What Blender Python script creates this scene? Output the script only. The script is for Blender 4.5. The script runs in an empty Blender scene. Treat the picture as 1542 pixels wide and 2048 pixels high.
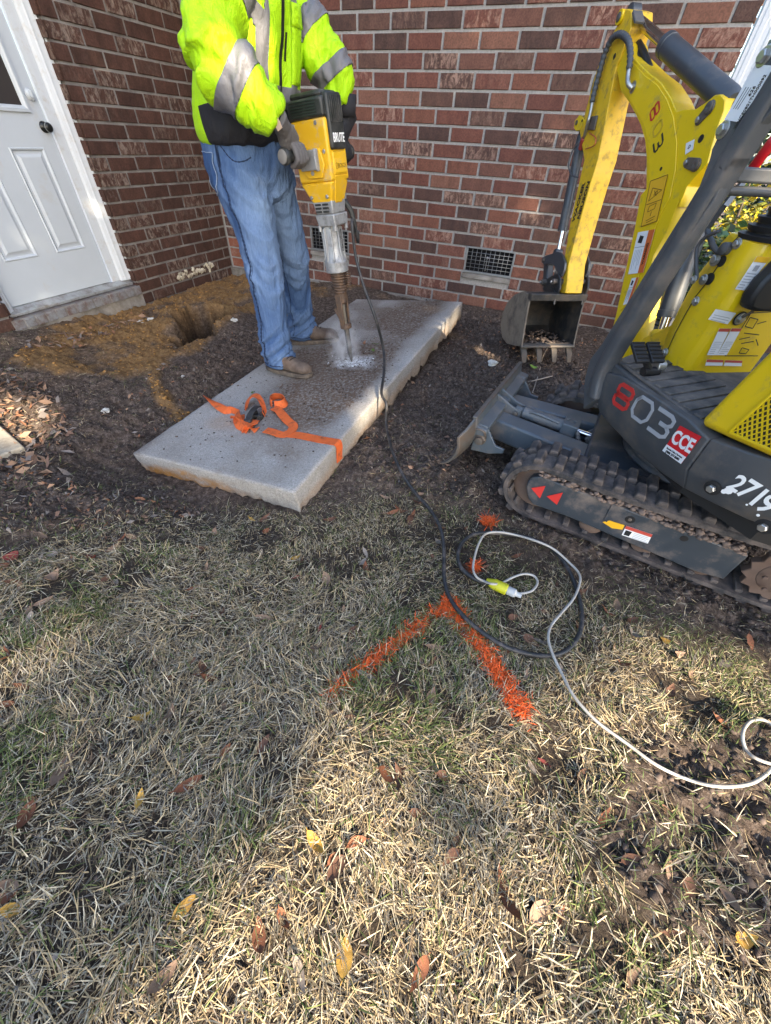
import bpy, bmesh, math, random
import numpy as np
from mathutils import Vector, Matrix, Euler
from mathutils.bvhtree import BVHTree

SC = bpy.context.scene
COL = SC.collection
rnd = random.Random(7)
R = math.radians

# ------------------------------------------------------------------ camera
CAM_POS = (3.652, -4.124, 1.176)
CAM_ROT = (0.80048, -0.04232, 0.40339)
cam_d = bpy.data.cameras.new('camera')
cam_d.sensor_fit = 'VERTICAL'
cam_d.sensor_height = 36.0
cam_d.lens = 13.5135
cam_d.clip_start = 0.02
cam_d.clip_end = 600
cam = bpy.data.objects.new('camera', cam_d)
cam.location = CAM_POS
cam.rotation_euler = CAM_ROT
COL.objects.link(cam)
SC.camera = cam

# ------------------------------------------------------------------ light
SUN_EL = 31.0
SUN_DIR = Vector((0.74, -0.67, 0.0)).normalized() * math.cos(R(SUN_EL)) + Vector((0, 0, math.sin(R(SUN_EL))))   # towards the sun
world = bpy.data.worlds.new('World')
SC.world = world
world.use_nodes = True
wn = world.node_tree
bg = wn.nodes['Background']
sky = wn.nodes.new('ShaderNodeTexSky')
sky.sky_type = 'NISHITA'
sky.sun_disc = False
sky.sun_elevation = R(SUN_EL)
sky.sun_rotation = math.atan2(SUN_DIR.x, SUN_DIR.y)
sky.air_density = 1.0
sky.dust_density = 1.5
sky.ozone_density = 1.0
wn.links.new(sky.outputs['Color'], bg.inputs['Color'])
bg.inputs['Strength'].default_value = 0.15
sun_d = bpy.data.lights.new('sun', 'SUN')
sun_d.energy = 5.0
sun_d.angle = R(0.35)
sun_d.color = (1.0, 0.84, 0.62)
sun = bpy.data.objects.new('sun', sun_d)
sun.rotation_euler = SUN_DIR.to_track_quat('Z', 'Y').to_euler()
sun.location = (8, -8, 9)
COL.objects.link(sun)
SC.view_settings.view_transform = 'Standard'
SC.view_settings.look = 'None'
SC.view_settings.exposure = 2.15
SC.view_settings.gamma = 1.0
SC.view_settings.use_curve_mapping = False
SC.cycles.max_bounces = 6
SC.cycles.diffuse_bounces = 3
SC.cycles.glossy_bounces = 3
SC.cycles.transparent_max_bounces = 8
SC.cycles.volume_bounces = 1
SC.cycles.use_denoising = True
# ------------------------------------------------------------------ helpers: survey
FPX = 768.766
CP = np.array(CAM_POS)
_M = np.array(Euler(CAM_ROT).to_matrix())
def ray(px, py):
    return _M @ np.array([(px - 771) / FPX, -(py - 1024) / FPX, -1.0])
def hit(px, py, P, n):
    """where the sight line through a survey pixel meets the plane (P, n)"""
    d = ray(px, py); n = np.array(n, float)
    return CP + d * ((n @ (np.array(P, float) - CP)) / (n @ d))
def gz(px, py, z=0.0): return hit(px, py, (0, 0, z), (0, 0, 1))
def gy(px, py, y): return hit(px, py, (0, y, 0), (0, 1, 0))
def gx(px, py, x): return hit(px, py, (x, 0, 0), (1, 0, 0))

# ------------------------------------------------------------------ helpers: noise
def _hash(ix, iy, s):
    n = (ix.astype(np.int64) * 374761393 + iy.astype(np.int64) * 668265263 + s * 1442695041) & 0x7fffffff
    n = ((n ^ (n >> 13)) * 1274126177) & 0x7fffffff
    n = (n ^ (n >> 16)) & 0x7fffffff
    return (n % 100003) / 100003.0
def vnoise(x, y, s=0):
    x = np.asarray(x, float); y = np.asarray(y, float)
    ix = np.floor(x); iy = np.floor(y); fx = x - ix; fy = y - iy
    fx = fx * fx * (3 - 2 * fx); fy = fy * fy * (3 - 2 * fy)
    a = _hash(ix, iy, s); b = _hash(ix + 1, iy, s); c = _hash(ix, iy + 1, s); d = _hash(ix + 1, iy + 1, s)
    return a + (b - a) * fx + (c - a) * fy + (a - b - c + d) * fx * fy
def fbm(x, y, o=4, s=0):
    t = 0; a = 0.5; w = 0
    for k in range(o):
        t = t + a * vnoise(x * 2 ** k + 17.3 * k, y * 2 ** k - 9.1 * k, s + k); w += a; a *= 0.5
    return t / w
def sstep(a, b, x):
    t = np.clip((x - a) / (b - a), 0, 1); return t * t * (3 - 2 * t)
def polydist(x, y, poly):
    """signed distance to a polygon, positive inside"""
    x = np.asarray(x, float); y = np.asarray(y, float)
    d = np.full(x.shape, 1e9); inside = np.zeros(x.shape, bool)
    n = len(poly)
    for i in range(n):
        ax, ay = poly[i][:2]; bx, by = poly[(i + 1) % n][:2]
        ex, ey = bx - ax, by - ay
        t = np.clip(((x - ax) * ex + (y - ay) * ey) / (ex * ex + ey * ey + 1e-12), 0, 1)
        d = np.minimum(d, np.hypot(x - ax - t * ex, y - ay - t * ey))
        c = ((ay > y) != (by > y)) & (x < (bx - ax) * (y - ay) / ((by - ay) + 1e-12) + ax)
        inside ^= c
    return np.where(inside, d, -d)
def linedist(x, y, pts):
    d = np.full(np.shape(x), 1e9)
    for (ax, ay), (bx, by) in zip(pts[:-1], pts[1:]):
        ex, ey = bx - ax, by - ay
        t = np.clip(((x - ax) * ex + (y - ay) * ey) / (ex * ex + ey * ey + 1e-12), 0, 1)
        d = np.minimum(d, np.hypot(x - ax - t * ex, y - ay - t * ey))
    return d

# ------------------------------------------------------------------ helpers: objects
def tag(o, label=None, cat=None, group=None, kind=None):
    if label: o['label'] = label
    if cat: o['category'] = cat
    if group: o['group'] = group
    if kind: o['kind'] = kind
    return o
def empty(name, loc, label=None, cat=None, group=None):
    o = bpy.data.objects.new(name, None); COL.objects.link(o)
    o.empty_display_size = 0.1
    o.location = loc
    return tag(o, label, cat, group)
def link(name, me, parent=None, loc=None):
    """links a mesh whose vertices are in world metres (loc None) under its thing or part"""
    o = bpy.data.objects.new(name, me); COL.objects.link(o)
    if parent is not None:
        o.parent = parent
    if loc is not None:
        o.location = loc
    elif parent is not None:
        p = Vector((0, 0, 0)); q = parent
        while q is not None:
            p += q.location; q = q.parent
        o.location = -p
    return o
def V3(p): return Vector((float(p[0]), float(p[1]), float(p[2])))

class MB:
    """collects shapes and links them as ONE mesh object"""
    def __init__(s): s.v = []; s.f = []; s.mi = []
    def add(s, vs, fs, mi=0):
        b = len(s.v)
        s.v += [tuple(float(c) for c in p) for p in vs]
        s.f += [tuple(b + i for i in f) for f in fs]
        s.mi += [mi] * len(fs)
        return s
    def box(s, c, size, rot=None, mi=0):
        hx, hy, hz = size[0] / 2, size[1] / 2, size[2] / 2
        vs = [Vector((x, y, z)) for x in (-hx, hx) for y in (-hy, hy) for z in (-hz, hz)]
        if rot is not None: vs = [rot @ v for v in vs]
        vs = [v + V3(c) for v in vs]
        return s.add(vs, [(0, 1, 3, 2), (4, 6, 7, 5), (0, 4, 5, 1), (2, 3, 7, 6), (0, 2, 6, 4), (1, 5, 7, 3)], mi)
    def bar(s, p, q, w, h, up=(0, 0, 1), mi=0):
        p, q = V3(p), V3(q); d = (q - p); L = d.length; d.normalize()
        u = V3(up); x = d.cross(u)
        if x.length < 1e-5: x = d.cross(Vector((1, 0, 0)))
        x.normalize(); y = x.cross(d)
        vs = []
        for e in (p, q):
            for a, b in ((-1, -1), (1, -1), (1, 1), (-1, 1)):
                vs.append(e + x * a * w / 2 + y * b * h / 2)
        return s.add(vs, [(3, 2, 1, 0), (4, 5, 6, 7), (0, 1, 5, 4), (1, 2, 6, 5), (2, 3, 7, 6), (3, 0, 4, 7)], mi)
    def prism(s, pts, off, mi=0):
        """planar outline of 3-D points extruded by the vector off"""
        n = len(pts); off = V3(off)
        a = [V3(p) for p in pts]; b = [p + off for p in a]
        nrm = Vector((0, 0, 0))
        for i in range(n): nrm += a[i].cross(a[(i + 1) % n])
        flip = nrm.dot(off) > 0
        fs = [tuple(range(n)), tuple(range(2 * n - 1, n - 1, -1))]
        fs += [(i, n + i, n + (i + 1) % n, (i + 1) % n) for i in range(n)]
        if flip: fs = [tuple(reversed(f)) for f in fs]
        return s.add(a + b, fs, mi)
    def rings(s, rings, closed=True, cap=True, mi=0):
        n = len(rings[0]); b = len(s.v); fs = []
        for k in range(len(rings) - 1):
            for i in range(n if closed else n - 1):
                j = (i + 1) % n
                fs.append((k * n + i, k * n + j, (k + 1) * n + j, (k + 1) * n + i))
        if cap and closed:
            fs.append(tuple(reversed(range(n)))); m = (len(rings) - 1) * n
            fs.append(tuple(m + i for i in range(n)))
        return s.add([p for r in rings for p in r], fs, mi)
    def tube(s, path, r, n=8, cap=True, mi=0):
        path = [V3(p) for p in path]; N = len(path)
        rr = r if hasattr(r, '__len__') else [r] * N
        rings = []; x = None
        for i, p in enumerate(path):
            d = (path[min(i + 1, N - 1)] - path[max(i - 1, 0)])
            if d.length < 1e-9: d = Vector((0, 0, 1))
            d.normalize()
            if x is None:
                x = d.cross(Vector((0, 0, 1)))
                if x.length < 1e-3: x = d.cross(Vector((1, 0, 0)))
            x = (x - d * x.dot(d)).normalized(); y = d.cross(x)
            rings.append([p + (x * math.cos(t) + y * math.sin(t)) * rr[i] for t in [2 * math.pi * k / n for k in range(n)]])
        return s.rings(rings, True, cap, mi)
    def cyl(s, p, q, r, n=16, r2=None, mi=0): return s.tube([p, q], [r, r if r2 is None else r2], n, True, mi)
    def lathe(s, p, axis, prof, n=18, mi=0):
        """prof: (distance along axis, radius)"""
        a = V3(axis).normalized(); p = V3(p)
        x = a.cross(Vector((0, 0, 1)))
        if x.length < 1e-3: x = a.cross(Vector((1, 0, 0)))
        x.normalize(); y = a.cross(x)
        return s.rings([[p + a * t + (x * math.cos(w) + y * math.sin(w)) * r for w in [2 * math.pi * k / n for k in range(n)]] for t, r in prof], True, True, mi)
    def ribbon(s, path, ups, w, th=0.002, mi=0):
        path = [V3(p) for p in path]; N = len(path); rings = []
        for i, p in enumerate(path):
            d = (path[min(i + 1, N - 1)] - path[max(i - 1, 0)]).normalized()
            u = V3(ups[i] if isinstance(ups, list) else ups)
            x = d.cross(u).normalized(); y = x.cross(d)
            rings.append([p - x * w / 2 - y * th / 2, p + x * w / 2 - y * th / 2, p + x * w / 2 + y * th / 2, p - x * w / 2 + y * th / 2])
        return s.rings(rings, True, True, mi)
    def mesh(s, name, mats, smooth=False):
        me = bpy.data.meshes.new(name)
        me.from_pydata(s.v, [], s.f)
        for m in (mats if isinstance(mats, (list, tuple)) else [mats]): me.materials.append(m)
        if any(s.mi): me.polygons.foreach_set('material_index', s.mi)
        if smooth: me.polygons.foreach_set('use_smooth', [True] * len(me.polygons))
        me.validate(); me.update()
        return me
    def build(s, name, mats, parent=None, smooth=False, bevel=0, seg=2, loc=None, fix=True):
        me = s.mesh(name, mats, smooth)
        if fix:
            bm = bmesh.new(); bm.from_mesh(me); bmesh.ops.recalc_face_normals(bm, faces=bm.faces); bm.to_mesh(me); bm.free()
        o = link(name, me, parent, loc)
        if bevel:
            b = o.modifiers.new('edge', 'BEVEL'); b.width = bevel; b.segments = seg; b.limit_method = 'ANGLE'; b.angle_limit = R(38)
            b.harden_normals = False
        if bevel or smooth == 'auto':
            me.polygons.foreach_set('use_smooth', [True] * len(me.polygons))
            e = me.attributes.new('sharp_edge', 'BOOLEAN', 'EDGE') if 'sharp_edge' not in me.attributes else me.attributes['sharp_edge']
            bm = bmesh.new(); bm.from_mesh(me)
            sh = [len(ed.link_faces) != 2 or ed.calc_face_angle(0) > R(38) for ed in bm.edges]
            bm.free()
            me.attributes['sharp_edge'].data.foreach_set('value', sh)
        return o

def catmull(pts, n=8):
    P = [V3(p) for p in pts]; out = []
    P = [P[0] * 2 - P[1]] + P + [P[-1] * 2 - P[-2]]
    for i in range(1, len(P) - 2):
        for k in range(n):
            t = k / n
            out.append(0.5 * ((2 * P[i]) + (P[i + 1] - P[i - 1]) * t + (2 * P[i - 1] - 5 * P[i] + 4 * P[i + 1] - P[i + 2]) * t * t + (3 * P[i] - P[i - 1] - 3 * P[i + 1] + P[i + 2]) * t ** 3))
    out.append(P[-2]); return out

def np_mesh(name, verts, faces_flat, counts, mats, attrs=None, colors=None, mi=None, smooth=False):
    """fast mesh from numpy arrays"""
    me = bpy.data.meshes.new(name)
    nv = len(verts); nf = len(counts)
    me.vertices.add(nv); me.vertices.foreach_set('co', np.asarray(verts, np.float32).ravel())
    me.loops.add(len(faces_flat)); me.loops.foreach_set('vertex_index', np.asarray(faces_flat, np.int32))
    me.polygons.add(nf)
    st = np.concatenate([[0], np.cumsum(counts)[:-1]]).astype(np.int32)
    me.polygons.foreach_set('loop_start', st)
    for m in mats: me.materials.append(m)
    if mi is not None: me.polygons.foreach_set('material_index', np.asarray(mi, np.int32))
    me.polygons.foreach_set('use_smooth', np.full(nf, bool(smooth)))
    for k, a in (attrs or {}).items():
        at = me.attributes.new(k, 'FLOAT', 'POINT'); at.data.foreach_set('value', np.asarray(a, np.float32).ravel())
    if colors is not None:
        at = me.attributes.new('tint', 'FLOAT_COLOR', 'POINT')
        c = np.ones((nv, 4), np.float32); c[:, :3] = colors; at.data.foreach_set('color', c.ravel())
    me.update(calc_edges=True)
    return me

_FONT = {}
def text_mesh(body, size, ext=0.0006, bold=0.0, shear=0, spacing=1.0):
    c = bpy.data.curves.new('lettering', 'FONT'); c.body = body; c.size = size; c.extrude = ext; c.offset = bold
    c.align_x = 'CENTER'; c.align_y = 'CENTER'; c.shear = shear; c.space_character = spacing; c.resolution_u = 3
    o = bpy.data.objects.new('lettering', c); COL.objects.link(o)
    dg = bpy.context.evaluated_depsgraph_get()
    me = bpy.data.meshes.new_from_object(o.evaluated_get(dg))
    bpy.data.objects.remove(o); bpy.data.curves.remove(c)
    return me
def put_text(body, size, pos, right, up, mat, parent, name='lettering', bold=0.0, squeeze=1.0, ext=0.0006, spacing=1.0):
    """flat lettering at pos, reading along right, letter tops towards up"""
    me = text_mesh(body, size, ext, bold, 0, spacing)
    x = V3(right).normalized(); u = V3(up); z = x.cross(u).normalized(); y = z.cross(x)
    M = Matrix((x * squeeze, y, z)).transposed().to_4x4(); M.translation = V3(pos)
    me.transform(M); me.materials.clear(); me.materials.append(mat)
    return link(name, me, parent)

# ------------------------------------------------------------------ helpers: materials
def new_mat(name):
    m = bpy.data.materials.new(name); m.use_nodes = True
    nt = m.node_tree; b = nt.nodes['Principled BSDF']
    return m, nt, b
def N(nt, t, **kw):
    n = nt.nodes.new(t)
    for k, v in kw.items():
        if k.startswith('i_'): n.inputs[k[2:].replace('_', ' ')].default_value = v
        else: setattr(n, k, v)
    return n
def ramp(nt, src, stops, mode='LINEAR'):
    r = nt.nodes.new('ShaderNodeValToRGB'); r.color_ramp.interpolation = mode
    e = r.color_ramp.elements
    while len(e) < len(stops): e.new(0.5)
    for x, (p, c) in zip(e, stops):
        x.position = p; x.color = (*c, 1) if len(c) == 3 else c
    nt.links.new(src, r.inputs[0]); return r
def mixc(nt, fac, a, b, mode='MIX'):
    m = nt.nodes.new('ShaderNodeMix'); m.data_type = 'RGBA'; m.blend_type = mode
    for sock, v in ((m.inputs[0], fac), (m.inputs[6], a), (m.inputs[7], b)):
        if hasattr(v, 'is_linked') or isinstance(v, bpy.types.NodeSocket): nt.links.new(v, sock)
        elif isinstance(v, (int, float)): sock.default_value = v
        else: sock.default_value = (*v, 1)
    return m.outputs[2]
def maths(nt, op, a, b=None, clamp=False):
    m = nt.nodes.new('ShaderNodeMath'); m.operation = op; m.use_clamp = clamp
    for s, v in zip(m.inputs, (a, b)):
        if v is None: continue
        if isinstance(v, (int, float)): s.default_value = v
        else: nt.links.new(v, s)
    return m.outputs[0]
def noise(nt, vec, scale, detail=4, rough=0.55, dist=0.0):
    n = nt.nodes.new('ShaderNodeTexNoise'); n.inputs['Scale'].default_value = scale
    n.inputs['Detail'].default_value = detail; n.inputs['Roughness'].default_value = rough; n.inputs['Distortion'].default_value = dist
    if vec is not None: nt.links.new(vec, n.inputs['Vector'])
    return n.outputs['Fac']
def bump(nt, bsdf, h, strength=0.3, dist=0.01):
    b = nt.nodes.new('ShaderNodeBump'); b.inputs['Strength'].default_value = strength; b.inputs['Distance'].default_value = dist
    nt.links.new(h, b.inputs['Height']); nt.links.new(b.outputs[0], bsdf.inputs['Normal'])
def ocoord(nt): return nt.nodes.new('ShaderNodeTexCoord').outputs['Object']
def attr(nt, name):
    a = nt.nodes.new('ShaderNodeAttribute'); a.attribute_name = name; return a
def paint(name, col, rough=0.5, metal=0.0, dirt=None, dirt_amt=0.3, dirt_scale=6, bumpy=0.0, bscale=60, var=0.15, coat=0.0, spec=0.5):
    """a solid finish with slight mottling and, where dirt is given, blotches of soil"""
    m, nt, b = new_mat(name)
    v = ocoord(nt)
    n1 = noise(nt, v, 9, 5)
    c = mixc(nt, n1, tuple(x * (1 - var) for x in col), tuple(min(1, x * (1 + var)) for x in col))
    rsock = maths(nt, 'ADD', maths(nt, 'MULTIPLY', noise(nt, v, 14, 4), 0.25), rough - 0.12)
    if dirt is not None:
        d = ramp(nt, noise(nt, v, dirt_scale, 8, 0.7), [(0.62 - dirt_amt * 0.5, (0, 0, 0)), (0.82 - dirt_amt * 0.3, (1, 1, 1))]).outputs[0]
        c = mixc(nt, d, c, dirt)
        rsock = maths(nt, 'ADD', rsock, maths(nt, 'MULTIPLY', d, 0.3), True)
    nt.links.new(c, b.inputs['Base Color'])
    nt.links.new(rsock, b.inputs['Roughness'])
    b.inputs['Metallic'].default_value = metal
    b.inputs['Coat Weight'].default_value = coat
    b.inputs['Specular IOR Level'].default_value = spec
    if bumpy: bump(nt, b, noise(nt, v, bscale, 5, 0.6), bumpy, 0.004)
    return m
# ------------------------------------------------------------------ ground
SLAB_B = np.array([2.875, -3.155, 0.115]); SLAB_W, SLAB_L, SLAB_T = 0.985, 2.49, 0.122
SLAB_N = np.array([-0.128, -0.051, 0.99]); SLAB_N /= np.linalg.norm(SLAB_N)
SLAB_X = np.array([0.9915, -0.02, 0.127]); SLAB_X -= SLAB_N * (SLAB_X @ SLAB_N); SLAB_X /= np.linalg.norm(SLAB_X)
SLAB_Y = np.cross(SLAB_N, SLAB_X)
def on_slab(px, py, up=0.0): return hit(px, py, SLAB_B + SLAB_N * up, SLAB_N)
def slab_z(x, y): return SLAB_B[2] - (SLAB_N[0] * (x - SLAB_B[0]) + SLAB_N[1] * (y - SLAB_B[1])) / SLAB_N[2]

def pxpoly(pts, z=0.0): return [gz(a, b, z)[:2] for a, b in pts]
SAND_POLY = pxpoly([(215, 600), (290, 560), (400, 520), (470, 505), (520, 520), (520, 610), (470, 640), (420, 668), (395, 690), (340, 700), (300, 738), (240, 748), (130, 752), (40, 735), (60, 700), (110, 660)], -0.03)
SAND_TRAIL = [gz(a, b)[:2] for a, b in [(300, 738), (330, 790), (372, 815)]]
SAND_BACK = [gz(a, b)[:2] for a, b in [(600, 568), (660, 590), (720, 580)]]
HOLE = gz(408, 632, -0.02)[:2]
HOLE_B = gz(385, 655, -0.02)[:2]
MUD_A = pxpoly([(690, 930), (760, 840), (850, 730), (930, 625), (1100, 690), (1190, 760), (1100, 900), (1010, 980), (1010, 1010), (850, 1000), (700, 960)])
MUD_L = pxpoly([(-300, 1010), (-300, 740), (0, 735), (240, 750), (400, 690), (520, 620), (560, 660), (420, 770), (268, 905), (400, 990), (330, 1040), (100, 1075), (-100, 1100)])
MUD_R = pxpoly([(1542, 1420), (1420, 1380), (1300, 1420), (1180, 1500), (1120, 1640), (1180, 1760), (1300, 1850), (1480, 1960), (1700, 2000), (1800, 1500)])
MUD_T = pxpoly([(1010, 1030), (1120, 1110), (1300, 1190), (1542, 1290), (1700, 1330), (1700, 1180), (1400, 1050), (1100, 920)])
LAWN = pxpoly([(-700, 1090), (0, 1075), (300, 1035), (470, 1010), (640, 1010), (800, 975), (960, 1010), (1060, 1080), (1250, 1190), (1542, 1270), (2000, 1400), (2100, 2600), (771, 2900), (-900, 2600)])

def hole_dist(x, y):
    return np.minimum(np.hypot((x - HOLE[0]) * .72, (y - HOLE[1]) * .82), np.hypot(x - HOLE_B[0], y - HOLE_B[1]) * 1.0) + (fbm(x * 14, y * 14, 3, 71) - .5) * .14
def ground_fields(x, y):
    jx = (fbm(x * 5, y * 5, 3, 11) - 0.5) * 0.25; jy = (fbm(x * 5, y * 5, 3, 12) - 0.5) * 0.25
    sand = sstep(-0.05, 0.06, polydist(x + jx, y + jy, SAND_POLY))
    sand = np.maximum(sand, sstep(0.07, 0.02, linedist(x + jx * .5, y + jy * .5, SAND_TRAIL)) * .9)
    sand = np.maximum(sand, sstep(0.14, 0.04, linedist(x + jx, y + jy, SAND_BACK)) * .6)
    sand = sand * (0.25 + 0.75 * sstep(0.32, 0.5, fbm(x * 7 + 3, y * 7, 4, 5)))
    sand = sand * sstep(.10, .20, hole_dist(x, y))
    mud = np.zeros_like(x)
    for p in (MUD_A, MUD_L, MUD_R, MUD_T):
        mud = np.maximum(mud, sstep(-0.06, 0.08, polydist(x + jx, y + jy, p)))
    lawn = sstep(-0.16, 0.30, polydist(x + jx, y + jy, LAWN))
    lawn = lawn * (1 - 0.92 * sstep(0.0, 0.1, polydist(x + jx, y + jy, MUD_R)) * sstep(0.35, 0.6, fbm(x * 3.5, y * 3.5, 3, 44) + 0.12))
    return sand, mud, lawn

def ground_z(x, y):
    x = np.asarray(x, float); y = np.asarray(y, float)
    sand, mud, lawn = ground_fields(x, y)
    near = sstep(3.5, 0.5, np.hypot(x - 2.2, y + 2.0) - 2.5)
    z = (fbm(x * 1.3, y * 1.3, 3, 1) - 0.5) * 0.05
    # soil is scooped out west of the slab, beside the door
    z += -0.07 * sstep(0.55, 0.1, np.abs(x - 1.35) - 0.25) * sstep(-3.4, -2.8, y) * sstep(-0.4, -1.0, y)
    # under the slab it carries the broken edge
    sx, sy = x - SLAB_B[0], y - SLAB_B[1]
    under = sstep(0.10, -0.15, np.abs(sx + 0.5) - 0.42) * sstep(-0.06, 0.25, sy) * sstep(2.62, 2.3, sy)
    tgt = slab_z(x, y) - SLAB_T - 0.012
    z = z * (1 - under) + np.minimum(tgt, 0.12) * under
    # the soil is trodden down along the slab's low front and west edges
    ox = np.maximum(np.maximum(-SLAB_W - sx, sx), 0); oy = np.maximum(-sy, 0); od = np.hypot(ox, oy)
    wl = sstep(.38, .06, od) * sstep(.05, -.25, sx) * sstep(2.3, 1.6, sy) * (1 - under)
    z = z * (1 - wl) + np.minimum(z, tgt - .006) * wl
    # pit in the orange sand with the burrow in its far bank
    d = polydist(x, y, SAND_POLY)
    z += -0.07 * sstep(0.0, 0.3, d)
    hd = np.hypot((x - HOLE[0]) * 0.9, (y - HOLE[1]))
    z += 0.07 * np.exp(-((hd - 0.26) / 0.11) ** 2) * sstep(0.35, 0.05, -d)
    z += -0.50 * sstep(0.19, 0.10, hole_dist(x, y))
    # clods
    c1 = np.abs(fbm(x * 9, y * 9, 3, 21) - 0.5) * 2
    c2 = np.abs(fbm(x * 26, y * 26, 3, 22) - 0.5) * 2
    c3 = fbm(x * 60, y * 60, 2, 23) - 0.5
    amp = 0.25 + 1.05 * mud + 1.0 * sand
    z += near * amp * ((0.5 - c1) * 0.045 + (0.45 - c2) * 0.03 + c3 * 0.012)
    # the tracks press the soil flat
    for sg in (1, -1):
        ta_ = (x - 4.35) * -.992 + (y + 2.40) * .126; tb2 = (x - 4.35) * -.126 + (y + 2.40) * -.992
        w = sstep(.16, .09, np.abs(tb2 - sg * .34)) * sstep(.78, .70, np.abs(ta_))
        z = z * (1 - w) + (np.minimum(z, 0) * .15 - .004) * w
        rim = np.exp(-((np.abs(tb2 - sg * .34) - .17) / .035) ** 2) * sstep(.8, .7, np.abs(ta_)); z -= .012 * rim
    # soil banked against the walls, ledge of earth along the back wall
    z += 0.035 * sstep(-0.45, -0.05, y) * sstep(0.8, 1.6, x) * sstep(4.3, 4.0, x)
    z += 0.05 * sstep(0.35, 0.05, x) * sstep(-2.2, -2.6, y)
    return z

def build_ground():
    fx = np.arange(-0.05, 5.6, 0.0135); fy = np.arange(-5.2, 0.06, 0.0135)
    ox = np.geomspace(0.05, 90, 26)
    xs = np.concatenate([fx[0] - ox[::-1], fx, fx[-1] + ox]); ys = np.concatenate([fy[0] - ox[::-1], fy, fy[-1] + ox])
    X, Y = np.meshgrid(xs, ys)
    Z = ground_z(X.ravel(), Y.ravel())
    far = np.maximum(np.maximum(-0.05 - X, X - 5.55), np.maximum(-5.15 - Y, Y - 0.05)).ravel()
    Z = Z * sstep(3, 0.3, far) - 0.03 * sstep(0, 0.6, np.where((X.ravel() < -0.05) | (Y.ravel() > 0.05), far, 0))
    sand, mud, lawn = ground_fields(X.ravel(), Y.ravel())
    nx, ny = len(xs), len(ys)
    i = np.arange(nx * ny).reshape(ny, nx)
    q = np.stack([i[:-1, :-1], i[:-1, 1:], i[1:, 1:], i[1:, :-1]], -1).reshape(-1, 4)
    pt = paint_field(X.ravel(), Y.ravel())
    me = np_mesh('ground', np.stack([X.ravel(), Y.ravel(), Z], 1), q.ravel(), np.full(len(q), 4), [M_GROUND],
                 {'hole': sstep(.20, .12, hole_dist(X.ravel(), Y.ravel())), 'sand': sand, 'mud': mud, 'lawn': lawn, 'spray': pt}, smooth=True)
    return tag(link('ground', me), kind='structure')

PAINT_L = [gz(a, b)[:2] for a, b in [(905, 1212), (850, 1245), (790, 1290), (720, 1345), (660, 1390)]]
PAINT_R = [gz(a, b)[:2] for a, b in [(895, 1212), (940, 1275), (985, 1340), (1020, 1400), (1045, 1432)]]
PAINT_DOTS = [gz(a, b)[:2] for a, b in [(973, 1048), (948, 1140)]]
def paint_field(x, y):
    j = (fbm(x * 30, y * 30, 3, 81) - 0.5) * 0.05
    a = sstep(0.035, 0.006, linedist(x, y, PAINT_L) + j)
    a = np.maximum(a, sstep(0.042, 0.012, linedist(x, y, PAINT_R) + j))
    for k, p in enumerate(PAINT_DOTS):
        a = np.maximum(a, sstep(0.04, 0.01, np.hypot(x - p[0], y - p[1]) + j) * (1 if k == 0 else .7))
    return a * 0.8

def ground_material():
    m, nt, b = new_mat('soil')
    v = ocoord(nt)
    n1 = noise(nt, v, 4, 6, 0.6); n2 = noise(nt, v, 38, 8, 0.82); n3 = noise(nt, v, 150, 5, 0.8)
    soil = ramp(nt, n2, [(0.36, (0.018, 0.014, 0.012)), (0.5, (0.086, 0.063, 0.050)), (0.66, (0.25, 0.20, 0.168))]).outputs[0]
    soil = mixc(nt, maths(nt, 'MULTIPLY', n1, 0.32), soil, (0.115, 0.088, 0.074))
    thatch = ramp(nt, n3, [(0.35, (0.014, 0.011, 0.009)), (0.55, (0.045, 0.035, 0.025)), (0.78, (0.16, 0.125, 0.08))]).outputs[0]
    c = mixc(nt, maths(nt, 'MULTIPLY', attr(nt, 'lawn').outputs['Fac'], 0.8), soil, thatch)
    sandc = ramp(nt, n2, [(0.25, (0.075, 0.046, 0.022)), (0.5, (0.20, 0.118, 0.052)), (0.78, (0.36, 0.235, 0.115))]).outputs[0]
    c = mixc(nt, attr(nt, 'sand').outputs['Fac'], c, sandc)
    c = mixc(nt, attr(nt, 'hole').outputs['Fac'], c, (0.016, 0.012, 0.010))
    c = mixc(nt, attr(nt, 'spray').outputs['Fac'], c, (0.62, 0.085, 0.006))
    nt.links.new(c, b.inputs['Base Color'])
    b.inputs['Roughness'].default_value = 0.95; b.inputs['Specular IOR Level'].default_value = 0.15
    h = maths(nt, 'ADD', n2, maths(nt, 'MULTIPLY', n3, 0.5))
    bump(nt, b, h, 0.9, 0.018)
    return m
M_GROUND = ground_material()
build_ground()

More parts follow.
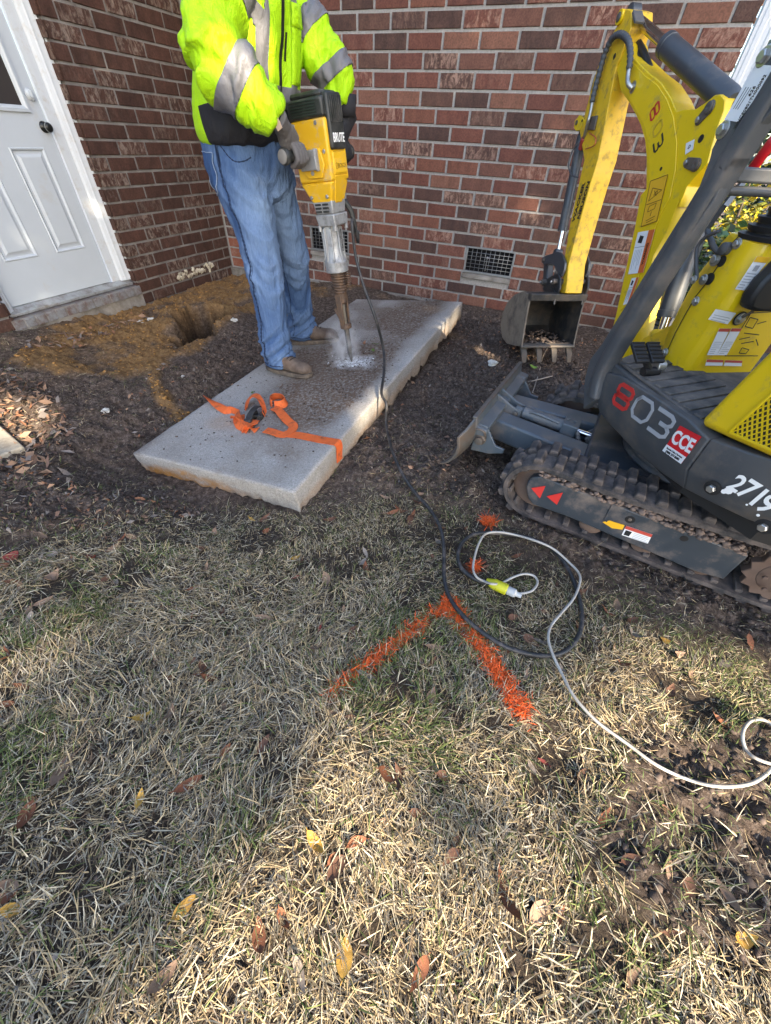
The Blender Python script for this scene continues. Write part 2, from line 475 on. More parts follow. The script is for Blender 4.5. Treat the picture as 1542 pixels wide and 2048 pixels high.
# ------------------------------------------------------------------ brick walls
BW, BH = 0.27, 0.09474           # brick length and course height including the joint
Z_TOP0 = 19.4 * BH               # bed joint 0
JOINT = 0.0165
def brick_material(name, cols, mott, mott_amt, dark=1.0):
    m, nt, b = new_mat(name)
    oi = nt.nodes.new('ShaderNodeObjectInfo'); r = oi.outputs['Random']
    v = ocoord(nt)
    off = nt.nodes.new('ShaderNodeVectorMath'); off.operation = 'ADD'
    cx = nt.nodes.new('ShaderNodeCombineXYZ')
    for k, s in enumerate((91.0, 57.0, 33.0)): nt.links.new(maths(nt, 'MULTIPLY', r, s), cx.inputs[k])
    nt.links.new(v, off.inputs[0]); nt.links.new(cx.outputs[0], off.inputs[1]); v = off.outputs[0]
    st = nt.nodes.new('ShaderNodeMapping'); st.inputs['Scale'].default_value = (1, 1, 0.55); nt.links.new(v, st.inputs[0])
    base = ramp(nt, r, [(i / len(cols), c) for i, c in enumerate(cols)], 'CONSTANT').outputs[0]
    n1 = noise(nt, st.outputs[0], 16, 5, 0.6); n2 = noise(nt, v, 90, 5, 0.7); n4 = noise(nt, st.outputs[0], 30, 6, 0.72, 0.6)
    c = mixc(nt, n1, mixc(nt, 0.55, base, (0, 0, 0)), mixc(nt, 0.35, base, (0.26, 0.12, 0.085)))
    r2 = maths(nt, 'FRACT', maths(nt, 'MULTIPLY', r, 7.31))
    amt = ramp(nt, r2, [(0, (0, 0, 0)), (mott_amt[0], (0.0, 0, 0)), (mott_amt[1], (1, 1, 1))]).outputs[0]
    mk = ramp(nt, n4, [(0.46, (0, 0, 0)), (0.62, (1, 1, 1))]).outputs[0]
    c = mixc(nt, maths(nt, 'MULTIPLY', maths(nt, 'MULTIPLY', mk, amt), 0.75), c, mott)
    sp = ramp(nt, n2, [(0.3, (0.62, 0.62, 0.62)), (0.6, (1.08, 1.05, 1.03))]).outputs[0]
    c = mixc(nt, 1.0, c, sp, 'MULTIPLY')
    nt.links.new(c, b.inputs['Base Color']); b.inputs['Roughness'].default_value = 0.88; b.inputs['Specular IOR Level'].default_value = 0.25
    bump(nt, b, maths(nt, 'ADD', n2, maths(nt, 'MULTIPLY', n1, 1.2)), 0.5, 0.006)
    return m
M_BRICK = brick_material('brick_red', [(0.050, 0.040, 0.040), (0.062, 0.046, 0.044), (0.165, 0.066, 0.052), (0.098, 0.062, 0.053), (0.205, 0.088, 0.062), (0.135, 0.056, 0.048), (0.070, 0.048, 0.046), (0.235, 0.118, 0.085), (0.155, 0.078, 0.062), (0.15, 0.060, 0.048)], (0.42, 0.28, 0.22), (0.62, 1.0))
M_BRICK_SHADED = brick_material('brick_shaded', [(0.013, 0.011, 0.011), (0.030, 0.018, 0.0155), (0.021, 0.0155, 0.014), (0.027, 0.0175, 0.015), (0.015, 0.0125, 0.012), (0.040, 0.023, 0.019)], (0.24, 0.195, 0.165), (0.50, 0.82))  # house brick with shade painted into the colours; pale mottling is its own
def mortar_material():
    m, nt, b = new_mat('mortar'); v = ocoord(nt)
    n = noise(nt, v, 60, 6, 0.7); n2 = noise(nt, v, 5, 4)
    c = ramp(nt, n, [(0.3, (0.20, 0.195, 0.19)), (0.7, (0.38, 0.37, 0.355))]).outputs[0]
    c = mixc(nt, maths(nt, 'MULTIPLY', n2, 0.6), c, (0.20, 0.185, 0.17))
    nt.links.new(c, b.inputs['Base Color']); b.inputs['Roughness'].default_value = 0.95
    bump(nt, b, n, 0.6, 0.006); return m
M_MORTAR = mortar_material()
M_MORTAR_SHADED = paint('shaded_mortar', (0.17, 0.16, 0.15), .95, var=.3, dirt=(.06, .05, .045), dirt_amt=.3, dirt_scale=5, bumpy=.6)  # mortar copy darkened for the side wall's shade, plus dirt blotches
def brick_mesh(name, length, height, depth, axis, mat, seed, bull=0.0):
    """one brick: chamfered block with a slightly uneven face. Local origin at the centre of its face; axis x faces -y, axis y faces +x"""
    rr = random.Random(seed); c = 0.0032
    l, h = length / 2, height / 2
    def jit(a): return (rr.random() - 0.5) * a
    vs = []
    for d, e in ((0.0, c), (c, 0.0), (depth, 0.0)):                  # face, arris, back
        for sx, sz in ((-1, -1), (0, -1), (1, -1), (1, 1), (0, 1), (-1, 1)):
            k = 0.0022 if d < depth else 0
            x = sx * (l - e) + jit(k); z = sz * (h - e) + jit(k)
            vs.append((x, -d + (jit(0.0016) if d == 0 else 0), z))
    fs = [(0, 1, 4, 5), (1, 2, 3, 4)]
    for a in (0, 6):
        fs += [(a + i, a + 6 + i, a + 6 + (i + 1) % 6, a + (i + 1) % 6) for i in range(6)]
    fs = [tuple(reversed(f)) for f in fs]
    if axis == 'x': out = [(x, -d, z) for x, d, z in vs]
    else: out = [(d, x, z) for x, d, z in vs]
    me = bpy.data.meshes.new(name); me.from_pydata(out, [], fs); me.materials.append(mat)
    bm = bmesh.new(); bm.from_mesh(me); bmesh.ops.recalc_face_normals(bm, faces=bm.faces); 
    # face must look outwards
    f = max(bm.faces, key=lambda f: (-f.calc_center_median().y if axis == 'x' else f.calc_center_median().x))
    want = Vector((0, -1, 0)) if axis == 'x' else Vector((1, 0, 0))
    if f.normal.dot(want) < 0: bmesh.ops.reverse_faces(bm, faces=bm.faces)
    bm.to_mesh(me); bm.free(); return me
PROUD = 0.009
_bm_cache = {}
def brick_obj(wall, axis, a0, a1, z, mat, count):
    """a brick covering a0..a1 along the wall in the course whose centre is z"""
    L = a1 - a0 - JOINT
    key = (axis, round(L, 2), mat.name)
    if key not in _bm_cache: _bm_cache[key] = [brick_mesh('brick', round(L, 2) if abs(L - round(L, 2)) > .001 else L, BH - JOINT, PROUD + 0.02, axis, mat, k * 31 + int(L * 1000)) for k in range(4 if abs(L - (BW - JOINT)) < 0.01 else 2)]
    me = rnd.choice(_bm_cache[key])
    o = bpy.data.objects.new('brick', me); COL.objects.link(o); o.parent = wall
    c = (a0 + a1) / 2; pr = PROUD + rnd.uniform(-0.002, 0.002); dz = rnd.uniform(-0.0015, 0.0015)
    o.location = (c, -pr, z + dz) if axis == 'x' else (pr, c, z + dz)
    o.rotation_euler = (0, rnd.uniform(-0.004, 0.004), 0) if axis == 'x' else (rnd.uniform(-0.004, 0.004), 0, 0)
    return o
def course_spans(a0, a1, off, holes, z):
    """brick spans in one course, broken by the joints at off + n and by holes (x0, x1, z0, z1)"""
    cuts = [a0] + [off + k * BW for k in range(-60, 60) if a0 + 0.02 < off + k * BW < a1 - 0.02] + [a1]
    sp = list(zip(cuts[:-1], cuts[1:]))
    for hx0, hx1, hz0, hz1 in holes:
        if not (hz0 < z < hz1): continue
        nx = []
        for s, e in sp:
            if e <= hx0 or s >= hx1: nx.append((s, e))
            else:
                if s < hx0 - 0.03: nx.append((s, hx0 + JOINT * .4))
                if e > hx1 + 0.03: nx.append((hx1 - JOINT * .4, e))
        sp = nx
    return [(s, e) for s, e in sp if e - s > 0.03]

WALL_X1 = 4.20
VENT_Z0, VENT_Z1 = 0.285, 0.52
VENTS = [(1.09, 1.53), (2.722, 3.165)]
back_wall = bpy.data.objects.new('brick_wall', None); COL.objects.link(back_wall)
tag(back_wall, 'long red brick house wall with two low vents, behind the worker and the excavator', 'wall')
def wall_core():
    b = MB(); th = 0.10
    # mortar face with openings for the vents, built of blocks that butt
    xs = [-0.10, VENTS[0][0], VENTS[0][1], VENTS[1][0], VENTS[1][1], WALL_X1 - 0.012]
    b.box(((xs[0] + xs[-1]) / 2, th / 2, (VENT_Z1 + 2.7) / 2), (xs[-1] - xs[0], th, 2.7 - VENT_Z1))
    b.box(((xs[0] + xs[-1]) / 2, th / 2, (VENT_Z0 - 0.5) / 2), (xs[-1] - xs[0], th, VENT_Z0 + 0.5))
    for i in (0, 2, 4):
        b.box(((xs[i] + xs[i + 1]) / 2, th / 2, (VENT_Z0 + VENT_Z1) / 2), (xs[i + 1] - xs[i], th, VENT_Z1 - VENT_Z0))
    return b.build('mortar', M_MORTAR, back_wall)
wall_core()
cand = []
for k in range(-8, 22):
    z = Z_TOP0 - (k + 0.5) * BH
    off = (0.06 if k % 2 == 0 else 0.57) * BW
    for s, e in course_spans(0.016, WALL_X1, off, [(a, c, VENT_Z0 - 0.02, VENT_Z1) for a, c in VENTS], z):
        cand.append((s, e, z))
# the bricks in view become parts, the ones above the picture one joined part
def in_view(s, e, z): return -0.02 < z < 2.02
vis = [c for c in cand if in_view(*c)]
vis.sort(key=lambda c: abs((c[0] + c[1]) / 2 - 2.6) + max(0, c[2] - 1.9) * 4)
single, rest = vis[:315], vis[315:] + [c for c in cand if not in_view(*c)]
for s, e, z in single: brick_obj(back_wall, 'x', s, e, z, M_BRICK, 0)
def joined_bricks(wall, axis, spans, mats):
    b = MB()
    for s, e, z in spans:
        c = (s + e) / 2; L = e - s - JOINT; p = PROUD + rnd.uniform(-.002, .002)
        size = (L, p + 0.02, BH - JOINT) if axis == 'x' else (p + 0.02, L, BH - JOINT)
        cc = (c, -p / 2 + 0.01, z) if axis == 'x' else (p / 2 - 0.01, c, z)
        b.box(cc, size, None, rnd.randrange(len(mats)))
    o = b.build('brick_courses', mats, wall, bevel=0.003, seg=1); o['kind'] = 'stuff'
    return o
def plain_brick(name, col):
    return paint(name, col, 0.88, var=0.4, bumpy=0.4, spec=0.25, dirt=(0.3, 0.2, 0.16), dirt_amt=0.25, dirt_scale=14)
M_BRICK_A = plain_brick('brick_tone_a', (0.14, 0.05, 0.038)); M_BRICK_B = plain_brick('brick_tone_b', (0.07, 0.04, 0.035)); M_BRICK_C = plain_brick('brick_tone_c', (0.19, 0.07, 0.045))
joined_bricks(back_wall, 'x', rest, [M_BRICK_A, M_BRICK_B, M_BRICK_C])

M_CONC = paint('foundation_concrete', (0.24, 0.225, 0.205), 0.95, dirt=(0.09, 0.075, 0.06), dirt_amt=0.45, bumpy=0.6, bscale=40, spec=0.2)
M_GALV = paint('galvanised_steel', (0.26, 0.27, 0.275), 0.45, 0.7, var=0.2)
M_VOID = paint('crawl_space_dark', (0.012, 0.012, 0.014), 0.9, spec=0.1)
# footing ledge along the foot of the wall
b = MB()
b.box((2.1, -0.02, -0.01), (4.2, 0.05, 0.085))
b.build('footing', M_CONC, back_wall, bevel=0.008)
def vent(x0, x1):
    z0, z1 = VENT_Z0 + 0.03, VENT_Z1
    v = MB(); f = 0.016
    v.box(((x0 + x1) / 2, 0.006, z1 - f / 2), (x1 - x0, 0.02, f)); v.box(((x0 + x1) / 2, 0.006, z0 + f / 2), (x1 - x0, 0.02, f))
    for x in (x0 + f / 2, x1 - f / 2): v.box((x, 0.006, (z0 + z1) / 2), (f, 0.02, z1 - z0 - 2 * f))
    o = v.build('vent', M_GALV, back_wall, bevel=0.002)
    g = MB(); nx, nz = 10, 6
    for i in range(1, nx): g.cyl((x0 + f + (x1 - x0 - 2 * f) * i / nx, 0.008, z0 + f), (x0 + f + (x1 - x0 - 2 * f) * i / nx, 0.008, z1 - f), 0.0022, 5)
    for i in range(1, nz): g.cyl((x0 + f, 0.0055, z0 + f + (z1 - z0 - 2 * f) * i / nz), (x1 - f, 0.0055, z0 + f + (z1 - z0 - 2 * f) * i / nz), 0.0022, 5)
    g.build('mesh_screen', M_GALV, o, smooth=True)
    d = MB(); d.box(((x0 + x1) / 2, 0.07, (z0 + z1) / 2), (x1 - x0, 0.04, z1 - z0)); d.build('damper', M_VOID, o)
    l = MB(); xm = (x0 + x1) / 2 - 0.02
    l.cyl((xm, 0.001, z0 + 0.03), (xm, 0.001, z1 - 0.08), 0.003, 6); l.lathe((xm, 0.004, z1 - 0.075), (0, -1, 0), [(0, .011), (0.004, .011), (0.006, .006)], 10)
    l.build('damper_lever', M_GALV, o)
    s = MB(); s.prism([(x0 - 0.005, -0.022, VENT_Z0 - 0.012), (x0 - 0.005, -0.018, VENT_Z0 + 0.02), (x0 - 0.005, 0.012, VENT_Z0 + 0.029), (x0 - 0.005, 0.03, VENT_Z0 - 0.012)], (x1 - x0 + 0.01, 0, 0))
    s.build('vent_sill', M_CONC, o, bevel=0.003)
for x0, x1 in VENTS: vent(x0, x1)

# white downspout at the end of the wall
M_WHITE = paint('white_aluminium', (0.50, 0.53, 0.57), 0.35, 0.0, var=0.05)
b = MB()
prof = [(4.205, -0.012), (4.225, -0.012), (4.229, -0.016), (4.255, -0.016), (4.259, -0.012), (4.285, -0.012), (4.289, -0.016), (4.305, -0.016), (4.309, -0.012), (4.309, 0.055), (4.205, 0.055)]
b.prism([(x, y, -0.05) for x, y in prof], (0, 0, 2.75))
b.build('downspout', M_WHITE, back_wall, bevel=0.004)

# ------------------------------------------------------------------ side wall with the door
JAMB_Y = -1.312; DOOR_X = -0.085; CAS_X = -0.045
side_wall = bpy.data.objects.new('brick_wall', None); COL.objects.link(side_wall)
tag(side_wall, 'brick side wall of the house, shade painted into its colour, holding the white door', 'wall')
LEFT_Y = -2.42
b = MB()
b.box((-0.05, (JAMB_Y + 0.012 + 0.0) / 2, 1.1), (0.10, -(JAMB_Y + 0.012), 3.2))
b.box((-0.05, (LEFT_Y - 0.012 - 5.2) / 2, 1.1), (0.10, 5.2 + LEFT_Y - 0.012, 3.2))
b.build('mortar', M_MORTAR_SHADED, side_wall)
cand = []
for k in range(-8, 22):
    z = Z_TOP0 - (k + 0.5) * BH
    off = -(0.40 if k % 2 else 0.87) * BW
    for s, e in course_spans(JAMB_Y, -0.012, off, [], z): cand.append((s, e, z))
    for s, e in course_spans(-5.0, LEFT_Y, off, [], z): cand.append((s, e, z))
vis = [c for c in cand if (c[0] > -1.4 and -0.02 < c[2] < 2.2) or (c[0] > -3.3 and -0.1 < c[2] < 0.5)]
for s, e, z in vis: brick_obj(side_wall, 'y', s, e, z, M_BRICK_SHADED, 0)
M_BRD_A = plain_brick('shaded_brick_tone_a', (0.055, 0.028, 0.022)); M_BRD_B = plain_brick('shaded_brick_tone_b', (0.08, 0.034, 0.025))  # joined side-wall bricks, tones darkened for the wall's shade
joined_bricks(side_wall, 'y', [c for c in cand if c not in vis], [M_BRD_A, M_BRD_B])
# returns of the bricks into the opening: headers laid on the jamb face
for yj, sgn in ((JAMB_Y, -1), (LEFT_Y, 1)):
    for k in range(-8, 21):
        z = Z_TOP0 - (k + 0.5) * BH
        hb = MB(); hb.box((-0.022, yj + sgn * 0.004, z), (0.05, 0.014, BH - JOINT))
        ho = hb.build('brick', M_BRICK_SHADED, side_wall, bevel=0.004, seg=1)
# door: slab, panels, glazing, casing, threshold, knob
M_DOOR = paint('white_door_paint', (0.42, 0.46, 0.50), 0.38, var=0.04, dirt=(0.40, 0.38, 0.35), dirt_amt=0.06, dirt_scale=5)
M_CASING = paint('white_casing_paint', (0.50, 0.53, 0.56), 0.45, var=0.06, dirt=(0.42, 0.40, 0.37), dirt_amt=0.2, dirt_scale=18)
M_GLASS = paint('dark_glass', (0.035, 0.032, 0.032), 0.06, var=0.1)
M_KNOB = paint('black_knob', (0.02, 0.022, 0.022), 0.3, 0.5)
M_ALU = paint('sill_aluminium', (0.42, 0.44, 0.45), 0.4, 0.6, dirt=(0.2, 0.17, 0.14), dirt_amt=0.4, dirt_scale=12)
M_SILLP = paint('grey_sill_paint', (0.17, 0.18, 0.19), 0.75, dirt=(0.10, 0.055, 0.042), dirt_amt=0.45, dirt_scale=16, bumpy=0.4)
door = bpy.data.objects.new('door', None); COL.objects.link(door); door.parent = side_wall
D_R = gx(222, 563, DOOR_X); D_Y1 = float(gx(222, 563, DOOR_X)[1]); D_Z0 = float(D_R[2]); D_Y0 = LEFT_Y + 0.06
def dq(px, py): p = gx(px, py, DOOR_X); return float(p[1]), float(p[2])
D_TOP = D_Z0 + 2.03
def door_leaf():
    t = 0.04; b = MB(); x = DOOR_X
    pr = [dq(15.4, 294.7), dq(85.5, 294), dq(172.6, 495.7), dq(114.5, 506)]
    py0 = (pr[0][0] + pr[3][0]) / 2; py1 = (pr[1][0] + pr[2][0]) / 2; pz1 = (pr[0][1] + pr[1][1]) / 2; pz0 = (pr[2][1] + pr[3][1]) / 2
    ly1 = (dq(78, 514)[0]); ly0 = ly1 - (py1 - py0)
    gl = dq(61.5, 225.6); gy1, gz0 = gl
    gy0 = D_Y0 + (D_Y1 - gy1); gz1 = D_TOP - 0.16
    holes = [(py0, py1, pz0, pz1), (ly0, ly1, pz0, pz1), (gy0, gy1, gz0, gz1)]
    ys = sorted({D_Y0, D_Y1, py0, py1, ly0, ly1, gy0, gy1}); zs = sorted({D_Z0, D_TOP, pz0, pz1, gz0, gz1})
    for i in range(len(ys) - 1):
        for j in range(len(zs) - 1):
            yc, zc = (ys[i] + ys[i + 1]) / 2, (zs[j] + zs[j + 1]) / 2
            if any(h[0] < yc < h[1] and h[2] < zc < h[3] for h in holes): continue
            b.add([(x, ys[i], zs[j]), (x, ys[i + 1], zs[j]), (x, ys[i + 1], zs[j + 1]), (x, ys[i], zs[j + 1])], [(0, 1, 2, 3)])
    # embossed panels: groove, then a raised field
    def frame(h, steps):
        for (i0, d0), (i1, d1) in zip(steps[:-1], steps[1:]):
            q0 = [(x + d0, h[0] + i0, h[2] + i0), (x + d0, h[1] - i0, h[2] + i0), (x + d0, h[1] - i0, h[3] - i0), (x + d0, h[0] + i0, h[3] - i0)]
            q1 = [(x + d1, h[0] + i1, h[2] + i1), (x + d1, h[1] - i1, h[2] + i1), (x + d1, h[1] - i1, h[3] - i1), (x + d1, h[0] + i1, h[3] - i1)]
            b.add(q0 + q1, [(k, (k + 1) % 4, 4 + (k + 1) % 4, 4 + k) for k in range(4)])
        i1, d1 = steps[-1]
        return [(x + d1, h[0] + i1, h[2] + i1), (x + d1, h[1] - i1, h[2] + i1), (x + d1, h[1] - i1, h[3] - i1), (x + d1, h[0] + i1, h[3] - i1)]
    for h in holes[:2]:
        q = frame(h, [(0, 0), (0.006, 0.006), (0.012, 0.004), (0.020, -0.007), (0.034, -0.006), (0.052, 0.003)])
        b.add(q, [(0, 1, 2, 3)])
    h = holes[2]
    q = frame(h, [(0, 0), (0.002, 0.014), (0.018, 0.016), (0.028, 0.006), (0.034, -0.006)])
    b.add([(x, D_Y0, D_Z0), (x, D_Y1, D_Z0), (x - t, D_Y1, D_Z0), (x - t, D_Y0, D_Z0)], [(0, 1, 2, 3)])
    b.build('door_leaf', M_DOOR, door, fix=True)
    g = MB(); g.add([(x - 0.0065, p[1], p[2]) for p in q] , [(0, 1, 2, 3)]); g.build('window_pane', M_GLASS, door)
door_leaf()
# knob and deadbolt
ky, kz = dq(88, 254)
b = MB(); b.lathe((DOOR_X, ky, kz), (1, 0, 0), [(0, .031), (.006, .031), (.010, .02), (.014, .012), (.03, .012), (.036, .022), (.046, .026), (.056, .024), (.061, .014), (.062, 0.002)], 22)
b.build('knob', M_KNOB, door, smooth=True)
b = MB(); b.lathe((DOOR_X + .043, ky, kz), (1, 0, 0), [(0, .0265), (.008, .0268), (.0085, .0262)], 22); b.build('knob_band', M_GALV, door, smooth=True)
dy, dz = dq(58, 188)
b = MB(); b.lathe((DOOR_X, dy, dz), (1, 0, 0), [(0, .03), (.008, .03), (.013, .022), (.02, .02), (.022, .004)], 16); b.box((DOOR_X + .028, dy, dz), (.012, .012, .036)); b.box((DOOR_X + .012, dy + .012, dz - .016), (.01, .03, .02), Euler((.5, 0, 0)).to_matrix())
b.build('deadbolt', M_DOOR, door, bevel=0.002)
# casing (brick mould), stop, threshold
b = MB()
cp = [(CAS_X - .04, 0.0), (CAS_X, 0.0), (CAS_X, -.008), (CAS_X - .004, -.012), (CAS_X - .002, -.03), (CAS_X - .010, -.036), (CAS_X - .012, -.048), (CAS_X - .018, -.052), (CAS_X - .04, -.055)]
b.prism([(x, JAMB_Y - 0.004 + y * 1.7, D_Z0 - 0.01) for x, y in cp], (0, 0, 2.2))
b.prism([(x, LEFT_Y + 0.004 - y * 1.3, D_Z0 - 0.06) for x, y in cp], (0, 0, 2.25))
b.box((DOOR_X + .0, (D_Y1 + JAMB_Y - .1) / 2 + .006, D_Z0 + 1.05), (.022, abs(JAMB_Y - .1 - D_Y1) - .004, 2.12))
b.build('casing', M_CASING, door, bevel=0.002)
b = MB(); rr = random.Random(3)                     # caulk squeezed along the casing edge
for k in range(90):
    z = D_Z0 + 2.2 * k / 90; b.box((CAS_X + .002 + rr.uniform(0, .008), JAMB_Y + rr.uniform(-.004, .008), z), (.012, rr.uniform(.006, .016), .03), Euler((rr.uniform(-.2, .2), 0, rr.uniform(-.4, .4))).to_matrix())
b.build('caulk_bead', M_CASING, door)
b = MB(); yl, yr = D_Y0 - .05, JAMB_Y - .02
b.prism([(DOOR_X - .05, yl, D_Z0 - .004), (DOOR_X + .012, yl, D_Z0 - .004), (DOOR_X + .03, yl, D_Z0 - .022), (CAS_X + .02, yl, D_Z0 - .03), (CAS_X + .02, yl, D_Z0 - .048), (DOOR_X - .05, yl, D_Z0 - .05)], (0, yr - yl, 0))
b.build('threshold', M_ALU, door, bevel=0.002)
# rowlock brick sill under the threshold
n = 14; yl = LEFT_Y - .02; yr = JAMB_Y + .01; w = (yr - yl) / n
for k in range(n):
    s = MB(); yc = yl + w * (k + .5); j = rnd.uniform(-.003, .003)
    s.prism([(-.08, yc - w * .45, D_Z0 - .052), (.012 + j, yc - w * .45, D_Z0 - .058), (.02 + j, yc - w * .45, D_Z0 - .066), (.02 + j, yc - w * .45, D_Z0 - .125), (-.08, yc - w * .45, D_Z0 - .13)], (0, w * .9, 0))
    s.build('sill_brick', M_SILLP, side_wall, bevel=0.003, seg=1)
s = MB(); s.box((-.035, (yl + yr) / 2, D_Z0 - .095), (.098, yr - yl, .075)); s.box((-.04, (yl + yr) / 2, D_Z0 - .33), (.1, yr - yl, .40)); s.build('sill_mortar', M_CONC, side_wall)
# lumps of old mortar at the foot of the wall beside the corner
b = MB(); rr = random.Random(5)
for k in range(34):
    p = gx(356 + 68 * k / 34 + rr.uniform(-2, 2), 553 - 22 * k / 34 + rr.uniform(-6, 6), 0.0)
    b.box((p[0] + .008, p[1], p[2]), (rr.uniform(.01, .035), rr.uniform(.02, .04), rr.uniform(.02, .05)), Euler((rr.random(), rr.random(), rr.random())).to_matrix())
b.build('mortar_lump', paint('old_mortar', (0.42, 0.38, 0.29), .95, bumpy=.5, dirt=(.15, .1, .06), dirt_amt=.35, dirt_scale=20), side_wall, bevel=0.005)

# eaves added unseen above the picture, to darken both walls and the door
M_SOFFIT = paint('white_soffit', (.62, .62, .61), .6, var=.05)
b = MB(); b.box((1.95, -.27, 2.74), (5.1, .56, .05)); b.box((1.95, -.565, 2.82), (5.1, .03, .22)); b.build('added_eave', M_SOFFIT, back_wall, bevel=.004)
b = MB(); b.box((.26, -2.92, 2.74), (.54, 4.66, .05)); b.box((.545, -2.92, 2.82), (.03, 4.66, .22)); b.build('added_eave', M_SOFFIT, side_wall, bevel=.004)
# ------------------------------------------------------------------ concrete slab
def concrete_material():
    m, nt, b = new_mat('exposed_concrete'); v = ocoord(nt)
    n1 = noise(nt, v, 3, 6, 0.6); n2 = noise(nt, v, 60, 6, 0.7); n3 = noise(nt, v, 130, 5, 0.85)
    c = ramp(nt, n3, [(0.34, (0.15, 0.142, 0.134)), (0.5, (0.34, 0.328, 0.312)), (0.66, (0.48, 0.47, 0.455))]).outputs[0]
    c = mixc(nt, maths(nt, 'MULTIPLY', n1, 0.5), c, (0.29, 0.275, 0.25))
    c = mixc(nt, ramp(nt, noise(nt, v, 1.7, 7, .68), [(.44, (0, 0, 0)), (.66, (.55, .55, .55))]).outputs[0], c, (0.19, 0.165, 0.135))
    vor = nt.nodes.new('ShaderNodeTexVoronoi'); vor.inputs['Scale'].default_value = 190; nt.links.new(v, vor.inputs['Vector'])
    pit = ramp(nt, vor.outputs['Distance'], [(0.08, (0.45, 0.43, 0.40)), (0.28, (1, 1, 1))]).outputs[0]
    c = mixc(nt, 1.0, c, pit, 'MULTIPLY')
    soilc = ramp(nt, n2, [(0.3, (0.05, 0.033, 0.023)), (0.7, (0.145, 0.096, 0.066))]).outputs[0]
    dm = maths(nt, 'MULTIPLY', attr(nt, 'dirt').outputs['Fac'], ramp(nt, n2, [(0.27, (0, 0, 0)), (0.55, (1, 1, 1))]).outputs[0])
    c = mixc(nt, dm, c, soilc)
    c = mixc(nt, maths(nt, 'MULTIPLY', attr(nt, 'sand').outputs['Fac'], ramp(nt, n2, [(0.3, (.3, .3, .3)), (0.5, (1, 1, 1))]).outputs[0]), c, (0.30, 0.15, 0.045))
    c = mixc(nt, maths(nt, 'MULTIPLY', attr(nt, 'dust').outputs['Fac'], ramp(nt, n2, [(0.4, (.15, .15, .15)), (0.6, (1, 1, 1))]).outputs[0]), c, (0.66, 0.68, 0.70))
    nt.links.new(c, b.inputs['Base Color']); b.inputs['Roughness'].default_value = 0.93; b.inputs['Specular IOR Level'].default_value = 0.2
    bump(nt, b, maths(nt, 'ADD', n3, n2), 0.6, 0.006)
    return m
M_SLAB = concrete_material()
def slab_uvw(P):
    d = np.asarray(P) - SLAB_B
    return d @ SLAB_X + SLAB_W, d @ SLAB_Y, d @ SLAB_N          # 0..W across, 0..L along
TIP = on_slab(703, 723)
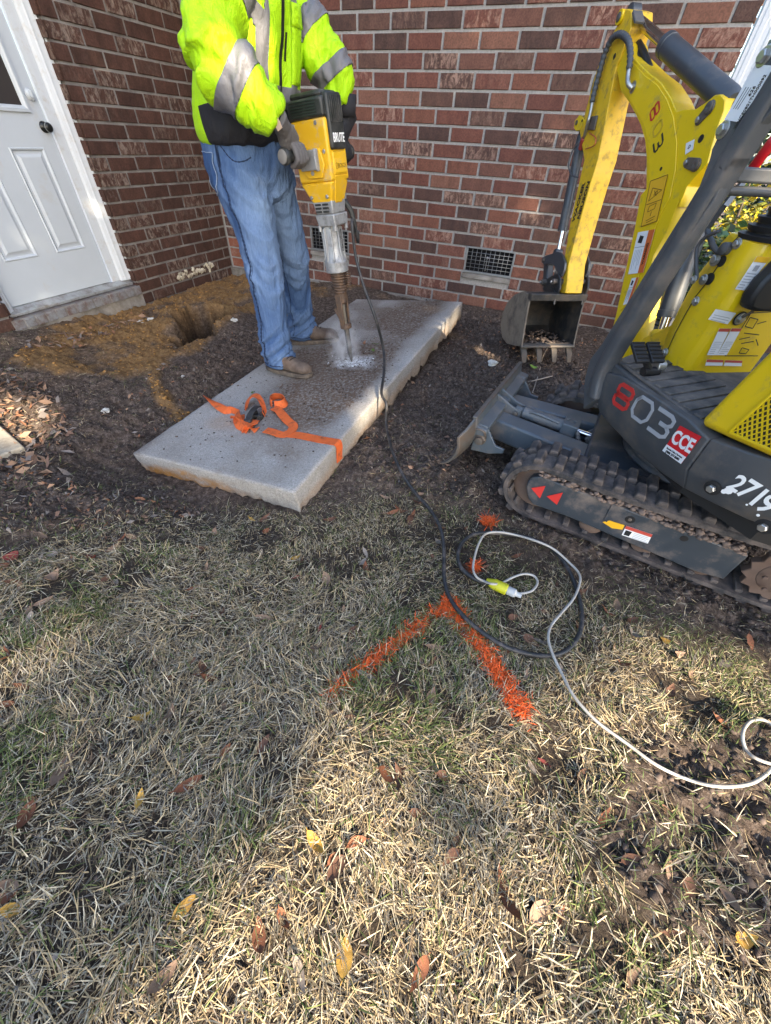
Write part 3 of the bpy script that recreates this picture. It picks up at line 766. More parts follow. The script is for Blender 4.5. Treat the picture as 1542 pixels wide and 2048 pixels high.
def build_slab():
    st = 0.012; nu, nv, nw = int(SLAB_W / st), int(SLAB_L / st), 9
    idx = {}; V = []; F = []
    def vid(i, j, k):
        key = (i, j, k)
        if key not in idx: idx[key] = len(V); V.append(key)
        return idx[key]
    for i in range(nu):
        for j in range(nv):
            F.append((vid(i, j, nw), vid(i + 1, j, nw), vid(i + 1, j + 1, nw), vid(i, j + 1, nw)))
            F.append((vid(i, j, 0), vid(i, j + 1, 0), vid(i + 1, j + 1, 0), vid(i + 1, j, 0)))
    for k in range(nw):
        for i in range(nu):
            F.append((vid(i, 0, k), vid(i + 1, 0, k), vid(i + 1, 0, k + 1), vid(i, 0, k + 1)))
            F.append((vid(i, nv, k), vid(i, nv, k + 1), vid(i + 1, nv, k + 1), vid(i + 1, nv, k)))
        for j in range(nv):
            F.append((vid(0, j, k), vid(0, j, k + 1), vid(0, j + 1, k + 1), vid(0, j + 1, k)))
            F.append((vid(nu, j, k), vid(nu, j + 1, k), vid(nu, j + 1, k + 1), vid(nu, j, k + 1)))
    A = np.array(V, float); u = A[:, 0] / nu * SLAB_W; v = A[:, 1] / nv * SLAB_L; w = (A[:, 2] / nw - 1) * SLAB_T
    depth = -w / SLAB_T                                              # 0 top, 1 bottom
    edge = (A[:, 0] == 0) | (A[:, 0] == nu) | (A[:, 1] == 0) | (A[:, 1] == nv)
    top = A[:, 2] == nw
    # ragged underside: it was poured on soil
    rag = (fbm(u * 12 + 9, v * 12, 4, 31) - 0.42) * 0.085 + (fbm(u * 34, v * 34, 3, 32) - .5) * 0.045
    w = np.where(A[:, 2] == 0, w - rag, w - rag * depth ** 2)
    # sides: slight batter and roughness, lower half broken
    sgu = np.where(A[:, 0] == 0, -1, np.where(A[:, 0] == nu, 1, 0)); sgv = np.where(A[:, 1] == 0, -1, np.where(A[:, 1] == nv, 1, 0))
    s = (u + v * 1.3)
    r = (fbm(s * 38, w * 60, 4, 33) - 0.5) * 0.014 * (0.12 + depth * 1.5) - depth ** 3 * 0.020 * fbm(s * 19, w * 9, 3, 37)
    u = u + sgu * r; v = v + sgv * r
    # worn top arris
    nearE = np.minimum(np.minimum(A[:, 0], nu - A[:, 0]), np.minimum(A[:, 1], nv - A[:, 1]))
    w = np.where(top & (nearE == 0), w - 0.003 - 0.005 * fbm(s * 30, s * 3, 3, 34) ** 2, w)
    w = np.where(top & (nearE == 1), w - 0.0012, w)
    w = np.where(top, w + (fbm(u * 9, v * 9, 3, 35) - .5) * 0.004, w)
    P = SLAB_B + np.outer(u - SLAB_W, SLAB_X) + np.outer(v, SLAB_Y) + np.outer(w, SLAB_N)
    tu, tv, _ = slab_uvw(TIP)
    dirt = sstep(0.9, 0.0, np.hypot((u - 0.70) * 1.6, (v - 0.98) * 1.0)) * 1.25 + sstep(0.5, 0.1, np.hypot(u - .75, (v - 2.1) * .7)) * .5 + sstep(.35, .1, np.hypot(u - .35, v - 1.3)) * .45 + 0.10 * fbm(u * 4, v * 4, 3, 36) + .28 * sstep(.5, .65, fbm(u * 2.5 + 5, v * 2.5, 4, 39))
    dirt = np.where(top, dirt * 1.7 * sstep(0.03, 0.2, SLAB_W - u) , 0.25 * depth)
    sand = np.where(top, 0.25 * sstep(.16, .05, np.hypot((u - .28) * 1.0, (v - .37) * 1.4)), 0)
    sand = np.where(~top, sstep(0.35, 0.8, depth + (fbm(s * 6, w * 30, 3, 38) - .5) * .9) * np.where(A[:, 1] == 0, sstep(.85, .35, u), 0.35), sand)
    dust = np.where(top, sstep(0.22, 0.03, np.hypot((u - tu - .02) * 1.0, (v - tv) * 1.6) + (fbm(u * 25, v * 25, 3, 40) - .5) * .12), 0)
    f = np.array(F, np.int32)
    me = np_mesh('concrete_slab', P, f.ravel(), np.full(len(f), 4), [M_SLAB], {'dirt': np.clip(dirt, 0, 1), 'sand': sand, 'dust': dust}, smooth=True)
    o = link('concrete_slab', me)
    tag(o, 'lifted grey concrete slab lying tilted on the soil, the worker standing on it', 'slab')
build_slab()

# loose dirt, chips and crumbs on the slab
def lump_mesh(name, seed, mat):
    bm = bmesh.new(); bmesh.ops.create_icosphere(bm, subdivisions=1, radius=1.0); r = random.Random(seed)
    for v in bm.verts: v.co *= r.uniform(0.72, 1.15); v.co.z *= 0.7
    me = bpy.data.meshes.new(name); bm.to_mesh(me); bm.free(); me.materials.append(mat); return me
def scatter_lumps(name, pts, mats, mi, parent=None):
    """one joined mesh of crumbs: pts rows are x, y, z, radius"""
    base = []
    for k in range(5):
        me = lump_mesh('t', k, mats[0]); base.append((np.array([v.co[:] for v in me.vertices]), np.array([p.vertices[:] for p in me.polygons]))); bpy.data.meshes.remove(me)
    V = []; F = []; M = []; o = 0; r = np.random.default_rng(4)
    for i, (x, y, z, s) in enumerate(pts):
        bv, bf = base[i % 5]; a = r.uniform(0, 6.28); c, sn = math.cos(a), math.sin(a)
        q = bv * s * np.array([r.uniform(.7, 1.4), r.uniform(.7, 1.2), r.uniform(.6, 1.1)])
        q = np.stack([q[:, 0] * c - q[:, 1] * sn + x, q[:, 0] * sn + q[:, 1] * c + y, q[:, 2] + z], 1)
        V.append(q); F.append(bf + o); o += len(q); M.append(np.full(len(bf), mi[i]))
    F = np.concatenate(F)
    me = np_mesh(name, np.concatenate(V), F.ravel(), np.full(len(F), 3), mats, mi=np.concatenate(M), smooth=True)
    return link(name, me, parent)
M_CRUMB = paint('dark_crumb', (0.065, 0.050, 0.042), 0.95, var=.5, spec=.15)
M_CRUMB2 = paint('brown_crumb', (0.105, 0.080, 0.066), 0.95, var=.5, spec=.15)
M_CHIP = paint('fresh_chip', (0.60, 0.62, 0.64), 0.9, var=.2)
M_SANDC = paint('orange_crumb', (0.30, 0.16, 0.055), 0.95, var=.4, spec=.15)
rg = np.random.default_rng(11)
pts = []; mi = []
tu, tv, _ = slab_uvw(TIP)
for k in range(1500):
    if k < 800: u, v = rg.normal(.72, .14), rg.normal(1.0, .26)
    elif k < 1100: u, v = rg.uniform(.05, .95), rg.uniform(.1, 2.4)
    else: u, v = rg.normal(.45, .2), rg.normal(1.0, .45)
    if not (.02 < u < SLAB_W - .02 and .02 < v < SLAB_L - .02): continue
    if u > .86 and rg.random() < .7: continue
    s = abs(rg.normal(.0015, .0022)) + .0012
    p = SLAB_B + (u - SLAB_W) * SLAB_X + v * SLAB_Y + SLAB_N * s * .3
    pts.append((*p, min(s, .008))); mi.append(int(rg.random() < .45))
tag(scatter_lumps('dirt_crumbs', pts, [M_CRUMB, M_CRUMB2], mi), kind='stuff')
pts = []
for k in range(130):
    a = rg.uniform(0, 6.28); d = abs(rg.normal(0, .07)) + .008
    u, v = tu + math.cos(a) * d * 1.3, tv + math.sin(a) * d * .8
    s = abs(rg.normal(.001, .002)) + .001
    p = SLAB_B + (u - SLAB_W) * SLAB_X + v * SLAB_Y + SLAB_N * s * .3
    pts.append((*p, min(s, .007)))
tag(scatter_lumps('concrete_chips', pts, [M_CHIP], [0] * len(pts)), kind='stuff')

# orange ratchet strap lying across the slab
M_STRAP = paint('orange_webbing', (0.58, 0.105, 0.018), 0.75, var=.2, dirt=(0.10, 0.05, 0.03), dirt_amt=0.22, dirt_scale=22, bumpy=.5, bscale=420)
M_STEELD = paint('dark_steel', (0.05, 0.05, 0.052), 0.45, 0.6, var=.3)
strap = empty('ratchet_strap', on_slab(520, 850), 'bunched orange ratchet strap lying across the concrete slab', 'strap')
SN = Vector(SLAB_N)
def sl(px, py, up=0.004): return V3(on_slab(px, py)) + SN * up
def strap_run(pts, w=0.030, name='webbing', n=6):
    path = catmull([p for p, _ in pts], n); ups = []
    us = catmull([u for _, u in pts], n)
    b = MB(); b.ribbon(path, [u.normalized() for u in us], w * 1.5, 0.0024); return b.build(name, M_STRAP, strap)
sx = Vector(SLAB_X); sy = Vector(SLAB_Y)
strap_run([(sl(414, 796), SN * .6 + sy), (sl(424, 806, .018), SN + sy * .9), (sl(436, 815, .016), SN), (sl(452, 824, .012), SN * 1 - sy * .6), (sl(466, 826, .014), SN * .3 - sy), (sl(480, 832, .012), SN * .5 - sy)], .03)
# standing loop on edge, leaning
def loop_on_edge(cx, cy, rx, ry, a0, a1, tilt, w=.03, h=.018):
    P = []
    for k in range(15):
        a = a0 + (a1 - a0) * k / 14
        p = sl(cx + rx * math.cos(a), cy + ry * math.sin(a), h)
        c = V3(on_slab(cx, cy)) + SN * h
        out = (p - c).normalized()
        P.append((p, out * 1.0 + SN * tilt))
    return strap_run(P, w, n=3)
loop_on_edge(558, 808, 16, 9, 2.4, 2.4 + 5.9, .25, .030, .02)
strap_run([(sl(549, 820, .014), SN), (sl(559, 826, .015), SN + sx * .2), (sl(568, 836, .012), SN), (sl(577, 845, .008), SN), (sl(587, 853, .005), SN), (sl(584, 862, .005), SN * 1 + sy * .2), (sl(572, 871, .006), SN), (sl(560, 871, .008), SN), (sl(548, 868, .012), SN + sx * .4), (sl(532, 864, .012), SN)], .032)
strap_run([(sl(493, 822, .008), SN - sx), (sl(500, 810, .03), SN - sx * .5), (sl(514, 805, .045), SN), (sl(525, 812, .038), SN * .6 + sx), (sl(530, 824, .02), sx + SN * .2), (sl(529, 834, .012), sx)], .028)
strap_run([(sl(476, 836, .01), SN), (sl(482, 846, .03), SN * 1 + sy), (sl(496, 850, .022), SN + sy * .3), (sl(512, 853, .012), SN)], .05)
strap_run([(sl(474, 832, .014), SN - sx * 1.2), (sl(478, 848, .022), SN - sx), (sl(486, 860, .012), SN - sy), (sl(500, 862, .02), SN + sy), (sl(516, 863, .01), SN)], .038)
strap_run([(sl(487, 866, .004), SN), (sl(500, 858, .018), SN * 1 + sy), (sl(514, 851, .02), SN)], .03)
# flat run over the right arris and down the side
e = SLAB_B + SLAB_Y * 0.0
ru = V3(on_slab(680, 887))
uu, vv, _ = slab_uvw(ru); E = V3(SLAB_B + SLAB_Y * vv)
strap_run([(sl(566, 868, .003), SN), (sl(600, 872, .003), SN), (sl(640, 880, .003), SN), (E - sx * .03 + SN * .003, SN), (E + SN * .002 + sx * .002, (SN + sx)), (E + sx * .008 - SN * .022, sx + SN * .3), (E + sx * .004 - SN * .062 - sy * .008, sx), (E + sx * .001 - SN * .095 - sy * .012, sx)], .034)
b = MB(); c = sl(517, 838, .016)
ax = (sl(545, 826) - sl(517, 858)).normalized()                    # handle runs away from the camera
side = SN.cross(ax).normalized()
b.bar(c - ax * .03 - side * .02, c + ax * .04 - side * .02, .003, .034, SN); b.bar(c - ax * .03 + side * .02, c + ax * .04 + side * .02, .003, .034, SN)
b.cyl(c - side * .03, c + side * .03, .009, 12); b.lathe(c - side * .024, side, [(0, .02), (.003, .022), (.006, .02)], 14); b.lathe(c + side * .018, side, [(0, .02), (.003, .022), (.006, .02)], 14)
rb = b.build('ratchet', M_STEELD, strap, bevel=.001)
b = MB(); q = c + side * .022 - ax * .01
path = catmull([q - ax * .05 + SN * .004, q - ax * .02 + SN * .022, q + ax * .03 + SN * .03, q + ax * .075 + SN * .024, q + ax * .085 + SN * .012], 5)
b.ribbon(path, SN, .034, .003)
b.lathe(path[0] - side * .02, side, [(0, .012), (.001, .014), (.039, .014), (.04, .012)], 12)
b.build('ratchet_handle', M_STEELD, rb, bevel=.001)
b = MB(); b.ribbon([p + SN * .003 + side * .019 for p in path], SN, .004, .003); b.build('handle_edge', M_GALV, rb)
# ------------------------------------------------------------------ worker
def remeshed(mb, voxel, smooth=2):
    me = mb.mesh('tmp', []); bm = bmesh.new(); bm.from_mesh(me); bmesh.ops.recalc_face_normals(bm, faces=bm.faces); bm.to_mesh(me); bm.free()
    o = bpy.data.objects.new('tmp', me); COL.objects.link(o)
    md = o.modifiers.new('r', 'REMESH'); md.mode = 'VOXEL'; md.voxel_size = voxel
    dg = bpy.context.evaluated_depsgraph_get()
    out = bpy.data.meshes.new_from_object(o.evaluated_get(dg)); bpy.data.objects.remove(o); bpy.data.meshes.remove(me)
    if smooth:
        bm = bmesh.new(); bm.from_mesh(out)
        for _ in range(smooth): bmesh.ops.smooth_vert(bm, verts=bm.verts, factor=0.5, use_axis_x=True, use_axis_y=True, use_axis_z=True)
        bm.to_mesh(out); bm.free()
    return out
def mesh_co(me):
    a = np.empty(len(me.vertices) * 3, np.float32); me.vertices.foreach_get('co', a); return a.reshape(-1, 3).astype(float)
def mesh_no(me):
    a = np.empty(len(me.vertices) * 3, np.float32); me.vertex_normals.foreach_get('vector', a); return a.reshape(-1, 3).astype(float)
def displace(me, d):
    co = mesh_co(me) + mesh_no(me) * d[:, None]
    me.vertices.foreach_set('co', co.astype(np.float32).ravel()); me.update()
def smooth_shade(me): me.polygons.foreach_set('use_smooth', [True] * len(me.polygons))
def loft(mb, secs, n=28, p=2.3):
    """secs: (centre, axis a, axis b, ra, rb) closed superellipse rings"""
    rings = []
    for c, a, b_, ra, rb in secs:
        c, a, b_ = V3(c), V3(a).normalized(), V3(b_).normalized()
        r = []
        for k in range(n):
            t = 2 * math.pi * k / n; ct, s = math.cos(t), math.sin(t)
            r.append(c + a * ra * math.copysign(abs(ct) ** (2 / p), ct) + b_ * rb * math.copysign(abs(s) ** (2 / p), s))
        rings.append(r)
    mb.rings(rings)
def limb(mb, pts, radii, n=20):
    mb.tube(catmull(pts, 6), list(np.interp(np.linspace(0, len(pts) - 1, (len(pts) - 1) * 6 + 1), range(len(pts)), radii)), n)
def axis_t(co, A, B):
    A, B = np.array(A), np.array(B); d = B - A; L = np.linalg.norm(d); d /= L
    t = (co - A) @ d; r = np.linalg.norm(co - A - np.outer(t, d), axis=1)
    return t / L, r

WF = Vector((0.995, -0.10, 0)).normalized(); WS = Vector((-0.10, -0.995, 0)).normalized(); WZ = Vector((0, 0, 1))   # forward, his right, up
P0 = Vector((1.985, -1.96, 0))
worker = empty('person', (2.1, -1.95, 0.09), 'worker in yellow hi-vis jacket and blue jeans leaning on a jackhammer', 'person')
def wp(f, s, z): return P0 + WF * f + WS * s + WZ * z
def cloth(name, col, col2, scale=380, rough=.8, sheen=.0, var=.12, dirt=None, damt=.2, wr=.35):
    m, nt, b = new_mat(name); v = ocoord(nt)
    w = noise(nt, v, scale, 2, .5); n1 = noise(nt, v, 7, 5, .6)
    c = mixc(nt, n1, col, col2); c = mixc(nt, .25, c, ramp(nt, w, [(.3, (.6, .6, .6)), (.7, (1.2, 1.2, 1.2))]).outputs[0], 'MULTIPLY')
    if dirt: c = mixc(nt, ramp(nt, noise(nt, v, 9, 7, .7), [(.62 - damt * .4, (0, 0, 0)), (.85, (1, 1, 1))]).outputs[0], c, dirt)
    nt.links.new(c, b.inputs['Base Color']); b.inputs['Roughness'].default_value = rough; b.inputs['Specular IOR Level'].default_value = .25
    b.inputs['Sheen Weight'].default_value = sheen
    mp = nt.nodes.new('ShaderNodeMapping'); mp.inputs['Rotation'].default_value = (.5, .3, .4); mp.inputs['Scale'].default_value = (1, 1, .45); nt.links.new(v, mp.inputs[0])
    cr = noise(nt, mp.outputs[0], 22, 4, .55, 1.2)
    bump(nt, b, maths(nt, 'ADD', maths(nt, 'MULTIPLY', w, .06), cr), wr, .022); return m
M_HIVIS = cloth('hi_vis_yellow', (0.33, 0.60, 0.006), (0.38, 0.66, 0.008), 300, .6, wr=.7)
M_TAPE = cloth('reflective_tape', (0.115, 0.115, 0.125), (0.155, 0.155, 0.165), 500, .38)
M_BLACKC = cloth('black_cloth', (0.014, 0.014, 0.017), (0.022, 0.022, 0.026), 300, .75)
M_ZIP = paint('black_zip', (0.008, 0.008, 0.009), .5)
M_SKIN = paint('skin', (0.50, 0.28, 0.20), .55, var=.1)
M_GLOVE = cloth('grey_work_glove', (0.085, 0.08, 0.082), (0.13, 0.122, 0.122), 420, .8)
M_GLOVEB = cloth('black_work_glove', (0.012, 0.012, 0.014), (0.022, 0.022, 0.025), 420, .75)

# key joints
SH_R, EL_R, WR_R = Vector((2.17, -2.175, 1.60)), Vector((2.175, -2.315, 1.365)), Vector((2.345, -2.225, 1.215))
SH_L, EL_L, WR_L = Vector((2.12, -1.745, 1.60)), Vector((2.30, -1.70, 1.42)), Vector((2.385, -1.668, 1.275))
# ---- jacket
mb = MB()
T = [(.005, 1.135, .180, .215), (.012, 1.17, .195, .235), (.03, 1.25, .190, .24), (.065, 1.36, .182, .242), (.09, 1.46, .180, .245), (.11, 1.56, .17, .24), (.10, 1.65, .155, .215), (.115, 1.71, .10, .15), (.125, 1.745, .085, .10), (.13, 1.78, .082, .09)]
loft(mb, [(wp(f, 0, z), WF, WS, a, b_) for f, z, a, b_ in T], 40, 2.4)
limb(mb, [SH_R + Vector((0, .06, .03)), SH_R, (SH_R + EL_R) / 2 + Vector((-.015, -.012, 0)), EL_R, (EL_R + WR_R) / 2 + Vector((.012, -.004, -.005)), WR_R + (WR_R - EL_R) * .02], [.09, .10, .096, .096, .088, .068])
limb(mb, [SH_L + Vector((0, -.06, .03)), SH_L, (SH_L + EL_L) / 2 + Vector((.0, .02, 0)), EL_L, (EL_L + WR_L) / 2, WR_L + Vector((0, 0, .03))], [.09, .095, .084, .076, .070, .056])
jme = remeshed(mb, .0085, 3)
co = mesh_co(jme)
def arm_folds(co, A, B, C, amp):
    t1, r1 = axis_t(co, A, B); t2, r2 = axis_t(co, B, C)
    el = np.exp(-((np.linalg.norm(co - np.array(B), axis=1)) / .13) ** 2)
    near = np.minimum(np.where((t1 > -.1) & (t1 < 1.1), r1, 9), np.where((t2 > -.1) & (t2 < 1.2), r2, 9))
    m = sstep(.16, .10, near)
    u = np.where(r1 < r2, t1 * np.linalg.norm(np.array(B) - np.array(A)), .3 + t2 * np.linalg.norm(np.array(C) - np.array(B)))
    q = co[:, 1] * 3 + co[:, 2] * 5 + co[:, 0] * 4
    f = (np.abs(fbm(u * 15 + q * 1.1, q * 1.3, 3, 51) - .5) * 2)
    return m * (.45 + .9 * el) * ((1 - f) ** 2 - .34) * amp * .9
jl = co @ np.array(WS); jz = co[:, 2]
d = arm_folds(co, SH_R, EL_R, WR_R, .058) + arm_folds(co, SH_L, EL_L, WR_L, .046)
tors = 1 - np.maximum(sstep(.15, .10, axis_t(co, SH_R, EL_R)[1]), sstep(.15, .10, axis_t(co, EL_R, WR_R)[1]))
q1 = co @ np.array(WS); q2 = co @ np.array(WF)
d += tors * ((.42 - np.abs(fbm((q1 - q2 * .4) * 9 + jz * 1.5, jz * 2.2, 3, 52) - .5) * 2) * .034 + (fbm(jz * 14 + q1 * 3, q1 * 4, 3, 53) - .5) * .010)
displace(jme, d)
bm = bmesh.new(); bm.from_mesh(jme); bmesh.ops.smooth_vert(bm, verts=bm.verts, factor=.25, use_axis_x=True, use_axis_y=True, use_axis_z=True)
def cut(bm, p, n):
    bmesh.ops.bisect_plane(bm, geom=bm.verts[:] + bm.edges[:] + bm.faces[:], dist=1e-5, plane_co=V3(p), plane_no=V3(n))
# lines where tape, black panels and yellow meet
dR = (WR_R - EL_R).normalized(); dRu = (EL_R - SH_R).normalized(); dL = (WR_L - EL_L).normalized(); dLu = (EL_L - SH_L).normalized()
bands = [(EL_R, dR, .045, .125, EL_R, WR_R, .112), (SH_R, dRu, .03, .10, SH_R, EL_R, .122), (EL_L, dL, .012, .068, EL_L, WR_L, .12), (SH_L, dLu, .10, .17, SH_L, EL_L, .13)]
for o, dd, a, b_, *_ in bands:
    cut(bm, o + dd * a, dd); cut(bm, o + dd * b_, dd)
WB0, WB1 = 1.255, 1.325
hem_n = (WZ + WF * .0).normalized()
cut(bm, wp(0, 0, WB0), (0, 0, 1)); cut(bm, wp(0, 0, WB1), (0, 0, 1))
for s in (.075, .135): cut(bm, wp(0, s, 0), WS); cut(bm, wp(0, -s, 0), WS)
hemA = WZ * .93 - WF * .16; hemA.normalize()
cut(bm, wp(-.02, 0, 1.245), hemA)
cut(bm, wp(-.02, 0, 0), WF); cut(bm, wp(.02, 0, 0), WF); cut(bm, wp(.09, 0, 0), WF)
bm.faces.ensure_lookup_table()
TZ = [t[1] for t in T]
def in_torso(c):
    rel = c - P0; f0, ra, rb = (np.interp(c.z, TZ, [t[k] for t in T]) for k in (0, 2, 3))
    return ((rel.dot(WF) - f0) / ra) ** 2 + (rel.dot(WS) / rb) ** 2 < 1.16 and c.z < 1.70
fm = []
for f in bm.faces:
    c = f.calc_center_median(); k = 0
    def inarm(A, B, rad):
        t, r = axis_t(np.array([c[:]]), A, B); return r[0] < .145 and -.2 < t[0] < 1.2 and not in_torso(c)
    armR = inarm(SH_R, EL_R, .135) or inarm(EL_R, WR_R, .115); armL = inarm(SH_L, EL_L, .12) or inarm(EL_L, WR_L, .10)
    rel = c - P0; s = rel.dot(WS); ff = rel.dot(WF)
    for o, dd, a, b_, A, B, rad in bands:
        t = (c - o).dot(dd)
        if a < t < b_ and inarm(A, B, rad): k = 1
    body = not (armR or armL)
    if k == 0 and body:
        if WB0 < c.z < WB1 and ff > .09: k = 1
        elif .075 < abs(s) < .135 and c.z >= WB1 and ff > .02: k = 1
        elif (c - wp(-.02, 0, 1.245)).dot(hemA) < 0 and ff > -.02: k = 2
    fm.append(k)
for f, k in zip(bm.faces, fm): f.material_index = 2 if k == 2 else 0; f.smooth = True
tape_faces = [f for f, k in zip(bm.faces, fm) if k == 1]
# tape: copies of those faces, 2 mm proud, as parts of the jacket
tb = bmesh.new(); vm = {}
bm.normal_update()
for f in tape_faces:
    vs = []
    for v in f.verts:
        if v not in vm: vm[v] = tb.verts.new(v.co + v.normal * .0025)
        vs.append(vm[v])
    nf = tb.faces.new(vs); nf.smooth = True
jme.materials.clear()
for m_ in (M_HIVIS, M_TAPE, M_BLACKC): jme.materials.append(m_)
bm.to_mesh(jme); bm.free()
jacket = link('jacket', jme, worker)
# split into separate tapes
isl = []; seen = set()
for f in tb.faces:
    if f in seen: continue
    st = [f]; seen.add(f); g = []
    while st:
        a = st.pop(); g.append(a)
        for e in a.edges:
            for b_ in e.link_faces:
                if b_ not in seen: seen.add(b_); st.append(b_)
    isl.append(g)
for g in isl:
    if len(g) < 60: continue
    b = MB(); mp = {}
    for f in g:
        for v in f.verts:
            if v not in mp: mp[v] = len(mp)
    b.v = [v.co[:] for v in mp]; b.f = [tuple(mp[v] for v in f.verts) for f in g]; b.mi = [0] * len(g)
    o = b.build('reflective_tape', M_TAPE, jacket, smooth=True, fix=False)
    s_ = o.modifiers.new('t', 'SOLIDIFY'); s_.thickness = .0016; s_.offset = 1
tb.free()
jbvh = BVHTree.FromPolygons([v.co[:] for v in jme.vertices], [p.vertices[:] for p in jme.polygons])
def on_cloth(bvh, origin, direction, off=.003):
    h = bvh.ray_cast(V3(origin), V3(direction).normalized())
    return None if h[0] is None else h[0] + h[1] * off
zp = [on_cloth(jbvh, wp(.8, -.005, z), -WF) for z in np.linspace(1.16, 1.72, 50)]
b = MB(); b.ribbon([p for p in zp if p], WF, .016, .004); b.build('zip', M_ZIP, jacket)
zp = [on_cloth(jbvh, wp(.8, -.045, z), -WF) for z in np.linspace(1.40, 1.48, 10)]
b = MB(); b.ribbon([p for p in zp if p], WF, .009, .003); b.build('pocket_zip', M_ZIP, jacket)
# chest pocket on his left, with a flap
def patch(bvh, orig, rx, ry, dirn, nx, ny, off, name, mat, parent, th=.003):
    V = []; ok = True
    for j in range(ny + 1):
        for i in range(nx + 1):
            p = on_cloth(bvh, V3(orig) + V3(rx) * (i / nx) + V3(ry) * (j / ny), dirn, off)
            if p is None: return None
            V.append(p)
    F = [(j * (nx + 1) + i, j * (nx + 1) + i + 1, (j + 1) * (nx + 1) + i + 1, (j + 1) * (nx + 1) + i) for j in range(ny) for i in range(nx)]
    b = MB(); b.add(V, F); o = b.build(name, mat, parent, smooth=True, fix=True)
    s_ = o.modifiers.new('t', 'SOLIDIFY'); s_.thickness = th; s_.offset = 0
    return o
patch(jbvh, wp(.8, -.075, 1.335), -WS * .08, WZ * .19, -WF, 6, 14, .004, 'chest_pocket', M_HIVIS, jacket, .005)
patch(jbvh, wp(.8, -.07, 1.50), -WS * .09, WZ * .06, -WF, 6, 5, .010, 'pocket_flap', M_HIVIS, jacket, .005)
# cuffs
b = MB(); dv = (WR_R - EL_R).normalized(); b.tube([WR_R - dv * .03, WR_R + dv * .0, WR_R + dv * .02], [.056, .052, .047], 20); b.build('cuff', M_BLACKC, jacket, smooth=True)
b = MB(); b.tube([WR_L + Vector((0, 0, .05)), WR_L + Vector((0, 0, .0)), WR_L + Vector((.003, 0, -.03))], [.054, .05, .045], 20); b.build('cuff', M_BLACKC, jacket, smooth=True)

# ---- jeans
AN_N, AN_F = Vector((2.115, -2.145, .15)), Vector((2.005, -1.685, .155))
KN_N, KN_F = Vector((2.10, -2.125, .67)), Vector((2.06, -1.79, .66))
HP_N, HP_F = Vector((1.99, -2.055, 1.05)), Vector((2.0, -1.86, 1.05))
mb = MB()
loft(mb, [(wp(f, 0, z), WF, WS, a, b_) for f, z, a, b_ in [(.0, .93, .13, .155), (-.005, .98, .165, .185), (-.01, 1.05, .182, .20), (-.01, 1.13, .18, .20), (-.005, 1.20, .17, .195)]], 36, 2.3)
def leg(H, K, A, hem):
    ax = [(H + Vector((0, 0, .03)), .118, .112), (H + (K - H) * .2, .118, .11), (H + (K - H) * .5, .104, .098), (H + (K - H) * .8, .088, .085), (K, .083, .080), (K + (A - K) * .3, .080, .078), (K + (A - K) * .6, .076, .076), (A + Vector((-.0, 0, .06)), .077, .077), (A + Vector((.004, 0, -.035)), .082, .08)]
    loft(mb, [(c, WF, WS, a, b_) for c, a, b_ in ax], 26, 2.1)
leg(HP_N, KN_N, AN_N, 0); leg(HP_F, KN_F, AN_F, 0)
pme = remeshed(mb, .0075, 3)
co = mesh_co(pme); z = co[:, 2]
tN = axis_t(co, KN_N, AN_N)[1] < .13
q = co @ np.array(WF); sv = co @ np.array(WS)
kn = np.exp(-((z - .66) / .16) ** 2); anl = sstep(.42, .18, z); cr = np.exp(-((z - .95) / .10) ** 2)
f1 = np.abs(fbm(z * 11 + q * 13 + sv * 5, q * 4 + sv * 5, 4, 61) - .5) * 2
f2 = np.abs(fbm(z * 20 - q * 14 + sv * 8, q * 6, 4, 62) - .5) * 2
f3 = np.abs(fbm((q + sv) * 13 + z * 2, z * 2.2, 4, 63) - .5) * 2
rd1, rd2, rd3 = [(1 - f) ** 2.2 - .35 for f in (f1, f2, f3)]
d = kn * rd1 * .026 + anl * rd2 * .036 + cr * rd1 * .030 + rd3 * .022
d *= sstep(.10, .16, z - np.where(tN, .0, .0))
displace(pme, d)
bm = bmesh.new(); bm.from_mesh(pme); bmesh.ops.smooth_vert(bm, verts=bm.verts, factor=.2, use_axis_x=True, use_axis_y=True, use_axis_z=True); bm.to_mesh(pme); bm.free()
def denim():
    m, nt, b = new_mat('blue_denim'); v = ocoord(nt)
    n1 = noise(nt, v, 5, 6, .65); w = noise(nt, v, 420, 2, .5)
    st = nt.nodes.new('ShaderNodeMapping'); st.inputs['Scale'].default_value = (1, 1, .12); nt.links.new(v, st.inputs[0]); slub = noise(nt, st.outputs[0], 160, 4, .7)
    wear = attr(nt, 'wear').outputs['Fac']
    c = mixc(nt, n1, (0.024, 0.056, 0.14), (0.050, 0.098, 0.21))
    c = mixc(nt, maths(nt, 'MULTIPLY', wear, .7), c, (0.15, 0.225, 0.36))
    c = mixc(nt, .55, c, ramp(nt, slub, [(.3, (.62, .65, .7)), (.7, (1.25, 1.22, 1.2))]).outputs[0], 'MULTIPLY')
    d_ = ramp(nt, noise(nt, v, 7, 7, .7), [(.58, (0, 0, 0)), (.8, (1, 1, 1))]).outputs[0]
    c = mixc(nt, maths(nt, 'MULTIPLY', d_, .3), c, (0.20, 0.185, 0.165))
    nt.links.new(c, b.inputs['Base Color']); b.inputs['Roughness'].default_value = .88; b.inputs['Specular IOR Level'].default_value = .2
    mp = nt.nodes.new('ShaderNodeMapping'); mp.inputs['Rotation'].default_value = (.4, .5, .2); mp.inputs['Scale'].default_value = (1, 1, .5); nt.links.new(v, mp.inputs[0])
    cr = noise(nt, mp.outputs[0], 17, 5, .6, 1.4)
    bump(nt, b, maths(nt, 'ADD', maths(nt, 'MULTIPLY', maths(nt, 'ADD', w, slub), .07), cr), .65, .022); return m
M_DENIM = denim()
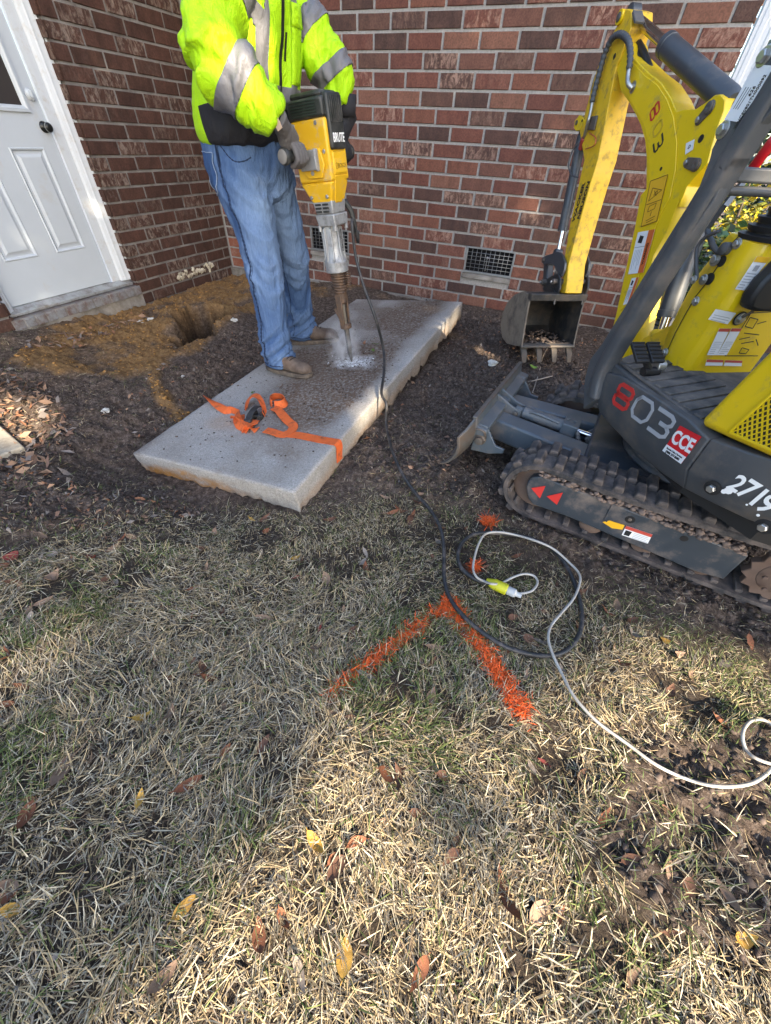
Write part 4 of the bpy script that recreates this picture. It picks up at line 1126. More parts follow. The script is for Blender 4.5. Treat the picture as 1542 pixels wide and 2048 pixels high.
M_DENIMD = cloth('denim_seam', (0.008, 0.017, 0.045), (0.02, 0.036, 0.08), 700, .85)
co = mesh_co(pme)
front = sstep(-.02, .10, (co - np.array(P0)) @ np.array(WF) - .05)
wear = front * np.exp(-((co[:, 2] - .82) / .2) ** 2) * .9 + np.clip(d, 0, .01) * 40 + .35 * np.exp(-((co[:, 2] - .62) / .12) ** 2) * front
at = pme.attributes.new('wear', 'FLOAT', 'POINT'); at.data.foreach_set('value', np.clip(wear, 0, 1).astype(np.float32))
pme.materials.clear(); pme.materials.append(M_DENIM); smooth_shade(pme)
jeans = link('jeans', pme, worker)
pbvh = BVHTree.FromPolygons([v.co[:] for v in pme.vertices], [p.vertices[:] for p in pme.polygons])
def seam(pts, dirn, name='seam', r=.0046, mat=None):
    P = [on_cloth(pbvh, p, dirn, .0005) for p in pts]; P = [p for p in P if p is not None]
    if len(P) > 2:
        b = MB(); b.tube(P, [r * (1.35 if i % 2 else .75) for i in range(len(P))], 5); b.build(name, mat or M_DENIMD, jeans, smooth=True)
# outer seams and their puckers
for H, K, A, sg in ((HP_N, KN_N, AN_N, 1), (HP_F, KN_F, AN_F, -1)):
    line = [H + Vector((0, 0, .10))] + [H + (K - H) * t for t in np.linspace(0, 1, 44)] + [K + (A - K) * t for t in np.linspace(.02, 1.02, 54)]
    seam([p + WS * sg * .6 - WF * .015 for p in line], -WS * sg)
    seam([p + WS * sg * .6 - WF * .006 for p in line], -WS * sg, 'seam', .0012)
line = [KN_F + (AN_F - KN_F) * t for t in np.linspace(-.3, 1.0, 40)]
seam([p + WS * .05 * 0 + WS * .22 + WF * .0 for p in line if True], -WS, 'seam', .002)
# hems
for A in (AN_N, AN_F):
    P = []
    for k in range(28):
        a = 2 * math.pi * k / 28; dirn = WF * math.cos(a) + WS * math.sin(a)
        p = on_cloth(pbvh, A + Vector((.004, 0, -.012)) + dirn * .3, -dirn, .0012)
        if p: P.append(p)
    if len(P) > 10:
        b = MB(); b.tube(P + [P[0]], .0032, 5, cap=False); b.build('hem_stitch', M_DENIMD, jeans, smooth=True)
# back pocket, waistband loop, front pocket opening on the near side
dirn = (WF * .72 - WS * .70); o0 = wp(-.45, .60, .985)
patch(pbvh, wp(-.5, .50, .95) , (WF * .70 + WS * .72) * .125, WZ * .145, dirn, 10, 10, .003, 'back_pocket', M_DENIM, jeans, .003)
M_STITCH = cloth('pale_stitch', (.16, .22, .32), (.24, .30, .40), 700, .85)
pe_ = (WF * .70 + WS * .72) * .125; po_ = wp(-.5, .50, .95)
for st_, en_ in ((po_, po_ + WZ * .145), (po_ + WZ * .145, po_ + WZ * .145 + pe_), (po_ + pe_, po_ + WZ * .145 + pe_), (po_, po_ + pe_ * .5 - WZ * .02), (po_ + pe_ * .5 - WZ * .02, po_ + pe_)):
    P = [on_cloth(pbvh, st_ + (en_ - st_) * t, dirn, .0052) for t in np.linspace(0, 1, 14)]; P = [p for p in P if p]
    if len(P) > 2: b = MB(); b.tube(P, .0022, 5); b.build('pocket_stitch', M_STITCH, jeans, smooth=True)
seam([wp(.02 + .12 * t, .6, 1.125 - .055 * math.sin(t * 2.4)) for t in np.linspace(0, 1, 20)], -WS, 'front_pocket_edge', .0024)
seam([wp(-.19 + .40 * t, .6, 1.152) for t in np.linspace(0, 1, 24)], -WS, 'waistband_seam', .0022)
b = MB(); P = [on_cloth(pbvh, wp(-.02, .6, z_), -WS, .004) for z_ in np.linspace(1.135, 1.19, 6)]
P = [p for p in P if p]
if len(P) > 2: b.ribbon(P, WS, .014, .004); b.build('belt_loop', M_DENIM, jeans)

# ---- boots
M_BOOT = paint('brown_boot_leather', (0.055, 0.035, 0.025), .7, var=.35, dirt=(0.13, 0.10, 0.08), dirt_amt=.5, dirt_scale=16, bumpy=.7, bscale=90)
M_SOLE = paint('boot_sole', (0.055, 0.042, 0.034), .85, dirt=(.16, .13, .10), dirt_amt=.4, dirt_scale=20)
def boot(heel, toe):
    h = Vector((heel[0], heel[1], slab_z(*heel) + .002)); t = Vector((toe[0], toe[1], slab_z(*toe) + .002))
    d = (t - h); L = d.length; d.normalize(); s = d.cross(WZ).normalized(); up = s.cross(d)
    mb = MB()
    # x along, half width, top height, base
    P = [(.0, .022, .075), (.02, .034, .10), (.07, .038, .135), (.13, .041, .125), (.18, .045, .10), (.235, .049, .082), (.285, .047, .074), (.31, .036, .064), (.325, .018, .045)]
    rings = []
    for x, w, zt in P:
        c = h + d * (x * L / .325); r = []; w *= 1.12; zt *= 1.10
        for k in range(18):
            a = math.pi * 2 * k / 18; cx, sz = math.cos(a), math.sin(a)
            zz = .022 + (zt - .022) * (.5 + .5 * math.copysign(abs(sz) ** .75, sz))
            r.append(c + s * w * math.copysign(abs(cx) ** .8, cx) * (1 if sz < .3 else 1 - .28 * (sz - .3)) + up * zz)
        rings.append(r)
    mb.rings(rings)
    an = h + d * .09
    loft(mb, [(an + up * .07, d, s, .062, .042), (an + up * .12, d, s, .058, .044), (an + up * .20, d, s, .056, .046)], 18)
    me = remeshed(mb, .005, 3); co_ = mesh_co(me)
    displace(me, (fbm(co_[:, 0] * 30 + co_[:, 2] * 20, co_[:, 1] * 30, 3, 66) - .5) * .006)
    me.materials.clear(); me.materials.append(M_BOOT); smooth_shade(me)
    o = link('boot', me, worker)
    ol = []
    for k in range(30):
        a = 2 * math.pi * k / 30; x = .5 + .5 * math.cos(a)
        w = .058 * (abs(math.sin(a)) ** .6) * (1 - .25 * (1 - x) + .0) * math.copysign(1, math.sin(a))
        ol.append(h + d * (-.008 + x * (L + .014)) + s * w)
    b = MB(); b.prism(ol, up * .026); b.build('sole', M_SOLE, o, bevel=.004)
    b = MB()
    for sg in (-1, 1):
        pass
    lb = BVHTree.FromPolygons([v.co[:] for v in me.vertices], [p.vertices[:] for p in me.polygons])
    for k in range(5):
        b = MB()
        x = .135 + .02 * k * 1.0; c = h + d * (x * L / .325)
        pts = [on_cloth(lb, c + s * w + up * .4, -up, .002) for w in np.linspace(-.026, .026, 7)]
        pts = [p for p in pts if p]
        if len(pts) > 2: b.tube(pts, .0024, 5); b.build('lace', M_BLACKC, o, smooth=True)
boot((2.015, -2.132), (2.372, -2.19)); boot((1.945, -1.725), (2.255, -1.605))

# ---- hands in gloves, closed on the hammer's two handles
HAM_TIP = Vector((2.52, -1.92, .136)); HAM_TOP = Vector((2.362, -1.943, 1.315))
HU = (HAM_TOP - HAM_TIP).normalized()
HF = (WF - HU * WF.dot(HU)).normalized(); HS = HU.cross(HF) * -1
if HS.dot(WS) < 0: HS = -HS
def ham(f, s, h): return HAM_TIP + HF * f + HS * s + HU * h
GRIP_H = .985
def glove(side, wrist, mat, along):
    """side 1: his right hand. along: centre of the fist on the handle"""
    c = ham(-.01, side * along, GRIP_H); ax = HS * side
    fw, up = HF, HU
    mb = MB()
    def at(r, ang, a): return c + (fw * math.cos(R(ang)) + up * math.sin(R(ang))) * r + ax * a
    lens = [(.030, 100, -95, .0115), (.010, 104, -120, .0122), (-.011, 102, -112, .0118), (-.031, 96, -85, .0105)]
    for a, a0, a1, r in lens:
        angs = np.linspace(a0, a1, 9)
        path = [at(.034 + (.004 if i in (2, 5) else 0), g, a) for i, g in enumerate(angs)]
        mb.tube(path, [r * (1.12 - .03 * i) for i in range(9)], 10)
        mb.lathe(path[-1], path[-1] - path[-2], [(0, r * .88), (r * .5, r * .7), (r * .8, r * .3)], 10)
    # back of the hand and palm
    kn = at(.036, 104, 0)
    wdir = (wrist - kn).normalized(); wide = (ax - wdir * ax.dot(wdir)).normalized(); th = wide.cross(wdir)
    loft(mb, [(kn - wdir * .008, wide, th, .047, .019), (kn + wdir * .03, wide, th, .047, .024), (kn + wdir * .06, wide, th, .044, .026), (kn + wdir * .085, wide, th, .036, .026), (wrist, wide, th, .035, .031), (wrist + wdir * .045, wide, th, .039, .036)], 18)
    loft(mb, [(at(.028, 118, 0), ax, up, .042, .016), (at(.034, 160, 0), ax, up, .04, .022), (at(.034, 205, .0), ax, up, .032, .014)], 14)
    # thumb leaves the palm near its base on the hammer side and closes under the grip
    tp = [kn + wdir * .065 - ax * .028, at(.045, 175, -.040), at(.037, 225, -.036), at(.034, 262, -.026), at(.034, 292, -.018)]
    path = catmull(tp, 4); mb.tube(path, list(np.linspace(.0165, .011, len(path))), 10)
    me = remeshed(mb, .0034, 2); co_ = mesh_co(me)
    displace(me, (.5 - np.abs(fbm(co_[:, 0] * 60 + co_[:, 2] * 45, co_[:, 1] * 60, 3, 67) - .5) * 2) * .003)
    me.materials.clear(); me.materials.append(mat); smooth_shade(me)
    return link('glove', me, worker), wdir
gR, wd = glove(1, WR_R + (WR_R - EL_R).normalized() * .03, M_GLOVE, .185)
gR['label'] = 'grey glove of the near hand'
gL, wd2 = glove(-1, WR_L + Vector((.004, 0, -.045)), M_GLOVEB, .185)
# ---- body under the clothes, head above the picture
mb = MB()
hc = wp(.175, 0, 1.925)
loft(mb, [(wp(.13, 0, 1.60), WF, WS, .10, .16), (wp(.135, 0, 1.70), WF, WS, .07, .085), (wp(.145, 0, 1.78), WF, WS, .062, .066), (wp(.155, 0, 1.83), WF, WS, .066, .064)], 24, 2)
loft(mb, [(hc + WZ * zz + WF * ff, WF, WS, a, b_) for zz, ff, a, b_ in [(-.115, .035, .03, .03), (-.10, .025, .062, .048), (-.07, .012, .082, .06), (-.03, .004, .094, .07), (.02, 0, .10, .076), (.06, -.004, .096, .073), (.095, -.008, .075, .058), (.118, -.01, .03, .025)]], 26, 2.1)
nose_b = hc + WF * .095
mb.tube([nose_b + WZ * .02, nose_b + WF * .012 - WZ * .012, nose_b + WF * .02 - WZ * .03, nose_b + WF * .004 - WZ * .042], [.008, .012, .014, .009], 10)
for sg in (-1, 1):
    mb.lathe(hc + WS * sg * .072 - WF * .005, WS * sg + WF * -.3, [(0, .02), (.008, .03), (.014, .026), (.016, .01)], 12)
for A, B, C in ((SH_R, EL_R, WR_R), (SH_L, EL_L, WR_L)):
    limb(mb, [A + Vector((0, -.08 * (A.y - P0.y), 0)), A, B, C + (C - B).normalized() * .03], [.05, .055, .045, .03], 14)
for H, K, A in ((HP_N, KN_N, AN_N), (HP_F, KN_F, AN_F)):
    limb(mb, [H, K, A + Vector((0, 0, -.02))], [.085, .058, .04], 14)
loft(mb, [(wp(0, 0, .98), WF, WS, .11, .15), (wp(.03, 0, 1.3), WF, WS, .12, .16), (wp(.10, 0, 1.6), WF, WS, .11, .17), (wp(.12, 0, 1.66), WF, WS, .07, .1)], 24)
bme = remeshed(mb, .008, 2)
bme.materials.clear(); bme.materials.append(M_SKIN); smooth_shade(bme)
link('body', bme, worker)
M_EYE = paint('eye_white', (.7, .7, .68), .3)
for sg in (-1, 1):
    b = MB(); b.lathe(hc + WF * .088 + WS * sg * .031 + WZ * .012, WF, [(0, .012), (.006, .010), (.009, .004)], 10); b.build('eye', M_EYE, worker, smooth=True)
b = MB(); b.bar(hc + WF * .099 - WZ * .068 - WS * .024, hc + WF * .099 - WZ * .068 + WS * .024, .006, .007); b.build('mouth', paint('lips', (.36, .15, .12), .5), worker, bevel=.002)
mb = MB(); loft(mb, [(hc + WZ * zz + WF * ff, WF, WS, a, b_) for zz, ff, a, b_ in [(-.06, -.045, .055, .068), (-.01, -.03, .08, .078), (.04, -.022, .09, .083), (.08, -.014, .09, .078), (.115, -.012, .066, .056), (.130, -.012, .025, .02)]], 24, 2.1)
mb.build('hair', paint('brown_hair', (.06, .04, .028), .7, bumpy=.6, bscale=200), worker, smooth=True)
# stiff cuff tag and watch strap at the near wrist
b = MB(); b.bar(WR_R + Vector((.02, -.052, .03)), WR_R + Vector((.052, -.046, -.03)), .026, .004, (0, 1, 0)); b.build('cuff_tab', paint('tan_tab', (.36, .26, .19), .7), worker, bevel=.001)
# ------------------------------------------------------------------ jackhammer
M_HYEL = paint('tool_yellow', (0.62, 0.36, 0.012), .45, var=.12, dirt=(0.33, 0.30, 0.24), dirt_amt=.16, dirt_scale=18, spec=.4)
M_HBLK = paint('tool_black', (0.014, 0.016, 0.015), .5, var=.3, dirt=(.09, .085, .08), dirt_amt=.28, dirt_scale=20)
M_HGRN = paint('tool_dark_green', (0.012, 0.022, 0.016), .5)
M_HALU = paint('tool_cast_aluminium', (0.34, 0.345, 0.35), .55, .55, var=.2, dirt=(.16, .15, .14), dirt_amt=.3, dirt_scale=16, bumpy=.3, bscale=90)
M_HRUST = paint('tool_rusty_steel', (0.10, 0.07, 0.055), .6, .5, var=.4, dirt=(.20, .12, .07), dirt_amt=.4, dirt_scale=24, bumpy=.4)
M_HSTEEL = paint('tool_bit_steel', (0.10, 0.095, 0.09), .4, .8, var=.3)
M_WHITEP = paint('white_print', (.75, .75, .73), .6)
M_RED = paint('red_print', (.50, .03, .025), .5)
hammer = empty('jackhammer', HAM_TIP, 'yellow and black electric jackhammer with its chisel in the slab', 'jackhammer')
def hbox(b, f0, f1, s0, s1, h0, h1, taper=None, mi=0):
    """box in tool space; taper: (f0,f1,s0,s1) at the lower end"""
    t = taper or (f0, f1, s0, s1)
    lo = [ham(t[0], t[2], h0), ham(t[1], t[2], h0), ham(t[1], t[3], h0), ham(t[0], t[3], h0)]
    hi = [ham(f0, s0, h1), ham(f1, s0, h1), ham(f1, s1, h1), ham(f0, s1, h1)]
    b.add(lo + hi, [(3, 2, 1, 0), (4, 5, 6, 7), (0, 1, 5, 4), (1, 2, 6, 5), (2, 3, 7, 6), (3, 0, 4, 7)], mi)
FB, FF, SW = -.10, .095, .074
# motor housing, cap with louvres, ribbed hood down the front
b = MB(); hbox(b, FB, FF, -SW, SW, .885, 1.10); hbox(b, FB, FF - .005, -SW, SW, .80, .885, (FB + .05, FF - .035, -SW * .8, SW * .8))
body = b.build('housing', M_HYEL, hammer, bevel=.010, seg=3)
b = MB(); hbox(b, FB - .004, FF + .0, -SW - .003, SW + .003, 1.10, 1.165); hbox(b, FB + .012, FF - .012, -SW + .012, SW - .012, 1.165, 1.185)
cap = b.build('motor_cap', M_HBLK, hammer, bevel=.014, seg=3)
for k in range(6):
    for s0 in (SW + .001, -SW - .006):
        b = MB(); hbox(b, FB + .02, FF - .035, s0, s0 + .005, 1.108 + .009 * k, 1.108 + .009 * k + .005); b.build('louvre', M_HGRN, cap, bevel=.001, seg=1)
b = MB(); hbox(b, FF - .02, FF + .016, -.056, .056, .992, 1.176)
hood = b.build('front_hood', M_HBLK, hammer, bevel=.010, seg=3)
for k in range(7):
    b = MB(); hbox(b, FF + .0155, FF + .0205, -.044 + .0145 * k - .003, -.044 + .0145 * k + .003, 1.08, 1.165); b.build('rib', M_HBLK, hood, bevel=.001, seg=1)
put_text('BRUTE', .044, ham(FF + .0168, 0, 1.030), -HS, HU, M_WHITEP, hood, bold=.0005, squeeze=.70)
# front face raised plate with the maker's roundel
b = MB(); hbox(b, FF - .012, FF + .006, -.05, .05, .905, .988); hbox(b, FF - .02, FF + .004, -.05, .05, .80, .905, (FF - .055, FF - .030, -.03, .03))
front = b.build('front_plate', M_HYEL, hammer, bevel=.005)
b = MB(); hbox(b, FF + .0055, FF + .0085, -.046, .046, .912, .962); pl = b.build('badge', M_HYEL, front, bevel=.001)
M_DKY = paint('badge_dark_yellow', (0.20, 0.115, 0.006), .5)  # darker yellow for the badge lettering and emblem
put_text('BOSCH', .022, ham(FF + .0087, -.012, .936), -HS, HU, M_DKY, front, 'lettering', bold=.0004, squeeze=.95)
b = MB(); rc = ham(FF + .0085, .033, .936)
ring = [rc + (HS * math.cos(a) + HU * math.sin(a)) * .0105 for a in np.linspace(0, 2 * math.pi, 25)]
b.tube(ring, .0011, 5, cap=False); b.bar(rc - HU * .006 + HS * .004, rc + HU * .006 + HS * .004, .0016, .001, HF); b.bar(rc - HU * .006 - HS * .004, rc + HU * .006 - HS * .004, .0016, .001, HF); b.bar(rc - HS * .004, rc + HS * .004, .0016, .001, HF)
b.build('emblem', M_DKY, front)
for f, s_, h_ in ((FB + .02, SW, 1.085), (FF - .05, SW, 1.085), (FF - .025, SW, .99), (FF - .05, SW * .9, .83), (FB + .05, SW * .9, .83)):
    b = MB(); b.lathe(ham(f, s_ - .004, h_), HS, [(0, .008), (.006, .008), (.008, .006), (.0081, .003), (.005, .002)], 12)
    b.build('screw', M_HALU, hammer, smooth='auto')
# handles: bracket, rubber grip, end knob
for sg in (1, -1):
    b = MB()
    out = [ham(FF - .04, sg * (SW + .002), 1.005), ham(FB + .03, sg * (SW + .002), 1.01), ham(FB + .02, sg * (SW + .002), .955), ham(FB + .07, sg * (SW + .002), .90), ham(FF - .045, sg * (SW + .002), .90), ham(FF - .022, sg * (SW + .002), .945)]
    b.prism(out, HS * sg * .014); br = b.build('handle_bracket', M_HYEL, hammer, bevel=.004)
    b = MB()
    for f0, f1 in ((.035, .047),): hbox(b, f0, f1, sg * (SW + .015), sg * (SW + .038), .925, 1.003)
    hbox(b, -.045, .047, sg * (SW + .034), sg * (SW + .044), .93, 1.0)
    b.build('handle_plate', M_HALU, hammer, bevel=.004)
    b = MB(); c0 = ham(-.01, sg * (SW + .04), GRIP_H); b.lathe(c0, HS * sg, [(0, .017), (.005, .019), (.135, .0205), (.14, .030), (.150, .031), (.158, .026), (.162, .012)], 22)
    b.build('grip', M_HBLK, hammer, smooth='auto')
    b = MB(); b.lathe(ham(-.01, sg * (SW + .20), GRIP_H), HS * sg, [(0, .0245), (.002, .0245), (.004, .022), (.0045, .004)], 22); b.build('grip_end', paint('grip_end_grey' + str(sg), (.17, .16, .15), .6), hammer, smooth='auto')
    b = MB(); b.lathe(ham(.02, sg * (SW + .012), .985), HS * sg, [(0, .014), (.01, .014), (.012, .010), (.0121, .004)], 14); b.build('bolt', M_HALU, hammer, smooth='auto'); b = MB(); b.lathe(ham(.0, sg * (SW + .012), .92), HS * sg, [(0, .009), (.008, .009), (.009, .004)], 12); b.build('bolt', M_HALU, hammer, smooth='auto')
# gear case with vent slots, bolted flange, finned barrel
b = MB(); hbox(b, FB + .045, FF - .03, -.062, .062, .76, .815, (FB + .055, FF - .035, -.055, .055)); hbox(b, FB + .05, FF - .028, -.064, .064, .71, .76, (FB + .058, FF - .03, -.058, .058))
gc = b.build('gear_case', M_HALU, hammer, bevel=.006)
for i in range(2):
    for k in range(3): b = MB(); hbox(b, FB + .06 + .045 * i, FB + .095 + .045 * i, .057, .0635, .768 + .014 * k, .776 + .014 * k); b.build('vent_slot', M_HBLK, gc, bevel=.001, seg=1)
for f, s_ in ((FB + .06, .05), (FF - .04, .05), (FF - .04, -.05), (FB + .06, -.05)):
    b = MB(); b.cyl(ham(f, s_, .69), ham(f, s_, .715), .010, 8); b.build('flange_bolt', M_HALU, gc, bevel=.001)
CX = -.006
b = MB(); b.lathe(ham(CX, 0, .50), HU, [(0, .058), (.004, .063), (.05, .063), (.056, .058), (.08, .050), (.12, .044), (.215, .044)], 24)
barrel = b.build('barrel', M_HALU, hammer, smooth='auto')
for k in range(8):
    a = 2 * math.pi * (k + .5) / 8; dd = HF * math.cos(a) + HS * math.sin(a); tt = HU.cross(dd)
    b = MB(); p = ham(CX, 0, 0)
    b.prism([p + HU * .555 + dd * .04, p + HU * .555 + dd * .062, p + HU * .60 + dd * .056, p + HU * .70 + dd * .056, p + HU * .71 + dd * .04], tt * .010)
    b.build('fin', M_HALU, barrel, bevel=.002, seg=1)
put_text('DEMOLITION', .016, ham(CX + .0585, 0, .645), HU, HS, M_HBLK, barrel, bold=.0003)
# nose: sleeve, spring, retainer fork, latch ring
b = MB(); b.lathe(ham(CX, 0, .335), HU, [(0, .020), (.01, .030), (.04, .033), (.165, .036)], 18); nose = b.build('nose_sleeve', M_HRUST, hammer, smooth='auto')
b = MB(); hel = [ham(CX, 0, .40 + .095 * t / 60) + (HF * math.cos(t * .72) + HS * math.sin(t * .72)) * .039 for t in range(61)]; b.tube(hel, .0055, 6); b.build('spring', M_HRUST, nose, smooth=True)
b = MB(); hel = [ham(CX + .045, -.03, .43 + .065 * t / 40) + (HF * math.cos(t * .9) + HS * math.sin(t * .9)) * .014 for t in range(41)]; b.tube(hel, .004, 6); b.build('spring', M_HRUST, nose, smooth=True)
for sg in (1, -1):
    b = MB(); b.prism([ham(CX - .022, sg * .026, .39), ham(CX + .022, sg * .026, .39), ham(CX + .016, sg * .024, .28), ham(CX + .014, sg * .022, .215), ham(CX - .014, sg * .022, .215), ham(CX - .018, sg * .024, .28)], HS * sg * .012); b.build('retainer', M_HRUST, hammer, bevel=.003)
b = MB(); b.lathe(ham(CX * .7, 0, .20), HU, [(0, .03), (.003, .034), (.024, .034), (.028, .030)], 16); b.cyl(ham(CX - .05, .01, .31), ham(CX - .02, .01, .25), .010, 8); b.build('latch_ring', M_HRUST, hammer, smooth='auto')
b = MB(); b.tube([ham(0, 0, -.012), ham(0, 0, .02), ham(-.002, 0, .06), ham(-.004, 0, .24), ham(-.004, 0, .36)], [.004, .010, .0155, .016, .017], 6); b.build('chisel', M_HSTEEL, hammer, bevel=0)
b = MB(); p = [ham(FF - .05, -.075, .80), ham(FF - .03, -.095, .76), ham(FF - .02, -.102, .70), ham(FF - .012, -.105, .62)]
b.tube(catmull(p, 5), list(np.linspace(.016, .010, 16)), 10); b.build('cord_sleeve', M_HBLK, hammer, smooth=True)
CORD_START = p[-1]
# ------------------------------------------------------------------ mini excavator
XC = np.array([4.35, -2.40, 0.0])
XU = np.array([-.506, .862, 0.]); XU /= np.linalg.norm(XU); XV = np.array([-XU[1], XU[0], 0.])      # house: forward, left
XT = np.array([-.992, .126, 0.]); XT /= np.linalg.norm(XT); XW = np.array([-XT[1], XT[0], 0.])      # tracks: forward, left
ZU = np.array([0, 0, 1.])
def up_(a, b_, z): return XC + XU * a + XV * b_ + ZU * z
def tr(a, b_, z): return XC + XT * a + XW * b_ + ZU * z
def ub(px, py, b_): return hit(px, py, XC + XV * b_, XV)
def ua(px, py, a): return hit(px, py, XC + XU * a, XU)
def tb_(px, py, b_): return hit(px, py, XC + XW * b_, XW)
z4 = lambda x, y: (960 + x / 2.65, y / 2.65)
z5 = lambda x, y: (960 + x / 2.65, 380 + y / 2.65)
z3 = lambda x, y: (1000 + x / 5.12, 320 + y / 5.12)
c6 = lambda x, y: (880 + x / 2.329, 700 + y / 2.329)
kk = lambda x, y: (1140 + x / 3.79, 640 + y / 3.79)
c3 = lambda x, y: (1290 + x / 4.266, 300 + y / 4.266)
rc_ = lambda x, y: (1380 + x / 3.94, y / 3.94)
M_XYEL = paint('machine_yellow', (0.74, 0.50, 0.006), .34, var=.06, dirt=(0.30, 0.22, 0.08), dirt_amt=.12, dirt_scale=16, coat=.2)
M_XYELD = paint('machine_yellow_scuffed', (0.70, 0.43, 0.012), .5, var=.12, dirt=(0.20, 0.14, 0.06), dirt_amt=.26, dirt_scale=24, bumpy=.15)
M_XGRY = paint('machine_grey', (0.062, 0.066, 0.072), .5, var=.12, dirt=(0.15, 0.125, 0.105), dirt_amt=.22, dirt_scale=6, bumpy=.12, bscale=260)
M_XBLU = paint('undercarriage_grey', (0.032, 0.040, 0.050), .45, var=.15, dirt=(0.19, 0.15, 0.125), dirt_amt=.26, dirt_scale=7)
M_XBLD = paint('blade_grey', (0.072, 0.090, 0.108), .42, var=.2, dirt=(0.20, 0.165, 0.135), dirt_amt=.28, dirt_scale=8)
M_XRST = paint('rusty_hub', (.10, .06, .042), .8, .2, var=.4, dirt=(.15, .11, .09), dirt_amt=.5)
M_XRUB = paint('track_rubber', (0.030, 0.030, 0.032), .8, var=.3, dirt=(0.16, 0.13, 0.115), dirt_amt=.46, dirt_scale=11, bumpy=.5, bscale=70, spec=.3)
M_XMUD = paint('caked_mud', (0.165, 0.125, 0.105), .95, var=.4, bumpy=.8, bscale=70, spec=.15)
M_XBLK = paint('black_plastic', (0.012, 0.012, 0.013), .5, var=.3)
M_XCHR = paint('chrome_rod', (0.62, 0.62, 0.64), .12, 1.0, var=.05)
M_XCYL = paint('cylinder_grey', (0.052, 0.058, 0.066), .36, .1, var=.1, dirt=(.16, .14, .12), dirt_amt=.12)
M_XSTL = paint('worn_steel', (0.13, 0.125, 0.118), .5, .6, var=.3, dirt=(.17, .12, .085), dirt_amt=.4, dirt_scale=12)
M_XBKT = paint('bucket_steel', (0.034, 0.036, 0.038), .45, .35, var=.25, dirt=(.15, .115, .085), dirt_amt=.38, dirt_scale=8, bumpy=.3)
M_XDUST = paint('bucket_dirty_side', (0.20, 0.16, 0.12), .9, var=.35, dirt=(.05, .04, .034), dirt_amt=.35, dirt_scale=9, bumpy=.6, bscale=50)
M_XTTH = paint('tooth_steel', (.075, .066, .056), .6, .3, var=.3, dirt=(.13, .10, .075), dirt_amt=.5, dirt_scale=20)
M_STK = paint('sticker_white', (0.72, 0.73, 0.74), .4, var=.03)
M_STKR = paint('sticker_red', (0.46, 0.07, 0.05), .4, var=.03)
M_CCE = paint('cce_red', (0.58, 0.015, 0.022), .35, var=.03)
M_STKO = paint('sticker_orange', (0.72, 0.40, 0.02), .4, var=.03)
M_INK = paint('black_ink', (0.015, 0.015, 0.016), .5)
M_GREYP = paint('grey_print', (0.34, 0.35, 0.37), .45)
M_ZINC = paint('zinc_bolt', (0.42, 0.42, 0.40), .35, .8, var=.2)
exc = empty('excavator', XC, 'yellow and grey mini excavator on rubber tracks reaching to the brick wall', 'excavator')

def vec(p): return V3(p)
def plate(pts, off, name, mat, parent, bevel=0.0, **k):
    b = MB(); b.prism([vec(p) for p in pts], vec(off)); return b.build(name, mat, parent, bevel=bevel, **k)
def decal(quad, n, mat, parent, name='sticker', lift=.0016, th=.0008):
    n = vec(n).normalized(); b = MB(); b.prism([vec(p) + n * lift for p in quad], n * th); return b.build(name, mat, parent)
def bolt(p, n, r, parent, mat=None, washer=True, h=.008):
    n = vec(n).normalized(); b = MB()
    if washer: b.lathe(vec(p), n, [(0, r * 1.5), (.002, r * 1.5), (.003, r * 1.35)], 16)
    b.lathe(vec(p) + n * .003, n, [(0, r), (h * .8, r), (h, r * .8)], 6); return b.build('bolt', mat or M_ZINC, parent)
def lerp4(q, u, v):
    q = [vec(p) for p in q]; return (q[0] * (1 - u) + q[1] * u) * (1 - v) + (q[3] * (1 - u) + q[2] * u) * v
def print_lines(q, n, rows, parent, u0=.08, u1=.92, v0=.3, v1=.92, mat=None, seed=1):
    """small print too fine to read, as thin raised lines in one mesh"""
    r = random.Random(seed); b = MB(); n = vec(n).normalized()
    for k in range(rows):
        v = v0 + (v1 - v0) * k / max(1, rows - 1); e = u1 - (u1 - u0) * r.choice((0, .05, .12, .35)); h = (v1 - v0) / rows * .18
        b.add([lerp4(q, u0, v - h) + n * .0027, lerp4(q, e, v - h) + n * .0027, lerp4(q, e, v + h) + n * .0027, lerp4(q, u0, v + h) + n * .0027], [(0, 1, 2, 3)])
    o = b.build('print', mat or M_GREYP, parent); o['kind'] = 'stuff'; return o

# ---- tracks
TW_, TH_ = .18, .285; RI, RS = .128, .136; AF, AR = .505, -.345; LUG = .020
def track_loop(n=96):
    """closed path (a, z) of the belt's middle, with unit normals pointing out"""
    P = []
    zc = LUG + RI
    for k in range(20): t = -math.pi / 2 + math.pi * k / 19; P.append((AF + RI * math.cos(t), zc + RI * math.sin(t)))
    for k in range(1, 24): t = k / 24; P.append((AF + (AR - AF) * t, zc + RI - .012 * math.sin(math.pi * t)))
    for k in range(20): t = math.pi / 2 + math.pi * k / 19; P.append((AR + RI * math.cos(t), zc + RI * math.sin(t)))
    for k in range(1, 24): t = k / 24; P.append((AR + (AF - AR) * t, zc - RI))
    P = np.array(P); Q = np.vstack([P, P[:1]]); s = np.concatenate([[0], np.cumsum(np.linalg.norm(np.diff(Q, axis=0), axis=1))])
    t = np.linspace(0, s[-1], n, endpoint=False); A = np.interp(t, s, Q[:, 0]); Z = np.interp(t, s, Q[:, 1])
    d = np.stack([np.roll(A, -1) - np.roll(A, 1), np.roll(Z, -1) - np.roll(Z, 1)], 1); d /= np.linalg.norm(d, axis=1)[:, None]
    return A, Z, np.stack([d[:, 1], -d[:, 0]], 1), d, s[-1]
